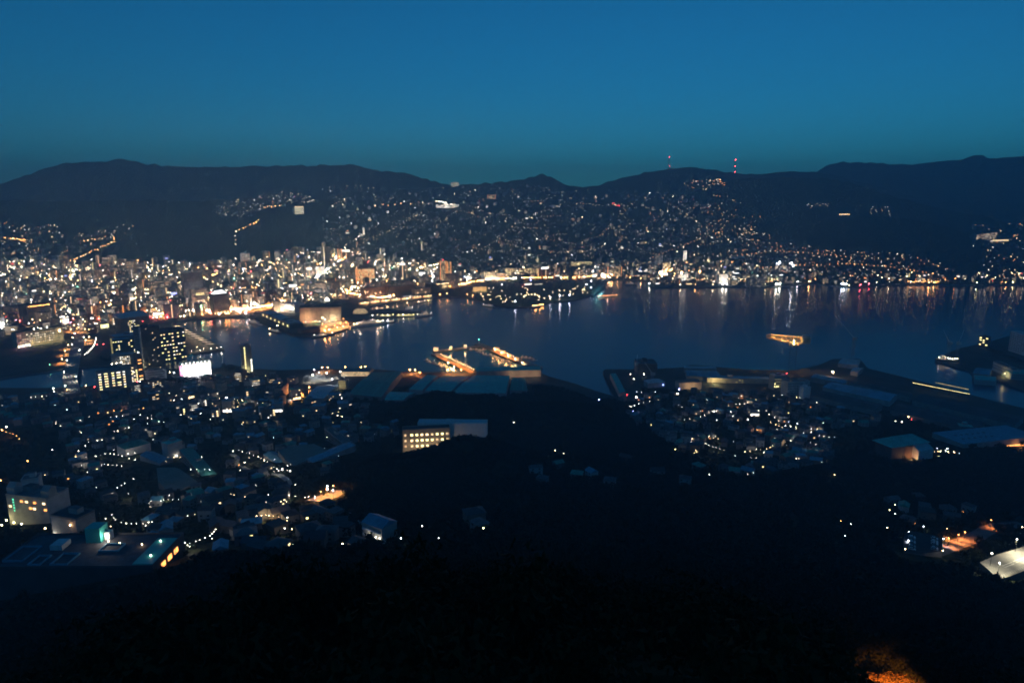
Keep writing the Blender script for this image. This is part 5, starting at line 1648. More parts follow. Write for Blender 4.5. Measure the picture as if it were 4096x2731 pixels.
B = Bldg('shipyard_block', 'long two storey shipyard block stepping down to the right', 'building', at(3968, 1480, LAND_Z)[:], at(4046, 1516, LAND_Z)[:], h=17, d=14, wall='wall_pale', roof='roof_grey')
B.windows('front', 12, 2, ['glass_dark'], 1, None, 1.6, 6, 5)
light('yard_light', (B.w * .35, -8, 5), YELLOW, 5000, parent=B.T); B.lamp(B.w * .2, -2, 5, 'lamp_warm', .7)
B = Bldg('shipyard_block', 'gabled block with two window rows at the right edge', 'building', at(4044, 1518, LAND_Z)[:], at(4140, 1522, LAND_Z)[:], h=12, d=20, wall='wall_pale', roof='roof_teal', shape='hip', ridge=6)
B.windows('front', 12, 2, ['glass_dark'], 1, None, 1.6, 3, 4.6)
quad_shed('quay_shed', 'low teal roofs on the tip of the right shipyard', 'shed', ((3900, 1518), (3986, 1524), (3984, 1506), (3896, 1500)), 7, 1.5, 'roof_teal', panels=5)
quad_shed('quay_shed', 'small blue roofs behind the tip of the right shipyard', 'shed', ((3890, 1492), (3960, 1500), (3968, 1476), (3905, 1470)), 7, 1.5, 'roof_blue', panels=5)
B = Bldg('shipyard_block', 'dark block with a cluster of lit windows on the wooded right shore', 'building', at(3912, 1386, LAND_Z)[:], at(3950, 1392, LAND_Z)[:], h=24, d=12, wall='wall_dark', roof='roof_dark')
B.windows('front', 3, 4, ['window_yellow_bright'], .7, None, 2.4, 5, 5)

# ------------------------------------------------------------------ near hillside
B = Bldg('hill_hotel', 'cream hotel wing with a grid of lit square windows behind the dark spur', 'hotel', at_range(1612, 1790, 775)[:], at_range(1800, 1782, 775)[:], top=(1612, 1722), d=13, wall='wall_tan', roof='roof_dark', plant=False, sink=8)
B.windows('front', 8, 3, ['window_warm_bright', 'window_yellow_bright', 'window_warm'], .97, 3.0, 2.6, B.h - 21, 6.9, -B.w * .36, B.w * .5)
B.windows('front', 1, 3, ['window_orange', 'window_warm'], 1, 2.4, 2.6, B.h - 21, 6.9, -B.w * .49, -B.w * .4)
for k in range(4): light('facade_light', (-B.w * .4 + k * B.w * .28, -9, 2), (1, .72, .42), 3000, parent=B.T)
B2 = Bldg('hill_hotel', 'long white-roofed upper wing of the hotel behind the dark spur', 'hotel', at_range(1672, 1752, 800)[:], at_range(1948, 1770, 790)[:], top=(1672, 1694), d=15, sink=8, wall='wall_white', roof='roof_pale', plant=True)
B = Bldg('school_building', 'long school block with dark window rows right of the sports field', 'school', (1300, 1760), (1390, 1808), h=15, d=11, wall='wall_grey', roof='roof_grey', sink=6)
B.windows('front', 16, 4, ['glass_dark', 'wall_dark'], 1, None, 1.8, 1.2, 3.5)
for i, (a, b, c, d, m, lab) in enumerate((((1252, 1850), (1420, 1806), 8, 16, 'roof_blue', 'long pale blue roofed gym beside the sports field'),
                                          ((1055, 1832), (1110, 1852), 5, 14, 'roof_blue', 'small blue pool roof left of the sports field'))):
    Bldg('school_gym', lab, 'building', a, b, h=c, d=d, wall='wall_grey', roof=m, shape='gable', ridge=2.5, sink=6)
B = Bldg('school_building', 'long teal roofed school block on the left hillside', 'school', (722, 1842), (812, 1905), h=14, d=14, wall='wall_grey', roof='roof_green', parapet=0, sink=8)
B.windows('front', 14, 3, ['glass_dark'], 1, None, 1.6, 2, 3.8)
B = Bldg('school_building', 'pale school tower block with a teal roof on the left hillside', 'school', (676, 1838), (734, 1822), h=20, d=13, wall='wall_grey', roof='roof_teal', parapet=0, sink=6)
B.lamp(0, -1, 3, 'lamp_white', .6, 1200)
Bldg('school_gym', 'blue roofed gym above the schoolyard on the left hillside', 'building', (562, 1842), (640, 1862), h=7, d=16, wall='wall_grey', roof='roof_blue', shape='gable', ridge=3, sink=6)
Bldg('school_gym', 'dark green vaulted roof left of the schoolyard', 'building', (505, 1825), (605, 1800), h=10, d=24, wall='wall_grey', roof='roof_green', shape='hip', ridge=5, sink=6)

def yard(name, pts, m, label):
    P = [ground(*p) for p in pts]
    z = max(p.z for p in P) + .6
    P = [at(px, py, z) for px, py in pts]
    mb = MB(); tri = tessellate_polygon([[Vector((p.x, p.y, 0)) for p in P]])
    mb.v = [(p.x, p.y, z) for p in P]
    for t in tri:
        a, b, c = (P[i] for i in t)
        if (b - a).cross(c - a).z < 0: t = t[::-1]
        mb.f.append(tuple(t)); mb.m.append(m)
    for i in range(len(P)):
        a, b = P[i], P[(i + 1) % len(P)]
        mb.quad([(a.x, a.y, z), (b.x, b.y, z), (b.x, b.y, z - 14), (a.x, a.y, z - 14)], 'concrete_dark')
        claim_line(a, b, 7)
    c = sum(P, Vector()) / len(P)
    for p in P: claim_line(p, c, 9)
    tag(mb.build(name), label, None, kind='structure')
    return z
YARDS = []
yard('schoolyard', [(626, 1870), (700, 1868), (720, 1875), (790, 1925), (725, 1960), (660, 1955), (632, 1925)], 'sand_field', 'dim sandy schoolyard on the left hillside')
yard('sports_field', [(1112, 1800), (1180, 1782), (1255, 1774), (1312, 1800), (1250, 1830), (1178, 1862), (1140, 1840)], 'sand_field', 'grey sports field between the school blocks')
# hotel complex at the left edge
B = Bldg('hotel_block', 'stepped hotel tower with a few warm windows at the lower left', 'hotel', (42, 2100), (200, 2092), top=(42, 1975), d=22, wall='wall_grey', roof='roof_grey', sink=10)
for i, (x, z) in enumerate(((-.42, .62), (-.12, .82), (.0, .82), (.2, .82), (.42, .82), (.08, .62), (.17, .62), (.44, .62))):
    B.sign('front', x * B.w, B.h * z, 2.6, 1.7, 'window_orange_bright' if i % 2 else 'window_warm_bright', 'window')
for k in range(5): B.sign('front', -B.w * .33, B.h * (.5 + .09 * k), 1.2, 1.2, 'window_green', 'stair_window')
for s in (-.42, .42):
    mb = MB(); mb.prism([(2, B.h), (10, B.h), (10, B.h + 8), (6, B.h + 10), (2, B.h + 6)], s * B.w - 4, s * B.w + 4, 'wall_grey'); B.part('roof_fin', mb)
B = Bldg('hotel_block', 'lower blank hotel wing with an orange lit niche at the lower left', 'hotel', (215, 2155), (312, 2148), top=(215, 2060), d=16, wall='wall_grey', roof='roof_grey', sink=10)
B.lamp(B.w * .3, -1, B.h - 4, 'lamp_warm', .5, 500, ORANGE); B.lamp(-B.w * .4, -1.5, 4, 'lamp_white', .8, 900)
B = Bldg('hotel_block', 'pale back block above the stepped hotel tower', 'hotel', (96, 2010), (165, 2000), top=(96, 1920), d=14, wall='wall_pale', roof='roof_grey', sink=10)
for x, y, c, pw in ((30, 2105, 'yellow', 14000), (10, 2125, 'yellow', 12000), (60, 2115, 'yellow', 5000), (185, 2140, 'warm', 2500), (178, 2168, 'white', 3500), (215, 2180, 'white', 2500), (90, 2120, 'warm', 700), (5, 1940, 'orange', 26000)):
    street_lamp(ground(x, y), 'lamp_' + c, 'bright garden lamp beside the hotel at the lower left', .7, 6, pw, COLOR[c] if c != 'yellow' else (1, .85, .35), 'hotel garden lamps', kind='POINT')
B = Bldg('flat_roof_hotel', 'wide flat-roofed building with teal roof panels at the bottom left', 'hotel', at(-30, 2274, 143)[:], at(610, 2268, 143)[:], z=134, h=9, d=36, wall='wall_dark', roof='roof_dark', parapet=1.0, plant=False, sink=25)
claim_rect(B.p, B.rot, -B.w / 2, B.w / 2, -9, 0)
mb = MB(); mb.box(B.w * .36, B.w * .49, 2, B.d - 6, B.h + .31, B.h + .9, 'roof_teal'); B.part('roof_panel', mb)
mb = MB(); mb.box(-B.w * .28, -B.w * .2, 18, 26, B.h + .31, B.h + 3.2, 'roof_pale'); B.part('plant_room', mb)
mb = MB(); mb.box(-B.w * .1, 0, 26, 34, B.h + .31, B.h + 9, 'roof_teal'); B.part('stair_house', mb)
for x0, x1, y0, y1 in ((-.49, -.36, 6, 22), (-.3, -.22, 2, 12), (-.16, -.05, 2, 14), (.05, .18, 16, 24)):
    mb = MB()
    for a, b, c, d in ((x0 * B.w, x1 * B.w, y0, y0 + .5), (x0 * B.w, x1 * B.w, y1 - .5, y1), (x0 * B.w, x0 * B.w + .5, y0 + .5, y1 - .5), (x1 * B.w - .5, x1 * B.w, y0 + .5, y1 - .5)):
        mb.box(a, b, c, d, B.h + .31, B.h + 1.3, 'roof_blue')
    B.part('roof_curb', mb)
for x, y in ((.05, 26), (.14, 24), (.3, 22), (.40, 26), (.43, 10)): B.lamp(x * B.w, y, B.h + 1.4, 'lamp_warm' if x < .35 else 'lamp_white', .4)
for k in range(3): B.sign('right', (-.2 + .2 * k) * B.d, 3.5, 4, 2.6, 'window_orange_bright', 'window')
mb = MB(); mb.box(B.w * .005, B.w * .04, 29, 33, B.h + .31, B.h + 5, 'wall_white'); light('stair_light', (B.w * .03, 26, B.h + 4), WHITE, 1500, parent=B.T); B.part('lit_stair_wall', mb)
# lit house, orange corner
B = Bldg('lit_house', 'house with white lit balconies and a blue roof above a curved road', 'house', (1452, 2150), (1528, 2158), h=10, d=12, wall='wall_pale', roof='roof_blue', shape='gable', ridge=3, sink=6)
B.bands('front', 2, 'wall_white', .9, 2.4, 3.6); B.bands('left', 2, 'wall_white', .9, 2.4, 3.6)
for x, z in ((-.1, 5), (.3, 5), (.48, 5), (0, 1.5), (.4, 1.2)): B.lamp(x * B.w, -1.6, z, 'lamp_white', .3, 90)
B = Bldg('lit_house', 'small house front lit blue white at the edge of the dark wood', 'house', (1392, 2205), (1428, 2206), h=5, d=8, wall='wall_white', roof='roof_tile', shape='gable', ridge=2, sink=6)
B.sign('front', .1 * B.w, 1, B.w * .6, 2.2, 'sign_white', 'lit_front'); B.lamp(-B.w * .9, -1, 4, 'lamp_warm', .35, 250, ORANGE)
for q in ((1330, 1985), (1300, 1998), (1270, 2010), (1345, 2000), (1320, 2005)): clear_front(*q)
draped('road', [(1350, 1962), (1318, 1985), (1262, 2008)], 17, 'concrete', 'orange lit road bend at the edge of the dark spur')
for x, y, pw in ((1335, 1975, 60000), (1308, 1990, 60000), (1285, 2002, 30000)):
    street_lamp(ground(x, y), 'lamp_orange', 'sodium lamp over the orange road bend beside the spur', .35, 8, pw, ORANGE, 'lamps at the orange bend', kind='SPOT', spot=165)
for x, y in ((1311, 1968), (1312, 1980), (1334, 1985)):
    street_lamp(ground(x, y + 10), 'lamp_cool', 'white lamp above the orange road bend', .5, 8, 0, None, 'white lamps at the bend')
draped('road', [(925, 1815), (950, 1830), (945, 1850), (975, 1870), (1010, 1890), (1060, 1895), (1120, 1900), (1150, 1920), (1160, 1945)], 6, 'concrete', 'narrow winding lane on the left hillside')
for x, y, pw in ((934, 1822, 900), (980, 1868, 1800), (1130, 1898, 900), (1162, 1905, 300)):
    street_lamp(ground(x, y), 'lamp_white', 'white lamp along the winding lane', .42, 6, pw, YELLOW, 'lamps along the winding lane', kind='POINT')
draped('road', [(1380, 2052), (1420, 2066), (1450, 2090), (1540, 2150), (1552, 2170), (1530, 2190)], 5, 'concrete', 'small curved road around the lit house')
# car park, museum and lit court on the right
B = Bldg('museum_hall', 'angular teal roofed hall with an orange lit wall at the right', 'hall', (3562, 1836), (3700, 1828), h=20, d=24, wall='wall_dark', roof='roof_teal', shape='hip', ridge=8, sink=8, over=3)
mb = MB(); mb.prism([(-9, 14), (2, 20), (2, 4), (-9, 2)], B.w * .1, B.w * .52, 'roof_pale'); B.part('slanted_roof', mb)
mb = MB(); mb.box(-B.w * .12, B.w * .09, -.4, -.01, 2, 17, 'wall_brown'); B.part('brown_wall', mb)
light('wall_light', (0, -6, 3), (1, .5, .2), 5000, parent=B.T)
for x in (.12, .2, .26): B.lamp(x * B.w, -11, 1, 'lamp_orange', .5, 200, ORANGE)
B = Bldg('round_window_hall', 'wide hall with dark round holes in its blue roof at the right edge', 'hall', (3850, 1792), (4150, 1778), h=12, d=48, wall='wall_grey', roof='roof_blue', parapet=0, plant=False, sink=8)
for i in range(12):
    x, y = (-.36 + .075 * (i % 6)) * B.w + (2 if i > 5 else 0), 16 + 14 * (i // 6)
    mb = MB(); mb.cyl(x, y, B.h + .31, B.h + .6, 1.8, 1.8, 'wall_dark', 14); B.part('roof_light', mb)
for k in range(5): B.lamp((-.48 + .05 * k) * B.w, -1, 3, 'lamp_orange', .5, 120, ORANGE)
B.sign('front', .22 * B.w, .5, B.w * .34, 3.4, 'window_orange_bright', 'lit_front')
light('terrace_light', (.2 * B.w, -8, 4), ORANGE, 3000, parent=B.T)
Bldg('small_hall', 'small teal roofed box between the angular hall and the round-hole hall', 'hall', (3835, 1724), (3890, 1730), h=8, d=14, wall='wall_grey', roof='roof_teal', parapet=0, sink=4)
for i in range(34):
    x, y = 3720 + random.gauss(30, 42), 1815 + random.gauss(0, 10)
    if i < 24:
        street_lamp(ground(x, y), 'lamp_cool' if i % 3 else 'lamp_warm', 'tiny fairy light in the trees beside the angular hall', random.uniform(.22, .5), 5, 0, None, 'fairy lights by the angular hall', 'tree_light')
z_lot = yard('parking_lot', [(3618, 2134), (3645, 2122), (3730, 2138), (3765, 2150), (3770, 2205), (3690, 2212), (3615, 2208)], 'asphalt', 'small lit car park with rows of parked cars')
z_court = yard('parking_court', [(3918, 2248), (3990, 2216), (4110, 2180), (4200, 2215), (4096, 2282), (3998, 2318), (3948, 2272)], 'concrete', 'floodlit pale parking court with painted lines at the right edge')
def court_lines():
    for i, (a, b) in enumerate((((4008, 2262), (4046, 2248)), ((4018, 2268), (4056, 2254)), ((4052, 2244), (4096, 2228)), ((4064, 2248), (4108, 2232)))):
        A, Bp = at(*a, z_court + .01), at(*b, z_court + .01)
        d = (Bp - A).normalized(); n = Vector((-d.y, d.x, 0)) * .18
        mb = MB(); mb.quad([A - n, Bp - n, Bp + n, A + n], 'paint_white')
        tag(mb.build('court_marking'), 'white painted line on the floodlit parking court', None, kind='structure')
    for i in range(16):
        x = 3998 + i * 8; y = 2312 - i * 3.2
        A, Bp = at(x, y, z_court + .01), at(x - 8, y - 8, z_court + .01)
        d = (Bp - A).normalized(); n = Vector((-d.y, d.x, 0)) * .08
        mb = MB(); mb.quad([A - n, Bp - n, Bp + n, A + n], 'paint_white')
        tag(mb.build('bay_marking'), 'white bay line on the floodlit parking court', None, kind='structure')
court_lines()
for x, y, pw in ((3990, 2302, 14000), (4060, 2205, 12000), (4100, 2240, 14000), (3960, 2262, 2500)):
    p = at(x, y, z_court)
    street_lamp(p, 'lamp_white', 'floodlight mast beside the pale parking court', .45, 9, pw, (1, .9, .6), 'court floodlights', 'floodlight', 'SPOT', 165)
for q in ((3760, 2210), (3800, 2195), (3840, 2180), (3870, 2170), (3680, 2215), (3640, 2215), (3730, 2220), (3960, 2130)): clear_front(*q, dist=36)
draped('road', [(3720, 2215), (3780, 2195), (3830, 2175), (3880, 2160), (3950, 2120), (3990, 2105), (4096, 2100)], 12, 'concrete_dark', 'road glowing orange under sodium lamps beside the car park')
for x, y, pw in ((3790, 2185, 26000), (3830, 2170, 26000), (3855, 2160, 18000), (3960, 2110, 9000), (3750, 2205, 9000)):
    street_lamp(ground(x, y), 'lamp_orange', 'sodium street lamp along the orange road by the car park', .32, 7, pw, (1, .28, .07), 'sodium lamps by the car park', kind='SPOT', spot=160)
for i, (x, y, pw) in enumerate(((3632, 2148, 4500), (3630, 2184, 4500), (3690, 2125, 3500), (3770, 2175, 4500), (3752, 2196, 4500), (3617, 2220, 200), (3783, 2132, 0), (3546, 2130, 0), (3767, 2225, 150), (4085, 2125, 300))):
    street_lamp(ground(x, y + 8), 'lamp_cool' if i < 5 else 'lamp_warm', 'white lamp post around the small car park', .38, 6, pw, COOL, 'lamps around the car park', kind='SPOT', spot=165)

def make_car(paint):
    T = link('parked_car', None)
    mb = MB()
    body = [(-2.1, .35), (2.1, .35), (2.15, .75), (1.3, .95), (-2.1, .95), (-2.15, .7)]
    n = len(mb.v)
    for y in (-.85, .85): mb.v.extend([(x, y, z) for x, z in body])
    k = len(body)
    for i in range(k):
        j = (i + 1) % k
        mb.f.append((n + i, n + k + i, n + k + j, n + j)); mb.m.append(paint)
    mb.f.append(tuple(n + i for i in range(k))); mb.m.append(paint); mb.f.append(tuple(n + k + i for i in range(k))[::-1]); mb.m.append(paint)
    mb.build('body', T)
    mb = MB()
    lo = [(-1.9, -.8, .952), (1.0, -.8, .952), (1.0, .8, .952), (-1.9, .8, .952)]; hi = [(-1.5, -.68, 1.5), (.35, -.68, 1.5), (.35, .68, 1.5), (-1.5, .68, 1.5)]
    for i in range(4): mb.quad([lo[i], lo[(i + 1) % 4], hi[(i + 1) % 4], hi[i]], 'glass_dark')
    mb.quad(hi, paint); mb.build('cabin', T)
    for x in (-1.35, 1.35):
        for y in (-.8, .8):
            mb = MB(); mb.cyl(0, 0, -.1, .1, .33, .33, 'tyre', 10)
            w = mb.build('wheel', T, (x, y, .33)); w.rotation_euler = (math.pi / 2, 0, 0)
    return remember(T)
protos = [make_car(c) for c in ('car_white', 'car_silver', 'car_dark')]
ci = 0
used = set()
for col, (a, b, n) in enumerate((((3648, 2146), (3648, 2200), 10), ((3738, 2152), (3738, 2202), 9))):
    for i in range(n):
        t = (i + .5) / n
        p = at(a[0] + (b[0] - a[0]) * t, a[1] + (b[1] - a[1]) * t, z_lot + .01)
        k = random.choice((0, 0, 1, 2)) if ci > 2 else ci
        base = protos[k]
        cname = ('white', 'silver', 'dark')[k]
        lab = '%s car in the %s row of the small car park, %s from the back' % (cname, ('left', 'right')[col], 'first second third fourth fifth sixth seventh eighth ninth tenth'.split()[i])
        if k not in used:
            o = base; o.location = p; o.rotation_euler = (0, 0, -.45 + random.uniform(-.05, .05)); used.add(k)
        else:
            o = copy_tree(base, None, p, -.45 + random.uniform(-.05, .05))
        tag(o, lab, 'car', 'cars in the small car park'); ci += 1
for i, (x, y) in enumerate(((3775, 2150), (3785, 2158), (3760, 2166))):
    p = ground(x, y)
    o = copy_tree(protos[0], None, p + Vector((0, 0, .3)), -.5); tag(o, 'white car parked beside the orange road, %s from the back' % ('first', 'second', 'third')[i], 'car', 'cars beside the orange road')

# ------------------------------------------------------------------ the town: blocks, houses, lamps
def gen_block(w, d, h, st):
    """a generic town block in parts: walls, roof, windows"""
    wm = random.choice(('wall_pale', 'wall_grey', 'wall_grey', 'wall_tan', 'wall_dark', 'wall_brown'))
    W, R, G, Pm = MB(), MB(), MB(), MB()
    W.box(-w / 2, w / 2, 0, d, -3, h, wm)
    R.box(-w / 2 - .15, w / 2 + .15, -.15, d + .15, h + .003, h + .9, random.choice(('roof_grey', 'roof_dark', 'roof_grey', 'roof_blue')) if random.random() < .9 else 'roof_green', bottom=True)
    if w > 9:
        a = random.uniform(-w * .3, w * .1)
        Pm.box(a, a + min(7, w * .4), d * .4, d * .75, h + .91, h + random.uniform(2.5, 5.5), wm, 'roof_grey')
    rows = max(1, int(h / 3.4)); cols = max(2, int(w / 4.5))
    def win(x, z, ww, wh, m, side=0):
        if side == 0: G.quad([(x - ww / 2, -.06, z), (x + ww / 2, -.06, z), (x + ww / 2, -.06, z + wh), (x - ww / 2, -.06, z + wh)], m)
        elif side == 1: G.quad([(w / 2 + .06, x - ww / 2, z), (w / 2 + .06, x + ww / 2, z), (w / 2 + .06, x + ww / 2, z + wh), (w / 2 + .06, x - ww / 2, z + wh)], m)
        else: G.quad([(-w / 2 - .06, x + ww / 2, z), (-w / 2 - .06, x - ww / 2, z), (-w / 2 - .06, x - ww / 2, z + wh), (-w / 2 - .06, x + ww / 2, z + wh)], m)
    warm = random.choice(('warm', 'warm', 'white', 'yellow', 'orange'))
    if st == 'col':
        x = random.choice((-.35, .35, 0)) * w
        for j in range(rows): win(x, 1.5 + j * 3.4, 2.4, 1.8, 'window_%s_bright' % warm)
    elif st == 'gallery':
        for j in range(rows): win(0, 1.5 + j * 3.4, w * random.uniform(.6, .9), .9, 'window_%s' % random.choice((warm, 'white')))
    elif st == 'office':
        for j in range(rows):
            if random.random() < .3: continue
            for i in range(cols):
                if random.random() < .55: win(-w / 2 + (i + .5) * w / cols, 1.5 + j * 3.4, w / cols * .7, 1.5, 'window_%s' % random.choice(('white', 'warm', 'warm')))
    elif st == 'shop':
        win(0, .8, w * .85, 3.2, random.choice(('window_white_bright', 'window_warm_bright', 'sign_white')))
        if random.random() < .35: win(random.uniform(-.2, .2) * w, h * .7, w * .4, 3.5, random.choice(('sign_white', 'sign_blue', 'sign_red', 'window_orange_bright', 'sign_white')))
    for j in range(rows):
        for i in range(cols):
            if random.random() < .10: win(-w / 2 + (i + .5) * w / cols, 1.5 + j * 3.4, 1.8, 1.4, 'window_%s' % random.choice(('warm_bright', 'white_bright', 'warm', 'yellow')))
    for sd in (1, 2):
        for j in range(rows):
            for i in range(2):
                if random.random() < .12: win(d * (.3 + .4 * i), 1.5 + j * 3.4, 1.8, 1.4, 'window_%s' % random.choice(('warm', 'white', 'warm_bright')), sd)
    return W, R, G, wm, Pm

def gen_house(w, d, h, near):
    W, R, G = MB(), MB(), MB()
    wm = random.choice(('house_pale', 'house_grey', 'house_pale', 'house_tan', 'house_grey'))
    W.box(-w / 2, w / 2, 0, d, -5, h, wm)
    rm = random.choice(('roof_tile', 'roof_tile', 'roof_dark', 'roof_blue', 'roof_grey', 'roof_green'))
    k = random.random()
    if k < .4: R.gable(-w / 2, w / 2, 0, d, h + .003, h + d * .28, rm, .5)
    elif k < .72: R.hip(-w / 2, w / 2, 0, d, h + .003, h + d * .25, rm, .5)
    else: R.box(-w / 2 - .2, w / 2 + .2, -.2, d + .2, h + .003, h + .6, 'house_roof', bottom=True)
    if near:
        for i in range(2):
            for j in range(int(h / 3)):
                q = random.random()
                m = 'glass_dark' if q > .05 else random.choice(('window_warm_bright', 'window_yellow_bright', 'window_white', 'window_orange_bright'))
                x = (-.25 + .5 * i) * w
                G.quad([(x - .8, -.05, 1 + 3 * j), (x + .8, -.05, 1 + 3 * j), (x + .8, -.05, 2.3 + 3 * j), (x - .8, -.05, 2.3 + 3 * j)], m)
    elif random.random() < .06:
        G.quad([(-1, -.05, 1), (1, -.05, 1), (1, -.05, 2.6), (-1, -.05, 2.6)], random.choice(('window_warm_bright', 'window_white_bright')))
    return W, R, G, wm, rm

def in_px(poly, x, y):
    c = False; n = len(poly)
    for i in range(n):
        x0, y0 = poly[i]; x1, y1 = poly[(i + 1) % n]
        if (y0 > y) != (y1 > y) and x < (x1 - x0) * (y - y0) / (y1 - y0) + x0: c = not c
    return c

def sample(poly, n):
    xs = [p[0] for p in poly]; ys = [p[1] for p in poly]; out = []
    while len(out) < n:
        x, y = random.uniform(min(xs), max(xs)), random.uniform(min(ys), max(ys))
        if in_px(poly, x, y): out.append((x, y))
    return out

PLAIN = [(-60, 1048), (250, 1066), (420, 1056), (600, 1062), (950, 1060), (1150, 1015), (1350, 1000), (1500, 1035), (1750, 1080), (1760, 1150), (1560, 1185), (1440, 1195), (1200, 1215),
         (1000, 1245), (850, 1258), (700, 1272), (620, 1268), (560, 1290), (470, 1310), (400, 1325), (345, 1345), (240, 1330), (0, 1350), (-60, 1380)]
COAST = [(1750, 1085), (1960, 1095), (2250, 1062), (2450, 1050), (2850, 1050), (3150, 1085), (3500, 1105), (4130, 1105), (4130, 1136), (3520, 1132), (3140, 1142), (2600, 1142), (2480, 1112), (2300, 1120), (1960, 1130), (1760, 1150)]
SLOPE = [(1290, 880), (1350, 800), (1500, 785), (1800, 750), (2050, 740), (2160, 745), (2300, 762), (2450, 757), (2700, 775), (2850, 800), (2870, 940), (2850, 1050), (2450, 1050), (2250, 1062), (1960, 1095), (1750, 1085), (1500, 1035), (1350, 995), (1300, 960)]
EAST = [(2850, 930), (3000, 960), (3300, 1000), (3600, 1020), (3780, 1060), (3900, 1120), (3500, 1108), (3150, 1088), (2850, 1052)]
EDGE = [(3880, 905), (4130, 890), (4130, 1130), (3980, 1120), (3900, 1040)]
WEST = [(-60, 885), (100, 900), (250, 905), (330, 940), (480, 905), (560, 900), (520, 930), (420, 965), (320, 1015), (250, 1060), (-60, 1045)]
UPPER = [(840, 830), (960, 800), (1120, 770), (1240, 780), (1260, 815), (1180, 815), (1060, 840), (1000, 870), (880, 868)]
NEARL = [(-60, 1575), (260, 1580), (400, 1575), (560, 1545), (700, 1530), (900, 1500), (1100, 1500), (1140, 1580), (1250, 1620), (1480, 1625), (1440, 1700), (1600, 1700), (1600, 1745), (1400, 1790),
         (1320, 1900), (1260, 1960), (1330, 2060), (1400, 2200), (1000, 2235), (640, 2215), (330, 2120), (320, 1940), (-60, 1890)]
NEARR = [(2470, 1590), (2560, 1575), (2700, 1585), (2840, 1560), (3100, 1585), (3300, 1610), (3520, 1660), (3540, 1740), (3420, 1800), (3280, 1870), (3000, 1920), (2860, 1890), (2680, 1780), (2540, 1680)]

GROVES = [[(-60, 1690), (120, 1700), (260, 1740), (300, 1900), (-60, 1900)], [(400, 1880), (560, 1860), (640, 1900), (660, 1990), (460, 2010)], [(330, 1960), (430, 2000), (560, 2090), (600, 2230), (330, 2200)], [(1020, 1640), (1180, 1650), (1230, 1700), (1050, 1700)],
          [(800, 1780), (900, 1790), (930, 1900), (830, 1930)], [(1150, 1880), (1300, 1860), (1330, 1950), (1200, 1960)], [(2800, 1790), (3100, 1800), (3000, 1900), (2850, 1880)], [(3300, 1720), (3540, 1700), (3540, 1760), (3350, 1830)], [(700, 2080), (900, 2120), (900, 2230), (700, 2220)]]

def place_px(x, y, rad):
    p = ground(x, y)
    if p.z <= LAND_Z + .01 and (wet(p.x, p.y) or any(wet(p.x + a, p.y + b) for a, b in ((14, 0), (-14, 0), (0, 14), (0, -14)))): return None
    if not claim(p.x, p.y, rad): return None
    return p

todo = []
def scatter_blocks(poly, n, hs, ws, region):
    for x, y in sample(poly, n):
        w, d = random.uniform(*ws), random.uniform(10, 18)
        p = place_px(x, y, max(w, d) * .48)
        if p is None: continue
        r = p.xy.length
        h = random.uniform(*hs) * (1.25 if random.random() < .12 else 1)
        st = random.choices(('plain', 'col', 'gallery', 'office', 'shop'), (.42, .16, .12, .14, .16))[0]
        rot = -math.atan2(p.x, p.y) + random.choice((-.5, -.25, .1, .3, .6)) + random.gauss(0, .08)
        todo.append((w * h / (r * r), p, rot, w, d, h, st, region, 'block'))
scatter_blocks(PLAIN, 260, (18, 46), (24, 44), 'plain')
scatter_blocks(PLAIN, 1500, (9, 36), (9, 24), 'plain')
scatter_blocks(COAST, 620, (7, 24), (9, 26), 'coast')
scatter_blocks([(520, 1560), (700, 1532), (1100, 1510), (1500, 1620), (1300, 1700), (700, 1660), (560, 1600)], 60, (8, 15), (10, 20), 'near')
scatter_blocks([(2850, 1570), (3120, 1595), (3300, 1620), (3200, 1680), (2900, 1660)], 16, (7, 13), (9, 16), 'nearr')
scatter_blocks(SLOPE, 160, (9, 20), (10, 22), 'slope')

MARKS_AT = [((1460, 1110), 'the orange lit hotel'), ((300, 1290), 'the white station hall'), ((545, 1330), 'the sloping blue roof'), ((890, 1240), 'the block with the glowing crown'), ((1090, 1240), 'the ferry terminal'),
            ((1280, 1090), 'the glowing department block'), ((1780, 1110), 'the twin tower'), ((1620, 1110), 'the white topped tower'), ((150, 1350), 'the low wide office block'), ((385, 1270), 'the slim orange tower'),
            ((700, 1180), 'the blue sign'), ((780, 1160), 'the striped office'), ((500, 1150), 'the broad grey tower'), ((200, 1150), 'the grey slab'), ((1130, 1150), 'the slim two-column tower'), ((940, 1095), 'the small orange tower'),
            ((2090, 1095), 'the long pale block above the park'), ((2455, 1090), 'the framed dark hotel'), ((2730, 1110), 'the white and pink block'), ((2895, 1120), 'the stepped white building'), ((3130, 1080), 'the hospital-like block'),
            ((650, 1075), 'the dark hill foot'), ((60, 1080), 'the far left slope'), ((3700, 1120), 'the far eastern shore'), ((1180, 1170), 'the square white sign'), ((1690, 970), 'the slim tower on the slope'), ((2200, 900), 'the small cone hill'),
            ((1790, 820), 'the floodlit hillside hall'), ((2640, 900), 'the masts'), ((780, 1600), 'the near river bank'), ((1150, 1590), 'the orange lit yard'), ((980, 1480), 'the slim near-shore tower'), ((3180, 1570), 'the blue-grey shipyard office'),
            ((250, 1700), 'the left edge of the near slope'), ((680, 1830), 'the left schoolyard'), ((1200, 1800), 'the sports field'), ((1700, 1750), 'the hotel behind the spur'), ((1300, 1980), 'the orange road bend'), ((800, 2100), 'the dark wood below'),
            ((180, 2000), 'the stepped hotel tower'), ((1000, 1850), 'the winding lane'), ((2600, 1650), 'the slipway shed'), ((2950, 1700), 'the long shipyard office'), ((3300, 1750), 'the right hillside houses'), ((3000, 1850), 'the dark right wood'), ((1480, 2120), 'the house with lit balconies')]
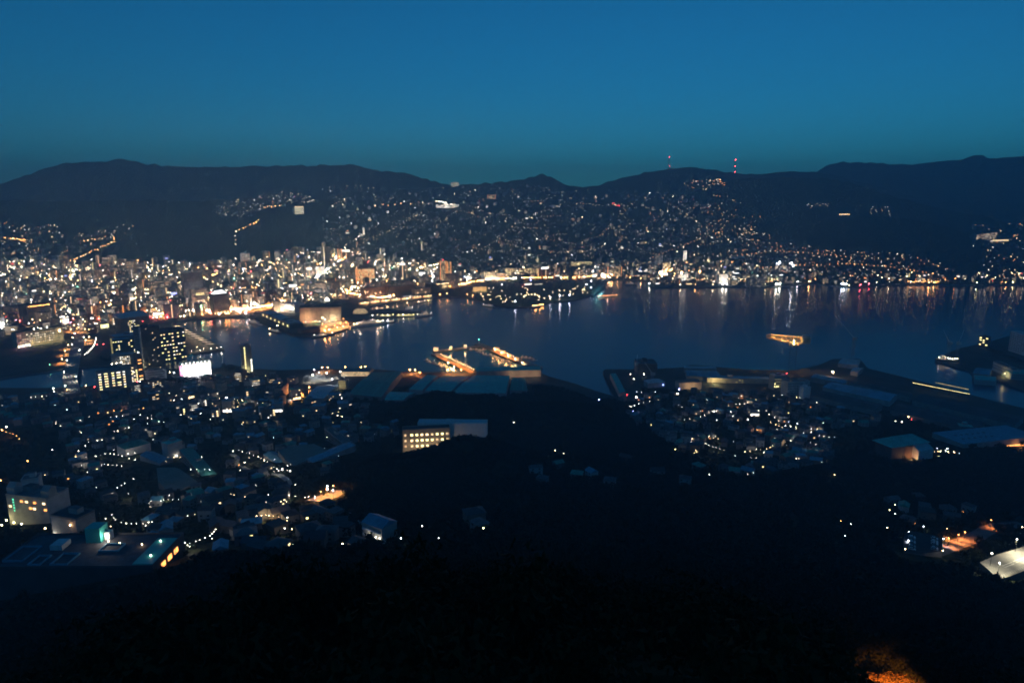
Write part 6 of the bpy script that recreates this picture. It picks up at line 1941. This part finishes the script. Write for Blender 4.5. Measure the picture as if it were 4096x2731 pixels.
MARKS_W = [(ground(*q), s) for q, s in MARKS_AT]
def near_mark(p):
    return min(MARKS_W, key=lambda t: (t[0].x - p.x) ** 2 + (t[0].y - p.y) ** 2)[1]
WALLN = {'house_pale': 'pale', 'house_grey': 'grey', 'house_tan': 'tan', 'wall_pale': 'pale', 'wall_grey': 'grey', 'wall_tan': 'tan', 'wall_dark': 'dark', 'wall_brown': 'brown', 'wall_white': 'white'}
ROOFN = {'house_roof': 'flat', 'roof_tile': 'tiled', 'roof_dark': 'dark', 'roof_blue': 'blue', 'roof_grey': 'grey', 'roof_green': 'green', 'roof_pale': 'pale', 'roof_teal': 'teal'}
STN = {'plain': 'mostly dark', 'col': 'with lit stair column', 'gallery': 'with lit galleries', 'office': 'with many lit windows', 'shop': 'with glowing shop front'}

todo.sort(key=lambda t: -t[0])
mass = MB()
nb = 0
for k, (s, p, rot, w, d, h, st, region, _) in enumerate(todo):
    W, R, G, wm, Pm = gen_block(w, d, h, st)
    if k < 285:
        fl = max(2, int(h / 3.4))
        size = 'low' if fl < 5 else ('mid-rise' if fl < 9 else 'tall')
        T = thing('apartment_block' if st in ('plain', 'col', 'gallery') else 'office_building', '%s %s block %s near %s' % (size, WALLN[wm], STN[st], near_mark(p)), 'building', p, rot, 'generic town blocks')
        W.build('wall', T); ro = R.build('roof', T)
        if Pm.v: Pm.build('plant_room', ro)
        if G.v: G.build('window', T)['kind'] = 'stuff'
    else:
        for q in (W, R, G, Pm): mass.extend(q, p.x, p.y, p.z, rot)
tag(mass.build('town_blocks'), 'dense mass of further town blocks with lit windows', None, kind='stuff')

houses = []
def scatter_houses(poly, n, near, mask=None):
    for x, y in sample(poly, n):
        w, d = (random.uniform(8, 13), random.uniform(7, 10)) if near else (random.uniform(8, 14), random.uniform(7, 11))
        if mask is not None and vnoise(np.array(x / 70.), np.array(y / 38.), 77) < mask: continue
        if near and (any(in_px(g, x, y) for g in GROVES) or (y > 1950 and random.random() < .5)): continue
        p = place_px(x, y, max(w, d) * (.55 if near else .5))
        if p is None: continue
        r = p.xy.length
        rot = -math.atan2(p.x, p.y) + random.choice((-.8, -.4, 0, .3, .7, 1.57)) + random.gauss(0, .1)
        houses.append((w / r, p, rot, w, d, random.choice((5.5, 6, 6.2, 8.8) if near else (5.5, 6, 8.5)), near))
scatter_houses(NEARL, 1700, True, .26)
scatter_houses(NEARR, 800, True, .28)
scatter_houses([(1880, 1960), (2300, 1800), (2900, 1900), (3000, 2010), (2400, 1950)], 14, True)
scatter_houses([(3500, 2000), (3900, 2010), (3880, 2110), (3560, 2110)], 26, True)
scatter_houses([(1700, 2110), (1980, 2100), (1960, 2160), (1750, 2180)], 7, True)
scatter_houses(SLOPE, 2600, False, .36)
scatter_houses(EAST, 650, False, .3)
scatter_houses(EDGE, 120, False, .3)
scatter_houses(WEST, 260, False, .35)
scatter_houses(UPPER, 90, False)
houses.sort(key=lambda t: -t[0])
mass, nmass = MB(), MB()
for k, (s, p, rot, w, d, h, near) in enumerate(houses):
    W, R, G, wm, rm = gen_house(w, d, h, near)
    if k < 290:
        lit = any('window' in m for m in G.m)
        T = thing('house', '%s%s house with %s roof near %s' % ('lit ' if lit else 'small ', WALLN[wm], ROOFN[R.m[0]], near_mark(p)), 'house', p, rot, 'houses on the near slopes')
        W.build('wall', T); R.build('roof', T)
        if G.v: G.build('window', T)['kind'] = 'stuff'
    else:
        for q in (W, R, G): (nmass if near else mass).extend(q, p.x, p.y, p.z, rot)
tag(mass.build('hillside_houses'), 'countless tiny houses covering the far hillsides', None, kind='stuff')
tag(nmass.build('slope_houses'), 'mass of further houses on the near slopes', None, kind='stuff')

# ------------------------------------------------------------------ scattered lights
LM = MB()
MIXW = (('white', .46), ('warm', .38), ('cool', .08), ('orange', .06), ('red', .02))
MIXO = (('orange', .30), ('warm', .45), ('white', .25))
MIXC = (('white', .30), ('warm', .40), ('orange', .20), ('cool', .06), ('red', .03), ('green', .015), ('blue', .015))
def pick(mix): return random.choices([a for a, _ in mix], [b for _, b in mix])[0]
NL = [0]
def dot(x, y, c, k=1.0, up=5.0, power=0, kind='SPOT', shore=False, soft=False, town=False):
    p = ground(x, y)
    if p.z < LAND_Z - .01: return None
    r = p.xy.length
    rad = max(.3, .00040 * r) * k
    z = p.z + up
    LM.octa(p.x, p.y, z, rad, 'lamp_' + c + ('_shore' if shore else '_soft' if soft else '_town' if town else ''))
    if power:
        light('town_light', (p.x, p.y, z + (1.5 if kind == 'SPOT' else 0)), COLOR.get(c, WHITE), power, kind, .5, None, 160)
    NL[0] += 1
    return p
def dots(poly, n, mix, k=(.45, 1.1), up=(3, 8), mask=None, seed=5, soft=True):
    for x, y in sample(poly, n):
        if mask is not None and vnoise(np.array(x / 60.), np.array(y / 30.), seed) < mask: continue
        dot(x, y, pick(mix), random.uniform(*k) * (1.35 if random.random() < .08 else 1), random.uniform(*up), soft=soft, town=not soft)
dots(SLOPE, 1050, MIXW, (.22, .72), (3, 8), .33, 77)
dots([(2850, 800), (2870, 940), (2700, 1000), (2550, 900)], 60, MIXO, (.4, .9))
dots(EAST, 330, MIXO, (.4, 1.05), (4, 8), .2, 77)
dots(EDGE, 80, MIXO, (.5, 1.1), (4, 8), .2)
dots(WEST, 190, MIXO, (.5, 1.1), (4, 8), .3)
dots(UPPER, 130, MIXW, (.4, .9))
dots([(1280, 750), (1500, 745), (1500, 785), (1290, 800)], 26, MIXW, (.4, .8))
dots([(2735, 720), (2900, 716), (2900, 745), (2830, 762), (2735, 752)], 46, MIXO, (.5, 1.0))
dots([(2730, 915), (3020, 900), (3030, 940), (2900, 945)], 36, MIXO, (.5, 1.1))
dots([(3200, 820), (3320, 818), (3330, 830), (3220, 840)], 12, MIXW, (.4, .9)); dots([(3480, 830), (3580, 830), (3560, 862), (3470, 862)], 12, MIXW, (.4, .8))
dots(PLAIN, 2000, MIXC, (.28, .95), (3, 24), soft=False)
dots([(2850, 760), (3000, 830), (3080, 900), (3120, 985), (2850, 960)], 70, MIXO, (.4, .9))
dots(COAST, 380, MIXC, (.45, 1.1), (3, 12))
for a, b, n, c, k in (((282, 1050), (390, 1000), 9, 'orange', 1.2), ((390, 1000), (452, 972), 6, 'orange', 1.2), ((458, 970), (455, 950), 4, 'orange', 1.3), ((330, 965), (440, 955), 7, 'orange', .9),
                      ((943, 985), (941, 930), 3, 'orange', 1.1), ((941, 930), (1010, 900), 5, 'orange', 1.4), ((1010, 900), (1040, 880), 3, 'orange', 1.3), ((1040, 835), (1130, 826), 6, 'orange', 1.1),
                      ((1490, 828), (1745, 812), 9, 'orange', 1.2), ((1745, 806), (1830, 828), 22, 'white', 1.2), ((2870, 712), (2890, 740), 5, 'orange', 1), ((20, 955), (110, 965), 16, 'orange', 1.2),
                      ((2450, 818), (2480, 830), 8, 'red', .9), ((2600, 1150 - 30), (3140, 1120), 60, 'warm', 1.0), ((2850, 1132), (2920, 1132), 14, 'white', 1.2), ((3630, 1130), (3760, 1132), 22, 'orange', 1.1), ((3370, 1140), (3400, 1143), 5, 'cool', 1.5)):
    for i in range(n):
        t = (i + random.random() * .5) / n
        dot(a[0] + (b[0] - a[0]) * t, a[1] + (b[1] - a[1]) * t + random.uniform(-3, 3), c if random.random() < .8 else 'warm', k * random.uniform(.7, 1.1))
def chain(pts, step, c, k=1.1, every=0, power=0, up=8, jit=1.5):
    i = 0
    for a, b in zip(pts[:-1], pts[1:]):
        n = max(1, int(math.hypot(b[0] - a[0], b[1] - a[1]) / step))
        for q in range(n):
            t = q / n; i += 1
            cc = c if random.random() < .8 else random.choice(('warm', 'white'))
            dot(a[0] + (b[0] - a[0]) * t + random.uniform(-jit, jit), a[1] + (b[1] - a[1]) * t + random.uniform(-jit, jit) * .5, cc, k * random.uniform(.75, 1.2), up, power if every and i % every == 0 else 0, soft=not every, town=bool(every))
chain([(330, 1272), (420, 1235), (560, 1195), (700, 1150), (860, 1105), (960, 1075)], 9, 'orange', 1.2, 5, 260000)
chain([(620, 1268), (720, 1258), (840, 1252), (1000, 1243), (1100, 1228)], 5, 'orange', 1.4, 4, 300000)
chain([(1120, 1215), (1250, 1178), (1350, 1132), (1400, 1085), (1420, 1050)], 8, 'warm', 1.4, 4, 320000)
chain([(1150, 1160), (1260, 1120), (1330, 1070), (1370, 1040)], 7, 'white', 1.5, 4, 320000)
chain([(1400, 1182), (1520, 1200), (1640, 1178), (1760, 1160), (1860, 1140), (1960, 1122)], 7, 'orange', 1.3, 4, 240000)
chain([(1960, 1122), (2120, 1118), (2300, 1116), (2440, 1108)], 8, 'orange', 1.15, 6, 150000)
chain([(2440, 1108), (2560, 1112), (2700, 1122), (2860, 1130), (3100, 1134)], 9, 'orange', 1.0)
chain([(60, 1250), (180, 1215), (300, 1170), (420, 1130), (520, 1100)], 11, 'orange', 1.0, 7, 200000)
chain([(0, 1180), (120, 1150), (260, 1110), (330, 1075)], 12, 'warm', 1.0, 7, 160000)
chain([(1500, 1130), (1580, 1100), (1660, 1080), (1760, 1062)], 8, 'warm', 1.2, 5, 200000)
chain([(1400, 1010), (1480, 960), (1560, 930), (1640, 880), (1700, 850)], 14, 'warm', .9)
chain([(1900, 1020), (2000, 960), (2060, 900), (2150, 860), (2260, 820)], 15, 'warm', .8)
chain([(2350, 1030), (2450, 960), (2520, 900), (2480, 850), (2560, 800)], 16, 'warm', .8)
chain([(2600, 1040), (2700, 1000), (2800, 960), (2900, 930)], 13, 'orange', .9)
chain([(3020, 1080), (3200, 1068), (3400, 1062), (3560, 1075), (3720, 1100)], 16, 'orange', 1.1)
chain([(2950, 1030), (3100, 1010), (3250, 1020), (3420, 1040)], 18, 'orange', 1.0)
chain([(0, 1512), (100, 1500), (255, 1478)], 24, 'warm', .8)
# lit streets of the town: lamps that light the facades
for x, y in sample(PLAIN, 170):
    dot(x, y, pick((('warm', .5), ('white', .34), ('orange', .16))), 1.3, random.uniform(14, 36), random.uniform(50000, 190000), 'POINT')
for x, y in sample(COAST, 70):
    dot(x, y, pick((('warm', .5), ('white', .25), ('orange', .25))), 1.2, random.uniform(10, 22), random.uniform(25000, 90000), 'POINT')
for x, y in sample(SLOPE, 50):
    dot(x, y, pick((('warm', .5), ('white', .5))), 1.0, random.uniform(8, 14), random.uniform(15000, 45000), 'POINT')
for i in range(46):          # boulevard along the western waterfront
    x = 610 + i * 8.6
    dot(x + random.uniform(-4, 4), 1276 - i * .55 + random.uniform(-16, 4), random.choice(('orange', 'warm', 'white', 'white', 'red')), random.uniform(.9, 1.9), random.uniform(3, 9), 120000 if i % 4 == 0 else 0, town=True)
HOT = [(1180, 1108, 'white'), (1235, 1100, 'cool'), (1250, 1085, 'white'), (1300, 1045, 'cool'), (1340, 1040, 'white'), (1700, 1100, 'white'), (1725, 1095, 'cool'), (1745, 1090, 'white'), (1735, 1115, 'white'), (1525, 1090, 'white'), (1535, 1100, 'orange'), (1550, 1080, 'white'),
       (1170, 1165, 'white'), (1240, 1185, 'white'), (1265, 1190, 'white'), (1290, 1192, 'cool'), (1220, 1205, 'white'), (1310, 1200, 'white'), (790, 1225, 'white'), (800, 1215, 'pink'), (1000, 1205, 'cool'), (1010, 1215, 'orange'), (1020, 1230, 'white'), (1860, 1120, 'cool'), (1870, 1122, 'white'),
       (2395, 1108, 'white'), (2410, 1112, 'white'), (2425, 1106, 'warm'), (2440, 1108, 'white'), (2380, 1100, 'cool'), (470, 1290, 'pink'), (480, 1300, 'white'), (130, 1240, 'cool'), (105, 1240, 'white'), (115, 1215, 'cool'), (1620, 1092, 'white'), (1455, 1180, 'orange'), (1385, 1172, 'orange'), (1400, 1178, 'orange'), (1420, 1160, 'warm'),
       (2890, 1115, 'white'), (2735, 1108, 'white'), (2745, 1115, 'cool'), (3118, 1060, 'cool'), (3165, 1064, 'cool'), (2800, 1098, 'orange'), (2640, 1100, 'orange'), (2660, 1095, 'orange'), (2680, 1092, 'orange'), (2650, 1108, 'white')]
COLOR['pink'] = PINK
for x, y, c in HOT:
    dot(x, y, c, random.uniform(2.2, 3.4), 12, random.uniform(200000, 450000), 'POINT')
    for k in range(5): dot(x + random.gauss(0, 9), y + random.gauss(0, 5), c if k < 3 else random.choice(('white', 'warm', 'orange')), random.uniform(1.0, 2.0), random.uniform(4, 14), town=True)
# waterside lamps whose light streaks over the water
for x, y, c, k in ((2563, 1127, 'orange', 1.2), (2597, 1146, 'white', 1.4), (2720, 1150, 'warm', 1.2), (2780, 1147, 'orange', .8), (2850, 1147, 'warm', 1.0), (2890, 1147, 'white', 1.9), (2905, 1146, 'white', 1.5), (2990, 1147, 'warm', 1.0), (3060, 1147, 'yellow', 1.0), (3105, 1140, 'white', 2.7), (3118, 1142, 'white', 2.4), (3190, 1138, 'white', 1.5),
                   (3236, 1135, 'orange', 1.5), (3366, 1146, 'cool', 1.7), (3376, 1148, 'cool', 1.7), (3440, 1150, 'red', 1.1), (3475, 1148, 'red', 1.1), (3505, 1140, 'yellow', .9), (3556, 1138, 'warm', .9), (3640, 1139, 'white', .8), (3715, 1139, 'orange', 1.4), (3735, 1139, 'orange', 1.2), (3905, 1142, 'yellow', .9), (4022, 1140, 'orange', .8), (4050, 1140, 'yellow', .8),
                   (2440, 1118, 'warm', 1.0), (2470, 1118, 'orange', .9), (2520, 1122, 'orange', .8), (1760, 1188, 'orange', .9), (1788, 1186, 'orange', .9), (1870, 1192, 'orange', .8), (1891, 1194, 'orange', .8), (986, 1270, 'cool', 1.2), (1300, 1335, 'orange', 2.0), (1318, 1332, 'orange', 1.6), (1372, 1320, 'white', .9), (880, 1270, 'white', .9), (905, 1268, 'orange', 1.4), (915, 1268, 'orange', 1.4), (1110, 1322, 'warm', .9), (1350, 1326, 'warm', .8)):
    yy = y + 14
    while yy > y - 25 and wet(*at(x, yy, 0).xy): yy -= .5
    p = at(x, yy - 2.0, 0)
    LM.octa(p.x, p.y, LAND_Z + 9, max(.3, .0004 * p.xy.length) * k, 'lamp_' + c + '_shore')
# near slopes
def lane(poly, soft_k, n=(5, 12), step=(13, 26)):
    x, y = sample(poly, 1)[0]
    th = random.choice((random.gauss(.25, .25), random.gauss(2.9, .25)))
    c = random.choices(('white', 'warm', 'cool', 'orange'), (.66, .24, .06, .04))[0]
    for i in range(random.randint(*n)):
        if not in_px(poly, x, y): break
        if random.random() < .85:
            dot(x, y, c, random.uniform(.4, .95) * soft_k, 5.5, random.uniform(600, 2400) if random.random() < .22 else 0, 'POINT')
        s_ = random.uniform(*step); th += random.gauss(0, .22)
        x += math.cos(th) * s_; y += math.sin(th) * s_ * .6
for q in range(42): lane(NEARL, .9)
for q in range(20): lane(NEARR, .9)
for poly, n in ((NEARL, 120), (NEARR, 60)):
    for i, (x, y) in enumerate(sample(poly, n)):
        if any(in_px(g, x, y) for g in GROVES) and random.random() < .8: continue
        dot(x, y, pick((('white', .70), ('warm', .22), ('cool', .05), ('orange', .03))), random.uniform(.4, 1.0), 5.5, random.uniform(600, 2400) if i % 4 == 0 else 0, 'POINT')
for q in range(34):
    x, y = sample(SLOPE, 1)[0]; th = random.choice((random.gauss(.3, .25), random.gauss(2.85, .25)))
    for i in range(random.randint(6, 15)):
        if in_px(SLOPE, x, y): dot(x, y, random.choice(('white', 'warm', 'warm', 'orange')), random.uniform(.4, .85), 7, soft=True)
        th += random.gauss(0, .2); x += math.cos(th) * 13; y += math.sin(th) * 6
for x, y, c, k, pw in ((2395, 1612, 'blue', 2.0, 2500), (2532, 1660, 'blue', 2.0, 4000), (2716, 1570, 'blue', 2.2, 2500), (2652, 1552, 'blue', 1.5, 900), (2575, 1508, 'white', 1.8, 2500), (2535, 1528, 'white', 1.4, 1500), (2522, 1508, 'white', 1.2, 900), (2461, 1538, 'white', 1.2, 800), (2545, 1602, 'white', 2.4, 3500), (2690, 1584, 'warm', 2.2, 4000), (2712, 1588, 'warm', 2, 3000), (2508, 1592, 'red', 1.2, 0), (2560, 1608, 'red', 1.2, 0),
                       (3020, 1620, 'white', 1.9, 3000), (2855, 1660, 'white', 1.8, 3000), (2990, 1692, 'white', 1.6, 2000), (3632, 1682, 'warm', 1.6, 1500), (3645, 1692, 'red', 1.0, 0), (3500, 1704, 'cool', 1.8, 800), (3580, 1700, 'white', 1.3, 0), (3606, 1702, 'white', 1.4, 0), (3336, 1920, 'warm', 1.2, 700), (3360, 2112, 'orange', .7, 0), (3400, 2125, 'white', .8, 0), (3378, 2175, 'white', .9, 0), (3555, 2065, 'yellow', 1.0, 0), (3578, 2043, 'yellow', 1.1, 0), (3577, 2080, 'white', .9, 0),
                       (2220, 1820, 'warm', 1.3, 900), (2255, 1832, 'warm', 1.0, 600), (2056, 1706, 'white', 1.3, 700), (2700, 1815, 'yellow', 1.1, 700), (2836, 1920, 'white', 1, 300), (2797, 1881, 'white', 1.3, 500), (1606, 2196, 'cool', 1.1, 0), (1632, 2235, 'cool', 1.0, 0), (1690, 2141, 'white', .8, 0), (1912, 2130, 'white', 1.3, 500), (1934, 2151, 'yellow', 1.2, 0), (1755, 2194, 'white', 1.2, 0), (1548, 2104, 'warm', .8, 0), (907, 1603, 'cool', 2.4, 3500), (877, 1624, 'yellow', 1.4, 1000), (113, 1862, 'orange', 2, 4000), (28, 1722, 'white', 2.0, 3000), (10, 1735, 'orange', 1.8, 4000),
                       (215, 1566, 'white', 2.0, 3000), (218, 1578, 'white', 1.6, 2000), (270, 1572, 'orange', 1.4, 5000), (345, 1554, 'warm', 1.4, 5000), (380, 1560, 'red', 1.6, 3000), (550, 1540, 'red', 1.3, 2000), (560, 1538, 'white', 1.5, 3000), (600, 1530, 'warm', 1.2, 3000), (697, 1502, 'cool', 2.0, 5000), (680, 1500, 'warm', 1.3, 3000), (335, 1484, 'green', 1.0, 0), (200, 1470, 'green', 1.0, 0), (390, 1388, 'red', 1.5, 2000), (415, 1386, 'red', 1.5, 2000)):
    dot(x, y, c, k, 6, pw, 'POINT')
tag(LM.build('town_lights'), 'thousands of small street and window lights over town and slopes', None, kind='stuff')

# ------------------------------------------------------------------ trees
_b = ground(3580, 2750)
BAZ = math.atan2(_b.x, _b.y)
claim(_b.x, _b.y, 5, True); claim(_b.x * .8, _b.y * .8, 5, True)
def leaf_cloud(n, seed, flat=.8, size=.34):
    """small leaf-sized faces spread through a lumpy crown of radius about 1"""
    g = np.random.default_rng(seed)
    lumps = g.normal(size=(7, 3)); lumps /= np.linalg.norm(lumps, axis=1)[:, None]; lumps *= g.uniform(.3, .62, (7, 1))
    lumps[:, 2] = lumps[:, 2] * .8 + .05
    k = g.integers(0, 7, n)
    d = g.normal(size=(n, 3)); d /= np.linalg.norm(d, axis=1)[:, None]
    c = lumps[k] + d * (g.uniform(.6, 1.0, (n, 1)) * g.uniform(.36, .52, (7, 1))[k])
    c[:, 2] *= flat
    a = g.normal(size=(n, 3)); a /= np.linalg.norm(a, axis=1)[:, None]
    b = np.cross(a, d); b /= np.linalg.norm(b, axis=1)[:, None] + 1e-6
    s = g.uniform(.6, 1.2, (n, 1)) * size
    return np.stack([c - a * s * .5, c + b * s * .5, c + a * s * .5], 1)       # n x 3 x 3

def tris_object(name, T, m):
    T = np.asarray(T, np.float32).reshape(-1, 3, 3)
    n = len(T)
    me = bpy.data.meshes.new(name)
    me.vertices.add(n * 3); me.vertices.foreach_set('co', T.ravel())
    me.loops.add(n * 3); me.loops.foreach_set('vertex_index', np.arange(n * 3, dtype=np.int32))
    me.polygons.add(n); me.polygons.foreach_set('loop_start', np.arange(0, n * 3, 3, dtype=np.int32))
    me.materials.append(MATS[m]); me.update()
    return me

tiny_t = [leaf_cloud(1100, 70 + s, size=.11) for s in range(3)]
far_t = [leaf_cloud(34, s, size=.62) for s in range(5)]
near_t = [leaf_cloud(260, 40 + s, size=.26) for s in range(5)]
chunks = []
rs = np.random.default_rng(3)
N = 30000
az = rs.uniform(math.radians(-41), math.radians(41), N)
rr = np.sqrt(rs.uniform(22 ** 2, 1180 ** 2, N))
X, Y = np.sin(az) * rr, np.cos(az) * rr
Zg = ground_z_many(X, Y)
# photograph pixel of each spot, to keep the wood out of the built-up slopes
dep = Y * CP - (Zg - CAM_H) * SP
PX = 2048 + FPX * X / dep; PY = 1365.5 - FPX * (Y * SP + (Zg - CAM_H) * CP) / dep
nt = 0
for i in range(N):
    if Zg[i] <= LAND_Z + .5: continue
    r = rr[i]
    px, py = PX[i], PY[i]
    built = in_px(NEARL, px, py) or in_px(NEARR, px, py)
    if built and rs.random() < (.66 if py < 1860 else .4): continue
    big = r < 260
    s = rs.uniform(3.2, 5.4) if not built else rs.uniform(2.2, 3.8)
    if built and not claim(X[i], Y[i], s * .8): continue
    if not built:
        c = OCC.get((int(X[i] // 40), int(Y[i] // 40)), ())
        if any((a - X[i]) ** 2 + (b - Y[i]) ** 2 < (q + s * .7) ** 2 for a, b, q in c): continue
    if r < 108 and abs(az[i] - BAZ) < .13: continue
    t = tiny_t[rs.integers(0, 3)] if r < 130 else (near_t if big else far_t)[rs.integers(0, 5)]
    a = rs.uniform(0, 6.28); ca, sa = math.cos(a), math.sin(a)
    q = t * np.array([s, s, s * rs.uniform(.9, 1.4)])
    R = np.stack([q[..., 0] * ca - q[..., 1] * sa + X[i], q[..., 0] * sa + q[..., 1] * ca + Y[i], q[..., 2] + Zg[i] + s * .75], -1)
    chunks.append(R); nt += 1
fo = link('forest', tris_object('forest', np.concatenate(chunks), 'leaf'))
tag(fo, 'black wooded slopes in the foreground and on the spurs', None, kind='stuff')

# single trees: in the park, along the waterfront, by the lit places
def tree_proto(seed, lm='leaf', n=150):
    T = link('tree', None)
    mb = MB()
    mb.cyl(0, 0, -1, 4.2, .32, .18, 'bark', 6)
    g = random.Random(seed)
    for k in range(4):
        a = k * 1.6 + g.random()
        mb.bar((0, 0, 3 + k * .3), (1.8 * math.cos(a), 1.8 * math.sin(a), 5.2 + k * .4), .14, 'bark')
    mb.build('trunk', T)
    me = tris_object('crown', leaf_cloud(n, 90 + seed, size=.34) * np.array([3.6, 3.6, 3.4]) + np.array([0, 0, 6.0]), lm)
    link('crown', me, T)
    return remember(T)
TP = [tree_proto(i) for i in range(3)]
tused = set()
def plant(p, label, group, k=None, s=1.0):
    i = random.randrange(3) if k is None else k
    if i not in tused:
        o = TP[i]; tused.add(i); o.location = p; o.rotation_euler = (0, 0, random.random() * 6)
    else:
        o = copy_tree(TP[i], None, p, random.random() * 6)
    f = s * random.uniform(.8, 1.25)
    o.scale = (f, f, f * random.uniform(.9, 1.15))
    tag(o, label, 'tree', group)
for i in range(3): tused.discard(i)
n = 0
while n < 95:
    x = random.uniform(1905, 2370); y = random.uniform(1148, 1224)
    p = at(x, y, LAND_Z)
    if wet(p.x, p.y) or any(wet(p.x + a, p.y + b) for a, b in ((8, 0), (-8, 0), (0, 8), (0, -8))) or not claim(p.x, p.y, 4.5): n += .2; continue
    plant(p, 'dark round tree in the seaside park', 'trees in the seaside park', s=1.25); n += 1
for i in range(34):
    x = 700 + i * 8.4; y = 1289 - i * .55 + random.uniform(-5, 0)
    p = at(x, y, LAND_Z)
    if wet(p.x, p.y): continue
    plant(p, 'dark tree in the row along the western waterfront', 'trees along the western waterfront', s=1.1)
for x0, y0, x1, y1, k, lab in ((560, 1545, 860, 1522, 34, 'dark tree on the near bank before the white lit hall'), (890, 1478, 960, 1500, 14, 'dark tree beside the slim near-shore tower'), (2630, 1142, 2720, 1138, 16, 'dark tree on the eastern quay head'), (1180, 1300, 1225, 1318, 9, 'dark tree between the terminal and the brown hall'), (400, 1445, 545, 1435, 22, 'dark tree on the lawn north of the river'), (3940, 1400, 4090, 1462, 34, 'dark tree below the slab block at the right edge')):
    for i in range(k):
        t = (i + random.random()) / k
        p = ground(x0 + (x1 - x0) * t, y0 + (y1 - y0) * t + random.uniform(-8, 8))
        if wet(p.x, p.y): continue
        plant(p, lab, lab.replace('dark tree', 'trees'), s=1.1)

# bush lit orange just under the viewpoint
def lit_bush():
    c = ground(3580, 2750)
    T = thing('lit_bush', 'leafy bush glowing orange under a lamp at the bottom edge', 'bush', (c.x, c.y, c.z - 2.6))
    mb = MB()
    g = random.Random(4)
    for k in range(9):
        a = g.random() * 6.28
        mb.bar((0, 0, -1), (6.2 * math.cos(a), 3.6 * math.sin(a), 2.0), .16, 'bark')
    mb.build('stem', T)
    A = leaf_cloud(9000, 5, size=.05) * np.array([9.0, 5.0, 3.4]) + np.array([0, 0, 1.0])
    link('leaves', tris_object('leaves', A, 'leaf_lit'), T)
    d = Vector((c.x, c.y, 0)).normalized() * -12
    lz = ground_z(c.x + d.x, c.y + d.y) - c.z + 2.6 + .7
    light('bush_light', (d.x, d.y, lz), (1.0, .27, .04), 120000, 'SPOT', .15, T, 44).rotation_euler = (Vector((-d.x, -d.y, -.6 - lz))).to_track_quat('-Z', 'Y').to_euler()
    mb = MB(); mb.box(d.x - .3, d.x + .3, d.y - .7, d.y - .3, lz - 1.2, lz + .3, 'steel_dark', bottom=True); mb.build('flood_lamp', T)
lit_bush()

# ------------------------------------------------------------------ things that would share a label are told apart by their place
def nth(i):
    w = 'first second third fourth fifth sixth seventh eighth ninth tenth eleventh twelfth'.split()
    if i < 12: return w[i]
    i += 1
    return '%d%s' % (i, 'th' if 10 < i % 100 < 14 else {1: 'st', 2: 'nd', 3: 'rd'}.get(i % 10, 'th'))
same = {}
for o in COL.objects:
    if o.parent is None and 'label' in o.keys() and o.get('kind') not in ('structure', 'stuff'):
        same.setdefault(o['label'], []).append(o)
for lab, L in same.items():
    if len(L) < 2 or len(lab.split()) > 13: continue
    L.sort(key=lambda o: o.location.x / max(1.0, depth_of(o.location)))
    for i, o in enumerate(L):
        o['label'] = '%s, %s from %sleft' % (lab, nth(i), 'the ' if len(lab.split()) < 13 else '')
